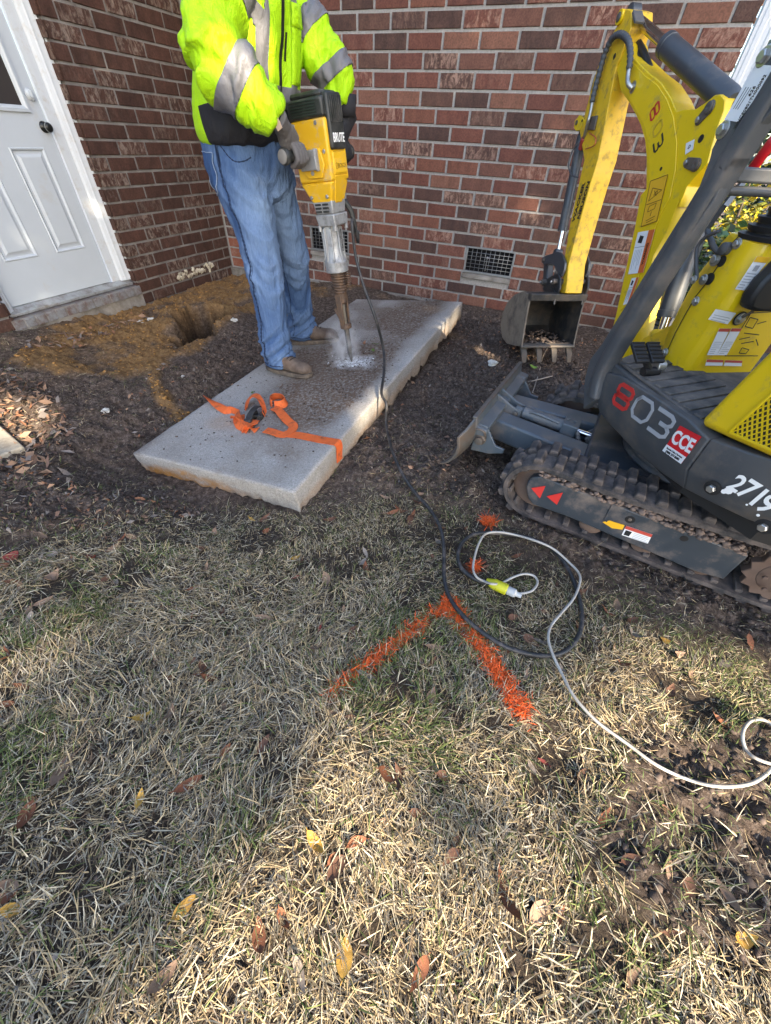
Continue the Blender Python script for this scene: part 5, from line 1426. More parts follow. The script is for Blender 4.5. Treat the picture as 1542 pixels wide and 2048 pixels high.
def make_track(sg):
    root = bpy.data.objects.new('track', None); COL.objects.link(root); root.parent = exc; root.location = (0, 0, 0)
    bo = sg * .43; bi = sg * (.43 - TW_)
    A, Z, NN, D, L = track_loop(96)
    b = MB(); rings = []
    for i in range(96):
        o = []
        for bb, h in ((bi, -.012), (bi, .006), (bi + (bo - bi) * .06, .012), (bo - (bo - bi) * .06, .012), (bo, .006), (bo, -.012)):
            o.append(tr(A[i] + NN[i, 0] * h, bb, Z[i] + NN[i, 1] * h))
        rings.append(o)
    b.rings(rings + [rings[0]], True, False)
    b.build('belt', M_XRUB, root, smooth='auto')
    # lugs: two staggered rows of blocks, one shared mesh
    nl = 34; AA, ZZ, NL, DL, _ = track_loop(nl * 2)
    w = (bo - bi) * sg
    lm = MB()
    for p in [0]:
        lm.prism([(-.021, -.042, -.004), (.021, -.042, -.004), (.015, -.042, LUG + .002), (-.015, -.042, LUG + .002)], (0, .084, 0))
    lme = lm.mesh('track_lug', M_XRUB)
    bm_ = bmesh.new(); bm_.from_mesh(lme); bmesh.ops.recalc_face_normals(bm_, faces=bm_.faces); bmesh.ops.bevel(bm_, geom=[e for e in bm_.edges], offset=.004, segments=1, affect='EDGES'); bm_.to_mesh(lme); bm_.free()
    for i in range(nl * 2):
        bb = bi + (bo - bi) * (.27 if i % 2 else .73)
        o = bpy.data.objects.new('track_lug', lme); COL.objects.link(o); o.parent = root
        x = Vector(XT) * DL[i, 0] + Vector(ZU) * DL[i, 1]; y = Vector(XW); z = Vector(XT) * NL[i, 0] + Vector(ZU) * NL[i, 1]
        M = Matrix((x, y, z)).transposed().to_4x4(); M.translation = Vector(tr(AA[i] + NL[i, 0] * .011, bb, ZZ[i] + NL[i, 1] * .011)) - exc.location
        o.matrix_local = M
    # inner drive lugs (on the inside face) show at the front idler
    b = MB()
    for i in range(0, 96, 3):
        p = tr(A[i] - NN[i, 0] * .018, (bi + bo) / 2, Z[i] - NN[i, 1] * .018); x = Vector(XT) * D[i, 0] + Vector(ZU) * D[i, 1]
        b.bar(vec(p) - x * .012, vec(p) + x * .012, TW_ * .86, .016, Vector(XT) * NN[i, 0] + Vector(ZU) * NN[i, 1])
    o = b.build('inner_lugs', M_XRUB, root, bevel=.003, seg=1); o['kind'] = 'stuff'
    zc = LUG + RI
    b = MB(); b.lathe(tr(AF, bo - sg * .135, zc), XW * sg, [(0, .09), (.01, .105), (.08, .105), (.09, .09), (.091, .03)], 28); b.build('idler_wheel', M_XRST, root, smooth='auto')
    b = MB(); rs = []
    n = 26; pts = [tr(AR + (.112 if k % 2 else .094) * math.cos(2 * math.pi * k / n), bo - sg * .02, zc + (.112 if k % 2 else .094) * math.sin(2 * math.pi * k / n)) for k in range(n)]
    b.prism(pts, -XW * sg * .03); b.lathe(tr(AR, bo - sg * .025, zc), XW * sg, [(0, .07), (.006, .07), (.009, .06), (.014, .045), (.015, .01)], 22); sp = b.build('sprocket', M_XRST, root, bevel=.003)
    for k in range(6):
        a = k * math.pi / 3; bolt(tr(AR + .055 * math.cos(a), bo - sg * .004, zc + .055 * math.sin(a)), XW * sg, .008, root, M_XRST, False)
    for a in (-.14, .06, .26):
        b = MB(); b.lathe(tr(a, bo - sg * .15, .075), XW * sg, [(0, .03), (.01, .045), (.05, .045), (.055, .03), (.075, .03), (.08, .045), (.12, .045), (.13, .03)], 16); b.build('roller', M_XRST, root, smooth='auto')
    return root
T_NEAR = make_track(1); T_FAR = make_track(-1)
# side plate of the near track frame, its decals and the soil caked above it
PB_ = .418
pl_px = [(400, 640), (408, 612), (430, 594), (480, 590), (560, 625), (800, 715), (1440, 960), (1320, 1070), (1180, 1030), (830, 880), (600, 780), (430, 720), (408, 690)]
tf = plate([tb_(*c6(*q), PB_) for q in pl_px], -XW * .05, 'track_frame', M_XBLU, exc, bevel=.006)
b = MB(); b.box(tr(.06, 0, .20), (.66, .5, .14), Matrix((XT, XW, ZU)).transposed()); b.box(tr(.08, -.33, .15), (.74, .10, .12), Matrix((XT, XW, ZU)).transposed()); b.lathe(tr(0, 0, .27), ZU, [(0, .27), (.02, .27), (.03, .25), (.09, .25)], 32)
b.build('chassis', M_XBLU, exc, bevel=.012)
nrm = XW
for tri in ([(425, 642), (492, 632), (466, 690)], [(497, 680), (573, 663), (545, 720)]):
    decal([tb_(*c6(*q), PB_) for q in tri], nrm, M_RED, tf, 'arrow_mark')
def hole(c, n, r, parent, asp=1, name='hole'):
    b = MB(); b.lathe(vec(c) - vec(n) * .0005, n, [(0, r), (.0015, r), (.0016, r * .1)], 20); return b.build(name, M_XBLK, parent)
hole(tb_(*c6(885, 790), PB_), XW, .017, tf); hole(tb_(*c6(1137, 878), PB_), XW, .013, tf)
b = MB(); b.lathe(tb_(*c6(885, 790), PB_ + .001), XW, [(0, .007), (.002, .007), (.003, .004)], 10); b.build('grease_fitting', M_XSTL, tf)
q = [tb_(*c6(*p), PB_) for p in [(868, 817), (990, 858), (968, 900), (846, 860)]]
decal(q, nrm, M_STK, tf); decal([lerp4(q, 0, 0), lerp4(q, 1, 0), lerp4(q, 1, .3), lerp4(q, 0, .3)], nrm, M_STKR, tf, lift=.0026); print_lines(q, nrm, 4, tf, .38, .96, .45, .92)
decal([lerp4(q, .06, .4), lerp4(q, .3, .4), lerp4(q, .26, .9), lerp4(q, .06, .9)], nrm, M_INK, tf, 'pictogram', .0026)
decal([tb_(*c6(*p), PB_) for p in [(757, 800), (790, 793), (860, 815), (850, 835), (800, 828)]], nrm, M_STKO, tf)
plate([tb_(*c6(*p), PB_ + .002) for p in [(806, 712), (822, 719), (778, 800), (762, 792)]], XW * .003, 'weld_strip', M_XBLU, tf)
rr = random.Random(8); b = MB(); r9 = np.random.default_rng(2)
pts = []
for k in range(420):
    t = rr.random(); A0 = np.array(tb_(*c6(470, 570), PB_)); A1 = np.array(tb_(*c6(1430, 945), PB_))
    p = A0 + (A1 - A0) * t + ZU * rr.uniform(-.012, .012) - XW * rr.uniform(-.012, .05)
    pts.append((*p, rr.uniform(.006, .017)))
mudo = scatter_lumps('mud_cake', pts, [M_XMUD], [0] * len(pts), exc); mudo.location = -exc.location; mudo['kind'] = 'stuff'

# ---- dozer blade
blade = bpy.data.objects.new('blade', None); COL.objects.link(blade); blade.parent = exc
prof = [(.915, .125), (.885, .150), (.862, .19), (.848, .235), (.846, .28), (.856, .335)]
def bl_plate(b0, b1, name, mat):
    b = MB(); rings = []
    for bb in (b0, b1):
        rings.append([tr(a, bb, z) for a, z in prof] + [tr(a - .012, bb, z) for a, z in reversed(prof)])
    b.rings(rings); return b.build(name, mat, blade, bevel=.002, seg=1)
bl_plate(-.37, .33, 'mouldboard', M_XBLD)
b = MB(); b.rings([[tr(a, bb, z) for a, z in [(.93, .118), (.888, .152), (.876, .150), (.915, .118)]] for bb in (-.37, .33)]); b.build('cutting_edge', M_XSTL, blade)
b = MB(); b.bar(tr(.852, -.37, .338), tr(.852, .33, .338), .020, .012); b.build('top_edge', M_XSTL, blade, bevel=.003)
# fold-out wing on the near end, with its plate and pin
b = MB(); rings = []
for bb, da, dz in ((.332, .0, .0), (.385, .012, -.015), (.425, .03, -.035)):
    sc = 1 - (bb - .332) * 2.4
    rings.append([tr(a + da, bb, .125 + (z - .125) * sc + dz * .2) for a, z in prof] + [tr(a + da - .012, bb, .125 + (z - .125) * sc + dz * .2) for a, z in reversed(prof)])
b.rings(rings); b.build('blade_wing', M_XSTL, blade, bevel=.002, seg=1)
for sg in (1, -1):
    plate([tr(.845, sg * .30, .16), tr(.845, sg * .30, .30), tr(.80, sg * .30, .30), tr(.74, sg * .30, .22), tr(.70, sg * .30, .215), tr(.70, sg * .30, .195), tr(.76, sg * .30, .17)], -XW * sg * .012, 'gusset', M_XBLD, blade, bevel=.003)
    b = MB(); b.lathe(tr(.812, sg * .302, .235), XW * sg, [(0, .026), (.012, .026), (.016, .018), (.03, .018), (.032, .008)], 14); b.build('wing_pin', M_XSTL, blade, smooth='auto')
    b = MB(); b.tube(catmull([tr(.79, sg * .31, .25), tr(.80, sg * .325, .285), tr(.835, sg * .33, .29), tr(.845, sg * .33, .26)], 5), .005, 6); b.build('spring_clip', M_XSTL, blade, smooth=True)
    b = MB()
    b.rings([[tr(.84, sg * (.10 + .0) + w, z) for w, z in ((-.05, .16), (.05, .16), (.05, .265), (-.05, .265))], [tr(.36, sg * .15 + w, z) for w, z in ((-.055, .15), (.055, .15), (.055, .25), (-.055, .25))]])
    b.build('push_arm', M_XBLD, blade, bevel=.010)
b = MB(); b.prism([tr(.845, -.36, .30), tr(.845, -.36, .255), tr(.79, -.36, .26), tr(.79, -.36, .29)], XW * .68); b.build('stiffener', M_XBLD, blade, bevel=.004)
CP0 = tb_(*c6(362, 280), .0); CP1 = tb_(*c6(712, 403), .0)
for sg in (1, -1):
    plate([vec(p) + Vector(XW) * (sg * .034 - .006) for p in [tr(.845, 0, .33), vec(CP0) + Vector(XT) * .02 + Vector(ZU) * .028, vec(CP0) - Vector(XT) * .022 + Vector(ZU) * .018, vec(CP0) - Vector(XT) * .026 - Vector(ZU) * .014, vec(CP0) + Vector(XT) * .0 - Vector(ZU) * .03, tr(.845, 0, .23)]], XW * .012, 'cylinder_ear', M_XBLD, blade, bevel=.004)
    plate([vec(p) + Vector(XW) * (sg * .034 - .006) for p in [vec(CP1) + Vector(XT) * .032, vec(CP1) + Vector(ZU) * .03, vec(CP1) - Vector(XT) * .08 + Vector(ZU) * .02, vec(CP1) - Vector(XT) * .08 - Vector(ZU) * .08, vec(CP1) - Vector(ZU) * .05]], XW * .012, 'cylinder_ear', M_XGRY, exc, bevel=.005)
b = MB(); b.cyl(vec(CP0) - vec(XW) * .05, vec(CP0) + vec(XW) * .05, .012, 14); b.build('pin', M_XSTL, blade, bevel=.002)
b = MB(); b.cyl(vec(CP1) - vec(XW) * .05, vec(CP1) + vec(XW) * .05, .014, 14); b.build('pin', M_XSTL, exc, bevel=.002)
d = (vec(CP1) - vec(CP0)); L = d.length; d.normalize()
bc = bpy.data.objects.new('blade_cylinder', None); COL.objects.link(bc); bc.parent = exc
b = MB(); b.tube([vec(CP0) - d * .01, vec(CP0) + d * .02, vec(CP0) + d * .03, vec(CP0) + d * (L * .62)], [.022, .022, .03, .03], 18); b.tube(catmull([vec(CP0) + d * .06 + vec(XW) * .02 + Vector((0, 0, .02)), vec(CP0) + d * .10 + vec(XW) * .028 + Vector((0, 0, .03)), vec(CP0) + d * .2 + vec(XW) * .028 + Vector((0, 0, .022))], 4), .007, 6); b.build('barrel', M_XBLD, bc, smooth='auto')
b = MB(); b.bar(vec(CP0) + d * (L * .60), vec(CP0) + d * (L * .80), .085, .07, ZU); g = b.build('valve_block', M_XBLD, bc, bevel=.004)
b = MB(); b.cyl(vec(CP0) + d * (L * .8), vec(CP1), .013, 12); b.build('rod', M_XCHR, bc, smooth='auto')
for k in range(2): bolt(vec(CP0) + d * (L * (.65 + .08 * k)) + Vector((0, 0, .035)), ZU, .007, bc, M_XBLD, False)
def hose(pts, r, parent, mat=None, corr=False, name='hose', n=8):
    path = catmull(pts, 14 if corr else 6)
    if corr:
        # resample at the pitch of the corrugation
        L = [0]
        for p, q in zip(path[:-1], path[1:]): L.append(L[-1] + (q - p).length)
        m = int(L[-1] / (r * .38)); t = np.linspace(0, L[-1], m); A = np.array([p[:] for p in path]); path = [Vector([np.interp(x, L, A[:, i]) for i in range(3)]) for x in t]
        rr_ = [r * (1.0 if (i // 2) % 2 else .80) for i in range(m)]
    else: rr_ = r
    b = MB(); b.tube(path, rr_, n); return b.build(name, mat or M_XBLK, parent, smooth=True)
hose([tb_(*c6(640, 380), .06), tb_(*c6(650, 440), .07), tb_(*c6(690, 488), .08), tb_(*c6(760, 465), .09), tb_(*c6(800, 455), .08)], .011, exc, M_XGRY, True, n=10)
hose([tb_(*c6(615, 395), .02), tb_(*c6(620, 445), .03), tb_(*c6(690, 440), .03)], .012, exc, M_XBLK)
b = MB(); b.bar(tb_(*c6(795, 470), .12), tb_(*c6(800, 510), .12), .03, .022); b.bar(tb_(*c6(840, 490), .12), tb_(*c6(905, 530), .12), .022, .022); b.build('hose_coupling', M_XSTL, exc, bevel=.003)

# ---- house: skirts, deck, cover
PX = .40
house = bpy.data.objects.new('house', None); COL.objects.link(house); house.parent = exc
b = MB()                                       # hidden core so nothing shows through
cp = [(.20, .33), (-.30, .34), (-.52, .27), (-.62, .12), (-.64, 0), (-.62, -.12), (-.52, -.27), (-.30, -.34), (.20, -.33), (.36, -.12), (.36, .10)]
b.prism([up_(a, bb, .37) for a, bb in cp], ZU * .20); b.build('frame', M_XBLK, house)
def skirt(plan, name, z_mid=.455):
    """panel following a plan line: (a, b, ztop, zbottom)"""
    b = MB(); n = len(plan)
    def inw(i):
        a0, b0 = plan[max(i - 1, 0)][:2]; a1, b1 = plan[min(i + 1, n - 1)][:2]; d = np.array([a1 - a0, b1 - b0]); d /= np.linalg.norm(d); nn = np.array([d[1], -d[0]])
        return nn if nn @ np.array([plan[i][0] + .1, plan[i][1]]) < 0 else -nn
    rings = []
    for i, (a, bb, zt, zb) in enumerate(plan):
        m = inw(i); zm = zb + (zt - zb) * .42
        P = [(0, zt), (0, zm), (.045, zb), (.06, zb), (.06, zt)]
        rings.append([up_(a + m[0] * o, bb + m[1] * o, z) for o, z in P])
    b.rings(rings); return b.build(name, M_XGRY, house, bevel=.005)
skirt([(.205, PX, .556, .385), (.13, PX, .578, .378), (-.05, PX, .592, .372), (-.22, PX, .601, .385), (-.318, PX, .592, .400)], 'side_skirt')
skirt([(-.322, PX, .596, .400), (-.42, .385, .618, .42), (-.52, .345, .640, .432), (-.60, .27, .655, .44), (-.655, .15, .66, .44), (-.665, 0, .66, .44), (-.655, -.15, .66, .44), (-.60, -.27, .655, .44), (-.52, -.345, .64, .43), (-.40, -.39, .62, .42), (-.2, -.40, .60, .39)], 'counterweight')
skirt([(-.19, -.40, .60, .39), (.20, -.40, .56, .385)], 'side_skirt')
# deck with ribbed rubber mat
deck = [(.235, .30), (.20, .395), (-.30, .395), (-.30, -.35), (.235, -.35)]
b = MB(); b.prism([up_(a, bb, .555) for a, bb in [(.30, .25), (.225, .385), (.10, .388), (-.29, .388), (-.29, -.38), (.25, -.38), (.30, -.2)]], ZU * .035); b.build('deck', M_XGRY, house, bevel=.006)
M_MAT = paint('floor_mat', (0.05, 0.05, 0.052), .75, var=.25, dirt=(0.20, 0.17, 0.145), dirt_amt=.5, dirt_scale=9, bumpy=.3)
b = MB(); b.prism([up_(a, bb, .591) for a, bb in [(.27, .20), (.205, .37), (-.20, .372), (-.235, .33), (-.235, -.36), (.27, -.36)]], ZU * .010); mat_ = b.build('floor_mat', M_MAT, house, bevel=.003)
for k in range(9):
    a = .19 - .05 * k
    b = MB(); b.bar(up_(a, .36, .6035), up_(a + .055, .10, .6035), .030, .008, ZU); b.build('mat_rib', M_MAT, mat_, bevel=.002, seg=1)
# yellow engine cover with mesh grille
def cover_pt(a, z, o=0): return up_(a, .382 + o, z)
cs = [(-.238, .603), (-.262, .597), (-.345, .612), (-.475, .637), (-.60, .665), (-.60, 1.0), (-.318, 1.0), (-.290, .845)]
b = MB(); b.prism([cover_pt(a, z) for a, z in cs], -XV * .76); cov = b.build('engine_cover', M_XYEL, house, bevel=.022, seg=4)
gp_ = [(-.345, .632), (-.372, .760), (-.41, .93), (-.59, .95), (-.59, .68)]
b = MB(); b.prism([cover_pt(a, z, .0015) for a, z in gp_], XV * .001); b.build('grille_void', M_XBLK, cov)
lat = MB(); ga0, ga1, gz0, gz1 = -.60, -.34, .62, .96; pit = .0155
def inside(a, z): return polydist(np.array([a]), np.array([z]), gp_)[0] > -.001
for s in (1, -1):
    for k in range(-30, 60):
        segs = []; P = []
        for t in np.linspace(0, 1, 90):
            a = ga0 + (ga1 - ga0) * t; z = gz0 + k * pit * 1.25 + s * (a - ga0) * 1.25
            if inside(a, z): P.append((a, z))
            else:
                if len(P) > 1: segs.append(P)
                P = []
        if len(P) > 1: segs.append(P)
        for P in segs: lat.bar(cover_pt(*P[0], .004), cover_pt(*P[-1], .004), .0032, .003, XV)
o = lat.build('grille_mesh', M_XYEL, cov); o['kind'] = 'stuff'
b = MB()
for (a0, z0), (a1, z1) in zip(gp_, gp_[1:] + gp_[:1]): b.bar(cover_pt(a0, z0, .004), cover_pt(a1, z1, .004), .008, .005, XV)
b.build('grille_frame', M_XYEL, cov, bevel=.002)
b = MB(); b.box(up_(-.36, 0, 1.03), (.30, .46, .09), Matrix((XU, XV, ZU)).transposed()); b.box(up_(-.50, 0, 1.28), (.10, .44, .48), Matrix((XU, XV, ZU)).transposed()); b.build('seat', M_XBLK, house, bevel=.03, seg=3)
# lettering and stickers on the skirts
SK = .4015
def on_skirt(px, py, b_=SK): return vec(ub(px, py, b_))
def bd(x, y): return (1140 + x / 3.79, 640 + y / 3.79)
n_ = XV
p8, p0, p3 = on_skirt(*bd(402, 583)), on_skirt(*bd(545, 680)), on_skirt(*bd(690, 785))
right = (p3 - p8).normalized(); upv = Vector(ZU)
def stencil(segs, mat, w, name):
    b = MB()
    for path in segs: b.tube(path, w, 4) if False else b.ribbon(path, vec(n_), w, .002)
    return b.build(name, mat, house)
def glyph(c, pts, h, wd, closed=False):
    P = [c + right * (x * wd) + upv * (y * h) for x, y in pts]
    return P + ([P[0], P[1]] if closed else [])
H, W_ = .037, .040
rnd8 = [(-.7, .06), (-1, .3), (-1, .75), (-.7, 1), (.7, 1), (1, .75), (1, .3), (.7, .06)]
stencil([glyph(p8, rnd8, H, W_, True), glyph(p8, [(x, -y) for x, y in rnd8], H, W_, True)], M_RED, .015, 'numeral')
stencil([glyph(p0, [(-1, .5), (-.6, 1), (.6, 1), (1, .5), (1, -.5), (.6, -1), (-.6, -1), (-1, -.5)], H, W_ * 1.05, True)], M_GREYP, .012, 'numeral')
stencil([glyph(p3, [(-1, 1), (.6, 1), (1, .75), (1, .3), (.6, 0), (-.2, 0)], H, W_), glyph(p3, [(.6, 0), (1, -.3), (1, -.75), (.6, -1), (-1, -1)], H, W_)], M_GREYP, .013, 'numeral')
q = [on_skirt(*bd(*p)) for p in [(838, 800), (1000, 885), (845, 1090), (705, 990)]]
decal(q, n_, M_CCE, house, 'sticker', .001)
decal([lerp4(q, 0, .74), lerp4(q, 1, .74), lerp4(q, 1, 1), lerp4(q, 0, 1)], n_, M_STK, house, 'sticker', .002)
rx = lerp4(q, 1, .4) - lerp4(q, 0, .4); uy = lerp4(q, .5, 0) - lerp4(q, .5, 1)
put_text('CCE', .060, lerp4(q, .5, .40) + vec(n_) * .003, rx, uy, M_STK, house, bold=.0018, squeeze=.72)
put_text('Rentals | Sales | Services', .0085, lerp4(q, .5, .82) + vec(n_) * .0035, rx, uy, M_INK, house, squeeze=.80)
put_text('(980) 277-8383', .0105, lerp4(q, .5, .93) + vec(n_) * .0035, rx, uy, M_INK, house, bold=.0003, squeeze=.9)
# white hand-painted fleet number on the counterweight
def ctw(px, py):
    P0_ = XC + XU * -.42 + XV * .385; n = (np.array(up_(-.42, .385, 0)) - np.array(up_(-.52, .345, 0))); n = np.cross(n, ZU); n /= np.linalg.norm(n)
    if n @ XV < 0: n = -n
    return vec(hit(px, py, P0_ + n * .002, n)), vec(n)
for ch, (x, y), sz in (('2', (1265, 1245), .075), ('7', (1345, 1290), .085), ('1', (1425, 1350), .085), ('9', (1495, 1400), .085)):
    p, nn = ctw(*bd(x, y)); q0, _ = ctw(*bd(1265, 1250)); q1, _ = ctw(*bd(1495, 1400))
    put_text(ch, sz * .95, p + nn * .001, (q1 - q0), ZU, M_WHITEP, house, 'painted_numeral', bold=.0016, squeeze=.8)
p, nn = ctw(*bd(1240, 1320)); 
for x, y, w in ((1165, 1300, .02), (1200, 1295, .03), (1425, 1480, .012), (1340, 1400, .008)):
    p, nn = ctw(*bd(x, y)); b = MB(); b.lathe(p, nn, [(0, w * .35), (.0008, w * .33), (.0009, .001)], 9); b.build('paint_drip', M_WHITEP, house)
for x, y in ((1082, 1272), (1473, 1565)):
    p, nn = ctw(*bd(x, y)); b = MB(); b.lathe(p + nn * .001, nn, [(0, .022), (.001, .022), (.0012, .018)], 20); b.build('bolt_recess', M_XBLK, house); bolt(p + nn * .002, nn, .0115, house, M_ZINC, False, .012)

# ---- roll bar: near post, hinge plate, crossbar, far post
RB = .395
lo, hi = vec(ub(1243, 680, RB)), vec(ub(1503, 264, RB))
foot = vec(ub(1193, 795, RB)); dtop = (hi - lo).normalized(); hi2 = lo + dtop * 1.45
path = [foot, foot + (vec(ub(1208, 740, RB)) - foot) * .9, lo + dtop * .02, lo + dtop * .12, lo + dtop * .5, hi, hi2]
def square_tube(path, w, h, name, mat, parent, bev=.016, side=XV):
    pth = catmull(path, 6); rings = []
    for i, p in enumerate(pth):
        d = (pth[min(i + 1, len(pth) - 1)] - pth[max(i - 1, 0)]).normalized(); y = vec(side); x = d.cross(y).normalized(); y = x.cross(d)
        r = []
        for k in range(16):
            t = 2 * math.pi * k / 16; c, s = math.cos(t), math.sin(t)
            r.append(p + x * w / 2 * math.copysign(abs(c) ** .5, c) + y * h / 2 * math.copysign(abs(s) ** .5, s))
        rings.append(r)
    b = MB(); b.rings(rings); return b.build(name, mat, parent, smooth='auto')
rops = bpy.data.objects.new('roll_bar', None); COL.objects.link(rops); rops.parent = exc
square_tube(path, .056, .062, 'post', M_XGRY, rops)
path_r = [vec(up_(.22, -.395, .45)), vec(up_(.21, -.395, .8)), vec(up_(.15, -.395, 1.35)), vec(up_(.10, -.395, hi2.z))]
square_tube(path_r, .078, .082, 'post', M_XGRY, rops)
square_tube([hi2 + vec(XV) * .03, (hi2 + vec(up_(.10, -.395, hi2.z))) / 2, vec(up_(.10, -.43, hi2.z))], .078, .082, 'top_rail', M_XGRY, rops, side=ZU)
cb0 = vec(ub(1436, 347, .36)); b = MB(); b.bar(cb0, cb0 - vec(XV) * .75, .035, .034); b.cyl(cb0 - vec(ZU) * .035, cb0 - vec(ZU) * .035 - vec(XV) * .75, .012, 10); b.build('crossbar', M_XGRY, rops, bevel=.006)
hp = [(1166, 818), (1169, 757), (1180, 718), (1203, 688), (1371, 417), (1398, 372), (1418, 320), (1423, 299), (1451, 241), (1464, 205), (1512, 132), (1560, 70), (1575, 190), (1503, 264), (1447, 355), (1427, 402), (1317, 561), (1242, 682), (1206, 748), (1190, 800)]
HB = .412
hpl = plate([ub(x, y, HB) for x, y in hp], -XV * .030, 'side_plate', M_XGRY, rops, bevel=.004)
q = [vec(ub(*rc_(*p), HB)) for p in [(275, 945), (520, 508), (700, 520), (385, 962)]]
decal(q, XV, M_STK, rops, 'sticker'); rx = q[1] - q[0]
put_text('WNCE0801TH000092', .011, lerp4(q, .36, .88) + vec(XV) * .003, rx, q[0] - q[3], M_INK, rops, squeeze=.9)
put_text('626', .012, lerp4(q, .56, .62) + vec(XV) * .003, rx, q[0] - q[3], M_INK, rops)
for v in (.2, .33, .46):
    b = MB(); b.bar(lerp4(q, .22, v) + vec(XV) * .0028, lerp4(q, .62, v) + vec(XV) * .0028, .0012, .0006, XV); b.build('print', M_INK, rops)
for x, y in ((263, 1022), (590, 445)): bolt(ub(*rc_(x, y), HB), XV, .013, rops, M_ZINC, True, .010)
# hood of the boom foot and the column the boom swings on
BB = -.07
col = MB(); col.box(up_(.47, -.11, .42), (.20, .20, .36), Matrix((XU, XV, ZU)).transposed()); col.build('swing_post', M_XYELD, exc, bevel=.02)
plate([up_(a, .02, z) for a, z in [(.36, .60), (.30, .64), (.30, .74), (.38, .70), (.55, .56), (.55, .44), (.40, .44)]], -XV * .03, 'swing_bracket', M_XYELD, exc, bevel=.006)
plate([up_(a, -.22, z) for a, z in [(.36, .60), (.36, .78), (.62, .68), (.62, .44), (.40, .44)]], -XV * .03, 'swing_bracket', M_XYELD, exc, bevel=.006)

# ---- boom
boom_px = [z4(742, 205), z4(722, 262), z4(719, 345), z4(745, 480), z4(790, 545), z4(826, 610), z4(852, 665), z4(874, 745), z4(882, 830), z4(881, 1000), z5(850, 30), z5(820, 200), z5(770, 430), z5(722, 655), z5(668, 860), z5(690, 960), z5(770, 960), z5(850, 640), z5(918, 350), z5(990, 220), z5(1058, 50), z4(1050, 1100), z4(1098, 985), z4(1150, 925), z4(1205, 868), z4(1228, 775), z4(1262, 665), z4(1292, 585), z4(1298, 530), z4(1275, 500), z4(1245, 503), z4(1200, 540), z4(1140, 580), z4(1085, 580), z4(1042, 592), z4(1012, 520), z4(962, 440), z4(892, 385), z4(800, 292), z4(790, 235), z4(770, 205)]
boom = plate([ub(x, y, BB) for x, y in boom_px], -XV * .10, 'boom', M_XYEL, exc, bevel=.005)
def onb(x, y, o=0): return vec(ub(x, y, BB)) + vec(XV) * o
# raised doubler plate down the front of the boom
dp = [z4(745, 360), z4(800, 318), z4(880, 400), z4(945, 450), z4(995, 525), z4(1030, 620), z4(1048, 760), z4(1040, 900), z4(1010, 1050), z5(960, 130), z5(880, 340), z5(800, 600), z5(745, 640), z5(788, 430), z5(838, 200), z5(868, 30), z4(899, 1000), z4(900, 830), z4(892, 740), z4(868, 655), z4(805, 545), z4(760, 475)]
plate([onb(*p, .0005) for p in dp], XV * .004, 'boom_cheek', M_XYEL, boom, bevel=.003)
OB = .0055
# 803 down the boom: red 8, worn 0, black 3
e8, e0, e3 = onb(*z4(932, 590), OB), onb(*z4(948, 682), OB), onb(*z4(950, 760), OB)
dn = (e3 - e8).normalized(); lf = vec(XV).cross(dn)
right, upv = dn, (-dn).cross(vec(XV)) * -1
upv = vec(XV).cross(right).normalized()
right = dn
H, W_ = .024, .022
def stencilb(c, segs, mat, w): 
    b = MB()
    for s_, cl_ in segs:
        P = [c + right * (x * W_) + upv * (y * H) for x, y in s_]
        if cl_: P = P + P[:2]
        b.ribbon(P, vec(XV), w, .0012)
    b.build('numeral', mat, boom)
stencilb(e8, [(rnd8, True), ([(x, -y) for x, y in rnd8], True)], M_RED, .0085)
stencilb(e0, [([(-1, .5), (-.6, 1), (.6, 1), (1, .5), (1, -.5), (.6, -1), (-.6, -1), (-1, -.5)], True)], paint('worn_print', (.50, .33, .02), .5), .0085)
stencilb(e3, [([(-1, 1), (.6, 1), (1, .75), (1, .3), (.6, 0), (-.2, 0)], False), ([(.6, 0), (1, -.3), (1, -.75), (.6, -1), (-1, -1)], False)], M_INK, .0085)
hole(onb(*z4(965, 895), OB), XV, .007, boom); hole(onb(*z4(1172, 735), .001), XV, .013, boom)
q = [onb(*z4(*p), OB) for p in [(912, 960), (1005, 926)]] + [onb(*z5(*p), OB) for p in [(945, 165), (862, 195)]]
q = [q[0], q[1], q[2], q[3]]
decal(q, XV, M_STKO, boom)
b = MB()
for u0, v0, u1, v1 in ((0, 0, 1, 0), (1, 0, 1, 1), (1, 1, 0, 1), (0, 1, 0, 0), (.05, .52, .95, .52), (.25, .18, .85, .30), (.85, .30, .15, .45), (.15, .45, .25, .18), (.28, .58, .70, .56), (.70, .56, .66, .68), (.66, .68, .24, .70), (.24, .70, .28, .58), (.5, .72, .48, .82), (.25, .9, .8, .86), (.3, .95, .75, .92), (.4, .26, .55, .38), (.55, .28, .4, .36), (.6, .27, .58, .38)):
    b.bar(lerp4(q, u0, v0) + vec(XV) * .003, lerp4(q, u1, v1) + vec(XV) * .003, .0022, .0008, XV)
b.build('pictogram', paint('brown_ink', (.10, .045, .01), .5), boom)
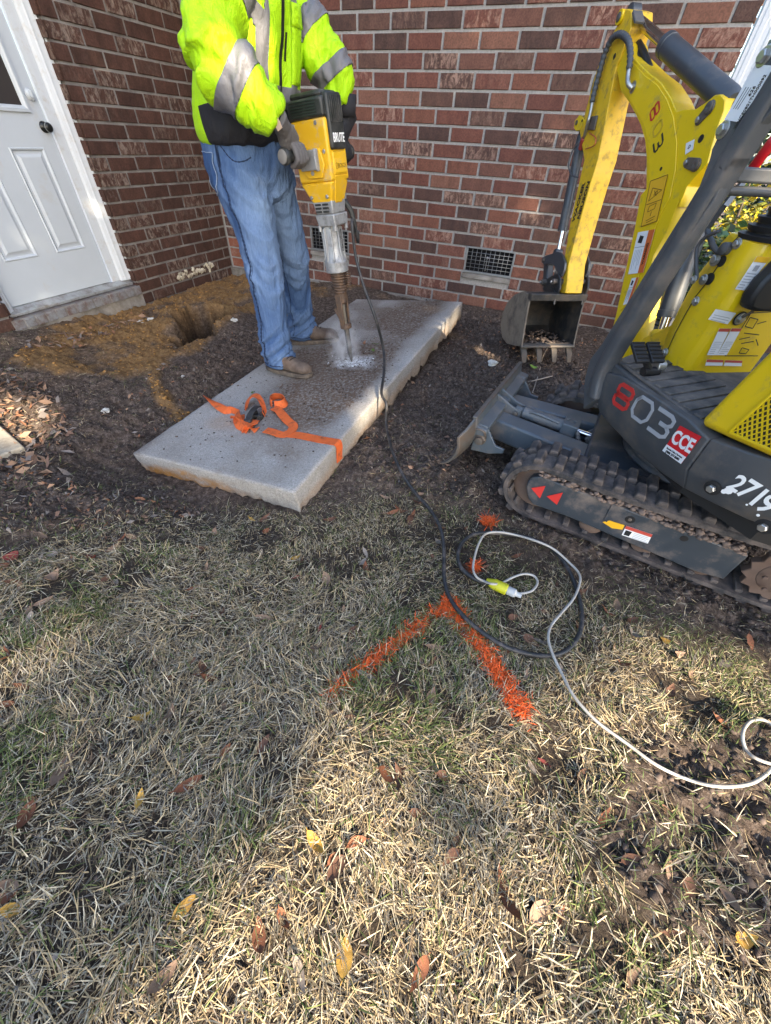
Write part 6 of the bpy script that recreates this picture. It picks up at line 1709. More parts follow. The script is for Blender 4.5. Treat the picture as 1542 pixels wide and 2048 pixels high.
def sticker_warn(qpx, conv, title=True):
    q = [onb(*conv(*p), OB) for p in qpx]
    decal(q, XV, M_STK, boom)
    decal([lerp4(q, .66, 0), lerp4(q, 1, 0), lerp4(q, 1, 1), lerp4(q, .66, 1)], XV, paint('sticker_orange_red', (.60, .13, .03), .4), boom, 'sticker', .0026)
    if title: put_text('WARNING', .018, lerp4(q, .83, .55) + vec(XV) * .0045, lerp4(q, .83, 0) - lerp4(q, .83, 1), lerp4(q, 0, .5) - lerp4(q, 1, .5), M_INK, boom, bold=.0003, squeeze=1.0)
    # text block: lines run along the boom
    b = MB()
    for k in range(5):
        u = .12 + .1 * k; b.bar(lerp4(q, u, .42) + vec(XV) * .003, lerp4(q, u, .90 - .1 * (k % 3)) + vec(XV) * .003, .0022, .0006, XV)
    b.build('print', M_GREYP, boom)
    decal([lerp4(q, .2, .08), lerp4(q, .45, .12), lerp4(q, .4, .28), lerp4(q, .15, .25)], XV, M_INK, boom, 'pictogram', .0026)
    b = MB(); b.bar(lerp4(q, .0, .36) + vec(XV) * .003, lerp4(q, .66, .36) + vec(XV) * .003, .0014, .0006, XV); b.build('print', M_INK, boom)
sticker_warn([(845, 225), (935, 208), (872, 437), (792, 447)], z5)
sticker_warn([(812, 468), (850, 462), (800, 600), (765, 610)], z5, False)
q = [onb(*z4(*p), .0005) for p in [(1095, 760), (1140, 738), (1132, 792), (1090, 820)]]; decal(q, XV, M_STK, boom)
b = MB(); b.tube(catmull([lerp4(q, .3, .6) + vec(XV) * .003, lerp4(q, .5, .35) + vec(XV) * .003, lerp4(q, .65, .5) + vec(XV) * .003, lerp4(q, .4, .65) + vec(XV) * .003], 4), .0012, 5); b.build('pictogram', M_INK, boom)
# pins with their keeper plates
def pin_plate(pxs, conv, name='pin_keeper'):
    P = [onb(*conv(*p)) for p in pxs]; d = (P[1] - P[0]); L = d.length; d.normalize(); s = vec(XV).cross(d)
    ol = []
    for c, r, a0 in ((P[0], .017, 90), (P[1], .022, -90)):
        for k in range(9):
            t = R(a0 + 180 * k / 8); ol.append(c + d * math.cos(t) * r + s * math.sin(t) * r)
    b = MB(); b.prism(ol, vec(XV) * .006); o = b.build(name, M_XSTL, boom, bevel=.002)
    b = MB(); b.lathe(P[1] + vec(XV) * .006, XV, [(0, .019), (.006, .019), (.008, .014), (.0081, .006), (.006, .003)], 18); b.build('pin', M_XSTL, boom, smooth='auto'); bolt(P[0] + vec(XV) * .005, XV, .010, boom, M_ZINC, False)
pin_plate([(1165, 635), (1222, 570)], z4); pin_plate([(1102, 862), (1150, 875)], z4)
b = MB(); b.lathe(onb(*z4(722, 300), .004), XV, [(0, .018), (.004, .018), (.006, .012), (.0061, .003)], 16); b.build('pin', M_XBLK, boom, smooth='auto')

# ---- stick
SB = -.06
def ons(x, y, o=0): return vec(ub(x, y, SB)) + vec(XV) * o
st_px = [z4(724, 140), z4(722, 95), z4(742, 60), z4(775, 46), z4(803, 55), z4(800, 150), z4(775, 205), z4(745, 300), z4(720, 352), z3(1000, 0), z3(920, 260), z3(850, 510), z3(780, 760), z3(700, 1080), z3(688, 1230), z3(668, 1365), z3(606, 1362), z3(640, 1200), z3(660, 1000), z3(700, 740), z3(820, 180), z3(862, 0), z4(528, 700), z4(556, 600), z4(600, 430), z4(650, 275), z4(690, 200)]
stick = plate([ons(*p) for p in st_px], -XV * .115, 'stick', M_XYELD, exc, bevel=.004)
def lathe_at(p, n, prof, name, mat, parent, seg=18):
    b = MB(); b.lathe(vec(p), n, prof, seg); return b.build(name, mat, parent, smooth='auto')
lathe_at(ons(*z4(748, 92), .0), XV, [(-.03, .026), (.012, .026), (.0121, .02)], 'lug', M_XYEL, stick); lathe_at(ons(*z4(748, 92), .0125), XV, [(0, .017), (.004, .017), (.006, .013), (.0061, .003)], 'pin', M_XSTL, stick)
plate([ons(*z4(*p), .004) for p in [(530, 610), (505, 640), (500, 680), (512, 696), (532, 690), (560, 640)]], -XV * .02, 'lug', M_XYEL, stick, bevel=.003)
lathe_at(ons(*z4(517, 650), .0045), XV, [(0, .011), (.005, .011), (.006, .007)], 'pin', M_XSTL, stick); lathe_at(ons(*z4(546, 640), .003), XV, [(0, .006), (.004, .006), (.005, .003)], 'pin', M_XBLK, stick)
plate([ons(*z4(*p), .002) for p in [(590, 620), (630, 612), (612, 690), (572, 690)]], XV * .010, 'clamp', M_XSTL, stick, bevel=.002)
for body, (x, y), sz in (('WACKER', (848, 300), .044), ('NEUSON', (888, 372), .044)): pass
t0, t1 = ons(*z3(775, 640), .002), ons(*z3(900, 200), .002)
rd = (t1 - t0).normalized(); upd = vec(XV).cross(rd)
put_text('WACKER', .036, ons(*z3(806, 440), .002), rd, upd, M_INK, stick, bold=.0013, squeeze=1.2)
put_text('NEUSON', .036, ons(*z3(858, 415), .002), rd, upd, M_INK, stick, bold=.0013, squeeze=1.2)
def cylinder(p0, p1, frac, r, rr_, name, parent, glands=True):
    p0, p1 = vec(p0), vec(p1); d = (p1 - p0); L = d.length; d.normalize()
    e = bpy.data.objects.new(name, None); COL.objects.link(e); e.parent = parent
    b = MB(); b.tube([p0, p0 + d * .02, p0 + d * .03, p0 + d * (L * frac - .03), p0 + d * (L * frac - .028), p0 + d * (L * frac)], [r * .7, r * .95, r, r, r * 1.07, r * 1.07], 24); b.build('barrel', M_XCYL, e, smooth='auto')
    b = MB(); b.cyl(p0 + d * (L * frac), p1, rr_, 16); b.build('rod', M_XCHR, e, smooth='auto')
    b = MB(); s = vec(XV); b.lathe(p1 - s * .025, s, [(0, rr_ * 1.5), (.003, rr_ * 1.8), (.047, rr_ * 1.8), (.05, rr_ * 1.5)], 16); b.build('rod_eye', M_XCYL, e, smooth='auto')
    return e
C_ = -.12
sc_ = cylinder(ub(*z4(1335, 545), C_), ub(*z4(808, 78), C_), .60, .041, .021, 'stick_cylinder', exc)
bc_ = cylinder(ub(*c3(545, 390), C_), ub(*c3(110, 1640), C_), .80, .042, .020, 'boom_cylinder', exc)
kc_ = cylinder(ub(*z4(548, 690), -.105), ub(*z3(592, 950), -.105), .80, .029, .013, 'bucket_cylinder', exc)
b = MB(); b.bar(ub(*z4(832, 62), -.075), ub(*z4(845, 120), -.075), .012, .05, XV); b.bar(ub(*z4(832, 62), -.165), ub(*z4(845, 120), -.165), .012, .05, XV); b.build('rod_clevis', M_XGRY, exc, bevel=.003)
# corrugated hose over the elbow, its fittings
HBp = -.035
hose([ub(*z4(790, 370), HBp), ub(*z4(797, 290), HBp), ub(*z4(785, 215), HBp), ub(*z4(745, 182), HBp), ub(*z4(700, 205), HBp), ub(*z4(660, 290), HBp), ub(*z4(632, 390), HBp), ub(*z4(610, 470), HBp), ub(*z4(594, 545), HBp)], .0145, exc, M_XGRY, True, n=12)
b = MB(); b.tube(catmull([ub(*z4(790, 365), HBp), ub(*z4(784, 410), HBp), ub(*z4(786, 445), HBp), ub(*z4(808, 470), -.055)], 5), .010, 10); b.build('hose_fitting', M_ZINC, exc, smooth=True)
b = MB(); b.tube(catmull([ub(*z4(596, 540), HBp), ub(*z4(585, 600), HBp), ub(*z4(572, 650), HBp), ub(*z4(552, 730), -.06)], 5), .009, 10); b.build('hose_fitting', M_ZINC, exc, smooth=True)
lathe_at(onb(*z4(815, 462), .001), XV, [(0, .022), (.004, .022), (.005, .012), (.012, .012), (.013, .005)], 'hose_port', M_ZINC, boom)
b = MB(); b.cyl(ub(*z4(552, 730), -.062), ub(*z4(536, 790), -.075), .017, 12); b.build('cap', paint('red_plastic', (.32, .045, .03), .5), exc, bevel=.003)
hose([ub(*z4(525, 755), -.05), ub(*z4(490, 800), -.045), ub(*z4(468, 870), -.045), ub(*z4(485, 925), -.05), ub(*z4(520, 940), -.06)], .004, exc, M_XGRY)
hose([ub(*z4(560, 790), -.05), ub(*z4(605, 770), -.04), ub(*z4(612, 730), -.04), ub(*z4(580, 705), -.05)], .003, exc, paint('red_wire', (.42, .09, .03), .5))
hose([ub(*z4(800, 240), -.12), ub(*z4(830, 290), -.12), ub(*z4(850, 350), -.12)], .02, exc, M_XBLK)
hose([ub(*z4(840, 230), -.13), ub(*z4(870, 290), -.13), ub(*z4(900, 370), -.13)], .016, exc, M_XBLK)

# ---- links and bucket
lk = [(590, 938), (500, 968), (432, 995), (422, 1045), (448, 1075), (520, 1062), (556, 1085), (570, 1150), (585, 1200), (625, 1195), (655, 1120), (664, 1050), (640, 980), (615, 950)]
for bb in (-.035, -.20): plate([ub(*z3(*p), -.035) + XV * (bb + .035) for p in lk], -XV * .016, 'rocker_link', M_XCYL, exc, bevel=.003)
for x, y in ((452, 1022), (580, 1160)):
    b = MB(); c = vec(ub(*z3(x, y), -.035)); b.cyl(c + vec(XV) * .012, c - vec(XV) * .19, .014, 14); b.build('pin', M_XSTL, exc, bevel=.003)
b = MB(); b.bar(ub(*z3(498, 1060), -.10), ub(*z3(485, 1330), -.10), .055, .05, XV); b.build('bucket_link', M_XCYL, exc, bevel=.008)
bk = bpy.data.objects.new('bucket', None); COL.objects.link(bk); bk.parent = exc
b0, b1 = .158, -.238
sp = [(1.50, .490), (1.62, .478), (1.74, .425), (1.83, .345), (1.868, .26), (1.85, .185), (1.77, .125), (1.66, .118), (1.52, .155), (1.425, .190), (1.435, .215), (1.475, .36)]
for bb, sg, mt in ((b0, -1, M_XDUST), (b1, 1, M_XBKT)): plate([up_(a, bb, z) for a, z in sp], XV * sg * .012, 'cheek_plate', mt, bk, bevel=.003)
b = MB(); sh = sp[0:10]; rings = []
for bb in (b0 - .012, b1 + .012): rings.append([up_(a, bb, z) for a, z in sh] + [up_(a + (1.62 - a) * .06, bb, z + (.3 - z) * .06) for a, z in reversed(sh)])
b.rings(rings); b.build('shell', M_XBKT, bk, smooth='auto')
b = MB(); b.bar(up_(1.505, b0, .478), up_(1.505, b1, .478), .05, .045, ZU); b.build('top_bar', M_XBKT, bk, bevel=.006)
b = MB(); b.bar(up_(1.45, b0, .185), up_(1.45, b1, .185), .06, .014, ZU); b.build('lip', M_XSTL, bk, bevel=.003)
for k in range(4):
    bb = b0 - .03 + (b1 - b0 + .06) * k / 3
    b = MB(); b.rings([[up_(1.475, bb + w, z) for w, z in ((-.022, .196), (.022, .196), (.022, .176), (-.022, .176))], [up_(1.41, bb + w, z) for w, z in ((-.02, .15), (.02, .15), (.02, .13), (-.02, .13))], [up_(1.375, bb + w, z) for w, z in ((-.015, .098), (.015, .098), (.015, .092), (-.015, .092))]]); b.build('tooth', M_XTTH, bk, bevel=.003, seg=1)
pts = [(*up_(rr.uniform(1.46, 1.72), rr.uniform(b1 + .03, b0 - .03), .165 + rr.uniform(0, .03)), rr.uniform(.006, .02)) for k in range(150)]
so_ = scatter_lumps('soil', pts, [M_CRUMB, M_CRUMB2], [k % 2 for k in range(150)], bk); so_.location = -exc.location; so_['kind'] = 'stuff'
for bb in (-.02, -.215):
    plate([up_(a, bb, z) for a, z in [(1.50, .47), (1.48, .53), (1.51, .58), (1.56, .60), (1.62, .575), (1.70, .53), (1.72, .50), (1.66, .465)]], -XV * .014, 'bucket_ear', M_XBKT, bk, bevel=.004)
    plate([up_(a, bb, z) for a, z in [(1.49, .50), (1.47, .44), (1.48, .44), (1.56, .52)]], XV * .012, 'rib', M_XBKT, bk, bevel=.002)
for a, z in ((1.545, .555), (1.685, .52)):
    b = MB(); b.cyl(up_(a, .01, z), up_(a, -.24, z), .018, 16); b.build('pin', M_XSTL, bk, bevel=.003)
    bolt(up_(a, .01, z), XV, .008, bk, M_ZINC, False)

# ---- console with its levers, pedal
zs = [.585, .64, .70, .76, .82, .87, .93, .97, 1.005]
sa = [.205, .215, .222, .222, .220, .205, .196, .196, .182]
la = [.285, .31, .318, .32, .32, .318, .298, .292, .275]
rings = []
for z, s_, l_ in zip(zs, sa, la):
    bul = .018 * math.sin(math.pi * min(1, (z - .585) / .40))
    rings.append([up_(l_, .125, z), up_(l_ - .03, .148, z), up_(s_ + .008, .170, z), up_(s_ - .04, .176, z), up_(.125 - bul, .168, z), up_(.098 - bul * .6, .145, z), up_(.092, .08, z), up_(.092, -.11, z), up_(l_ - .02, -.11, z)])
b = MB(); b.rings(rings); con = b.build('console', M_XYEL, exc, bevel=.010, seg=2)
b = MB(); b.tube([vec(up_(s_ + .008, .1715, z)) for z, s_ in zip(zs, sa)], .0016, 5); b.build('seam', M_INK, con)
def onr(px, py, a=.087): return vec(ua(px, py, a))
RN = -XU
def rsticker(pts, head=None, rows=0, hfrac=.16, seed=1):
    q = [onr(*c3(*p)) for p in pts]; decal(q, RN, M_STK, con)
    if head: decal([lerp4(q, 0, 0), lerp4(q, 1, 0), lerp4(q, 1, hfrac), lerp4(q, 0, hfrac)], RN, head, con, 'sticker', .0026)
    if rows: print_lines(q, RN, rows, con, .1, .92, .5, .93, seed=seed)
    return q
q = rsticker([(950, 905), (1065, 915), (850, 1198), (765, 1186)], M_STKO, 6)
decal([lerp4(q, .35, .25), lerp4(q, .7, .25), lerp4(q, .7, .42), lerp4(q, .35, .42)], RN, M_GREYP, con, 'pictogram', .0026)
rsticker([(600, 1355), (775, 1390), (700, 1485), (535, 1445)], None, 3)
rsticker([(632, 1520), (722, 1523), (610, 1748), (525, 1748)], M_STKR, 7, .11); rsticker([(737, 1520), (820, 1520), (692, 1748), (612, 1748)], M_STKR, 7, .11, 3)
rsticker([(525, 1785), (665, 1790), (655, 1838), (510, 1838)], M_STKR, 0, .4); rsticker([(680, 1790), (825, 1795), (820, 1842), (668, 1840)], M_STKR, 0, .4)
b = MB(); Q = [onr(*c3(*p)) for p in [(900, 1390), (1075, 1380), (960, 1755), (680, 1755)]]
for u0, v0, u1, v1 in ((0, 0, 1, 0), (0, 0, 0, 1), (0, 1, 1, 1), (.1, .1, .5, .15), (.5, .15, .45, .35), (.45, .35, .1, .3), (.1, .3, .1, .1), (.55, .25, .9, .2), (.2, .45, .8, .5), (.15, .6, .5, .55), (.3, .7, .7, .65), (.4, .8, .65, .85), (.65, .85, .6, .95), (.6, .95, .38, .93), (.38, .93, .4, .8), (.75, .6, .9, .75)):
    b.bar(lerp4(Q, u0, v0) + vec(RN) * .0015, lerp4(Q, u1, v1) + vec(RN) * .0015, .0028, .0008, RN)
b.build('lever_diagram', M_INK, con)
plate([onr(*c3(*p), .08) for p in [(1130, 870), (1080, 1000), (1055, 1345), (850, 1345), (780, 1322), (815, 1225), (905, 1095)]], RN * .05, 'knee_pad', M_XBLK, con, bevel=.012)
hole(onr(*c3(808, 1438), .086), RN, .022, con); bolt(onr(*c3(812, 1440), .084), RN, .012, con)
b = MB(); b.tube(catmull([onr(*c3(830, 1425), .075), onr(*c3(905, 1385), .06), onr(*c3(990, 1310), .05), onr(*c3(1100, 1180), .04)], 5), .005, 8); b.build('control_rod', M_XSTL, con, smooth=True)
for x, y in ((790, 800), (435, 1290), (172, 1725)): bolt(vec(ub(*c3(x, y), .174)), XV, .010, con)
# upper bellows on the console
b = MB(); c0 = vec(up_(.150, .075, 1.0)); prof = []
for k in range(4): prof += [(.022 * k, .102 - .014 * k), (.022 * k + .012, .106 - .014 * k), (.022 * k + .016, .082 - .012 * k), (.022 * k + .022, .082 - .012 * k)]
b.lathe(c0, ZU, prof, 20); b.build('lever_bellows', M_XBLK, con, smooth='auto')
b = MB(); b.cyl(c0 + Vector((0, 0, .08)), c0 + Vector((0, 0, .28)), .008, 10); b.lathe(c0 + Vector((0, 0, .26)), ZU, [(0, .012), (.03, .02), (.08, .022), (.11, .014), (.115, .004)], 14); b.build('joystick', M_XBLK, con, smooth='auto')
# travel lever with red grip
LB = .18
lev = bpy.data.objects.new('travel_lever', None); COL.objects.link(lev); lev.parent = exc
pp = [vec(ub(*rc_(*p), LB)) for p in [(290, 1955), (240, 1988), (195, 1960), (160, 1880), (138, 1812), (160, 1770), (280, 1610), (480, 1345)]]
b = MB(); b.tube(catmull(pp, 5), .0085, 10); b.build('shaft', M_XGRY, lev, smooth=True)
pe = vec(ub(*rc_(640, 1130), LB)); b = MB(); b.tube([pp[-1], pp[-1] + (pe - pp[-1]) * .05, pe, pe + (pe - pp[-1]) * .3], [.010, .0145, .0145, .012], 14); b.build('grip', paint('red_grip', (.50, .012, .02), .35), lev, smooth=True)
d1 = (pp[-1] - pp[-2]).normalized(); q = [vec(ub(*rc_(*p), LB + .009)) for p in [(272, 1612), (425, 1422), (460, 1428), (305, 1628)]]; decal(q, XV, M_STK, lev, 'label_tag')
b = MB(); e_ = vec(ub(*rc_(280, 1960), LB)); b.lathe(e_ - vec(XV) * .02, XV, [(0, .018), (.03, .018), (.034, .012), (.036, .004)], 14); b.build('pivot', M_XGRY, lev, smooth='auto'); bolt(ub(*c3(600, 935), .176), XV, .013, con); hole(ub(*c3(655, 950), .172), XV, .016, con)
pp = [vec(ub(*c3(*p), .20)) for p in [(640, 690), (530, 735), (470, 790), (440, 860), (438, 1000), (440, 1095), (410, 1110)]]
b = MB(); b.tube(catmull(pp, 4), .006, 8); b.build('linkage_rod', M_XGRY, con, smooth=True); bolt(ub(*c3(415, 1108), .205), XV, .009, con); bolt(ub(*c3(500, 1105), .18), XV, .011, con); hole(ub(*c3(550, 1100), .174), XV, .018, con)
# foot pedal
ped = bpy.data.objects.new('pedal', None); COL.objects.link(ped); ped.parent = exc
pc = vec(hit(*bd(580, 250), up_(0, 0, .68), ZU)); A_ = vec(XU); B_ = vec(XV)
for s_ in (-.026, .032):
    b = MB(); b.bar(pc + B_ * (-s_) - A_ * .035 - Vector((0, 0, .02)), pc + B_ * (-s_) + A_ * .035 + Vector((0, 0, .022)), .048, .012, ZU); pd_ = b.build('pedal_pad', M_XBLK, ped, bevel=.003)
    for k in range(5):
        b = MB(); t = (k - 2) * .013; c = pc + B_ * (-s_) + A_ * t + Vector((0, 0, .001 + t * .6 + .008)); b.bar(c - B_ * .022, c + B_ * .022, .005, .006, ZU); b.build('pad_rib', M_XBLK, ped)
b = MB(); e1 = vec(hit(*bd(610, 390), up_(0, 0, .615), ZU)); b.tube([pc - Vector((0, 0, .01)), (pc + e1) / 2 - Vector((0, 0, .01)), e1], .012, 8); b.cyl(e1 - B_ * .03, e1 + B_ * .03, .016, 12); b.build('pedal_arm', M_XBLK, ped, smooth='auto')
b = MB(); e2 = vec(hit(*bd(680, 350), up_(0, 0, .63), ZU)); b.cyl(e2 - B_ * .012, e2 + B_ * .02, .022, 14); b.build('pedal_bush', M_ZINC, ped, bevel=.003)
b = MB(); e3 = vec(hit(*bd(1080, 360), up_(0, 0, .615), ZU)); b.lathe(e3, XV * -1, [(-.02, .008), (-.012, .012), (0, .012), (.006, .006), (.04, .006)], 10); b.build('floor_knob', M_XBLK, ped, smooth='auto')
# ------------------------------------------------------------------ lawn: blades, litter, fallen leaves
RG = np.random.default_rng(21)
def slab_mask(x, y):
    sx = x - SLAB_B[0] + SLAB_W; sy = y - SLAB_B[1]
    return (sx > -.02) & (sx < SLAB_W + .02) & (sy > -.02) & (sy < SLAB_L + .02)
def blade_material():
    m, nt, b = new_mat('dry_grass'); t = attr(nt, 'tint').outputs['Color']; v = ocoord(nt)
    n = noise(nt, v, 220, 3, .6)
    c = mixc(nt, .35, t, ramp(nt, n, [(.3, (.55, .55, .55)), (.7, (1.25, 1.25, 1.25))]).outputs[0], 'MULTIPLY')
    nt.links.new(c, b.inputs['Base Color']); b.inputs['Roughness'].default_value = .62; b.inputs['Specular IOR Level'].default_value = .3
    tr_ = nt.nodes.new('ShaderNodeBsdfTranslucent'); nt.links.new(c, tr_.inputs['Color'])
    mx = nt.nodes.new('ShaderNodeMixShader'); mx.inputs[0].default_value = .18
    nt.links.new(b.outputs[0], mx.inputs[1]); nt.links.new(tr_.outputs[0], mx.inputs[2])
    nt.links.new(mx.outputs[0], nt.nodes['Material Output'].inputs['Surface']); return m
M_BLADE = blade_material()
M_PAINTED = paint('orange_marking_paint', (0.62, 0.085, 0.006), .7, var=.25)
def blades(x, y, z, L, w, az, tilt, curl, tint):
    """arrays -> vertices of bent strips: base pair, middle pair, tip"""
    n = len(x); dx, dy = np.cos(az), np.sin(az); sx, sy = -dy, dx
    roll = RG.uniform(-.9, .9, n)
    def pt(t, side):
        el = tilt + curl * t
        f = L * t * np.cos(el); u = L * t * np.sin(el); h = side * w / 2
        return np.stack([x + dx * f + sx * h * np.cos(roll), y + dy * f + sy * h * np.cos(roll), z + u + h * np.sin(roll)], 1)
    wv = [.8, 1.0, .10]; ts = [0, .5, 1.0]
    P = []
    for t, k in zip(ts, wv): P += [pt(t, k), pt(t, -k)]
    V = np.stack(P, 1).reshape(-1, 3)
    base = np.arange(n)[:, None] * 6
    q = np.concatenate([base + np.array([[0, 1, 3, 2]]), base + np.array([[2, 3, 5, 4]])], 1).reshape(-1, 4)
    C = np.repeat(tint, 6, 0)
    return V, q, C
def tints(n, green):
    """straw, bleached, grey-brown and green blades"""
    k = RG.random(n); g = RG.random(n) < green
    straw = np.array([.42, .325, .185]); bleach = np.array([.54, .475, .34]); brown = np.array([.14, .10, .065]); grey = np.array([.26, .225, .18])
    c = np.where((k < .42)[:, None], straw, np.where((k < .66)[:, None], bleach, np.where((k < .82)[:, None], brown, grey)))
    gc = np.array([.060, .100, .026]) + RG.random((n, 1)) * np.array([.10, .085, .03])
    c = np.where(g[:, None], gc, c)
    return np.clip(c * RG.uniform(.72, 1.18, (n, 1)), 0, .85)
def in_frame(x, y, margin=.22):
    """which ground points the lens can take in, with some room to spare"""
    d = (np.stack([x, y, np.zeros_like(x)], 1) - CP) @ _M
    u = d[:, 0] / -d[:, 2]; v = d[:, 1] / -d[:, 2]
    return (d[:, 2] < -.05) & (np.abs(u) < 771 / FPX + margin) & (v > -1024 / FPX - margin)
def sample_lawn(n):
    n = int(n * 1.35); x = RG.uniform(.02, 6.2, n); y = RG.uniform(-5.7, -.05, n); ok = in_frame(x, y) | (in_frame(x, y, 1.3) & (RG.random(n) < .5)); return x[ok], y[ok]
def lawn():
    x, y = sample_lawn(980000); o_ = y < -2.2; x, y = x[o_], y[o_]
    sand, mud, lw = ground_fields(x, y)
    clump = fbm(x * 6, y * 6, 4, 91); fine = fbm(x * 22, y * 22, 3, 92)
    dens = lw * sstep(.39, .62, clump * .62 + fine * .38 + .035 + .07 * sstep(-3.3, -4.0, y)) + .05 * (1 - sand)
    keep = (RG.random(len(x)) < dens) & ~slab_mask(x, y) & (y < -.05) & (x > .0)
    # keep the track's footprint free
    keep &= ~((np.abs((x - XC[0]) * XW[0] + (y - XC[1]) * XW[1] - .34) < .10) & (np.abs((x - XC[0]) * XT[0] + (y - XC[1]) * XT[1]) < .66))
    x, y = x[keep], y[keep]; n = len(x); print('blades', n)
    z = ground_z(x, y)
    gn = fbm(x * 4 + 7, y * 4, 3, 93); front = sstep(-3.0, -3.9, y)
    green = sstep(.50, .68, gn) * .36 + .05 + .10 * (1 - front)
    L = RG.gamma(4, .0072, n) * (.66 + .52 * front); L = np.clip(L, .007, .075)
    w = RG.uniform(.0009, .0024, n) * (.8 + .4 * front)
    isg = RG.random(n)
    flow = fbm(x * 2.5, y * 2.5, 2, 94) * 12
    az = np.where(RG.random(n) < .68, flow + RG.normal(0, .7, n), RG.uniform(0, 6.28, n))
    c = tints(n, green); g = c[:, 1] > c[:, 0]
    tilt = np.where(g, RG.uniform(.3, 1.3, n), np.abs(RG.normal(.07, .22, n)))
    curl = np.where(g, RG.uniform(-1.2, .1, n), RG.normal(-.25, .5, n))
    V, q, C = blades(x, y, z + RG.uniform(.0, .012, n), L, w, az, tilt, curl, c)
    me = np_mesh('grass', V, q.ravel(), np.full(len(q), 4), [M_BLADE], colors=C)
    tag(link('grass', me), kind='stuff')
    # cut bits of dead grass, short and flat, everywhere on the soil
    x, y = sample_lawn(220000); sand, mud, lw = ground_fields(x, y)
    keep = (RG.random(len(x)) < .22 + .6 * lw) & ~slab_mask(x, y) & (y < -.05) & (x > .0) & (RG.random(len(x)) > sand * .9)
    x, y = x[keep], y[keep]; n = len(x); z = ground_z(x, y)
    c = tints(n, .05) * RG.uniform(.18, .70, (n, 1))
    V, q, C = blades(x, y, z + .002, RG.uniform(.008, .03, n), RG.uniform(.001, .0028, n), RG.uniform(0, 6.28, n), RG.normal(.05, .3, n), RG.normal(0, .4, n), c)
    me = np_mesh('dead_thatch', V, q.ravel(), np.full(len(q), 4), [M_BLADE], colors=C)
    tag(link('dead_thatch', me), kind='stuff')
lawn()
# spray-painted marks: the grass and crumbs the paint landed on
def spray_mark(name, label, x, y):
    n = len(x); z = ground_z(x, y)
    V, q, C = blades(x, y, z + RG.uniform(.002, .016, n), np.clip(RG.gamma(4, .0048, n), .005, .04), RG.uniform(.0016, .0034, n), RG.uniform(0, 6.28, n), np.abs(RG.normal(.10, .22, n)), RG.normal(-.1, .3, n), np.ones((n, 3)))
    me = np_mesh(name, V, q.ravel(), np.full(len(q), 4), [M_PAINTED]); tag(link(name, me), label, 'paint mark')
def along(pts, n, wd):
    P = np.array(pts); s = np.concatenate([[0], np.cumsum(np.linalg.norm(np.diff(P, axis=0), axis=1))]); t = RG.uniform(0, s[-1], n)
    f = fbm(t * 9, t * 0 + 3.3, 2, 96); ok = RG.random(n) < sstep(.15, .47, f)
    x = np.interp(t, s, P[:, 0]); y = np.interp(t, s, P[:, 1]); r = RG.normal(0, wd, n); a = RG.uniform(0, 6.28, n)
    return (x + r * np.cos(a))[ok], (y + r * np.sin(a))[ok]
xa, ya = along(PAINT_L, 2400, .014); xb, yb = along(PAINT_R, 3400, .018)
spray_mark('paint_mark', 'orange sprayed chevron, two strokes meeting on the lawn in the middle', np.concatenate([xa, xb]), np.concatenate([ya, yb]))
for k, (p, n, lb) in enumerate(zip(PAINT_DOTS, (420, 130), ('round orange paint dot on the grass before the track', 'small faint orange paint dot beside the cord loop'))):
    spray_mark('paint_mark', lb, p[0] + RG.normal(0, .014 if k == 0 else .010, n), p[1] + RG.normal(0, .014 if k == 0 else .010, n))

# soil crumbs and clods
pts = []; mi = []
def try_clod(x, y, s, k): pts.append((x, y, float(ground_z(np.array([x]), np.array([y]))[0]) + s * .15, s)); mi.append(k)
cx = RG.uniform(0.05, 4.8, 62000); cy = RG.uniform(-4.4, -.06, 62000)
sd, md, lw = ground_fields(cx, cy); pr = np.clip(md * .8 + sd * .45 + .05, 0, 1)
ok = (RG.random(len(cx)) < pr) & ~slab_mask(cx, cy)
cx, cy, sd, md = cx[ok], cy[ok], sd[ok], md[ok]; cz = ground_z(cx, cy); ss = np.clip(np.abs(RG.normal(.001, .0038, len(cx))) + .0015 + .008 * RG.random(len(cx)) ** 8 * md, 0, .0125)
pts = np.stack([cx, cy, cz + ss * .2, ss], 1); mi = np.where(RG.random(len(cx)) < sd, 2, (RG.random(len(cx)) < .45).astype(int))
tag(scatter_lumps('soil_clods', pts, [M_CRUMB, M_CRUMB2, M_SANDC], mi), kind='stuff')

# fallen leaves, each an object
def leaf_material(name, col, col2):
    m, nt, b = new_mat(name); v = ocoord(nt); oi = nt.nodes.new('ShaderNodeObjectInfo')
    n = noise(nt, v, 60, 5, .65); c = mixc(nt, n, col, col2)
    hv = nt.nodes.new('ShaderNodeHueSaturation'); nt.links.new(c, hv.inputs['Color']); nt.links.new(maths(nt, 'ADD', maths(nt, 'MULTIPLY', oi.outputs['Random'], .5), .75), hv.inputs['Value'])
    nt.links.new(hv.outputs[0], b.inputs['Base Color']); b.inputs['Roughness'].default_value = .75; b.inputs['Specular IOR Level'].default_value = .2
    bump(nt, b, n, .4, .002); return m
LM = {'tan': leaf_material('leaf_tan', (.25, .165, .11), (.15, .095, .065)), 'brown': leaf_material('leaf_brown', (.15, .075, .045), (.085, .045, .032)), 'rust': leaf_material('leaf_rust', (.215, .085, .042), (.12, .05, .03)),
      'yellow': leaf_material('leaf_yellow', (.44, .27, .05), (.28, .15, .04)), 'red': leaf_material('leaf_red', (.19, .035, .03), (.11, .03, .026)), 'grey': leaf_material('leaf_grey', (.22, .185, .155), (.15, .125, .105)), 'green': leaf_material('leaf_green', (.14, .22, .05), (.08, .14, .03))}
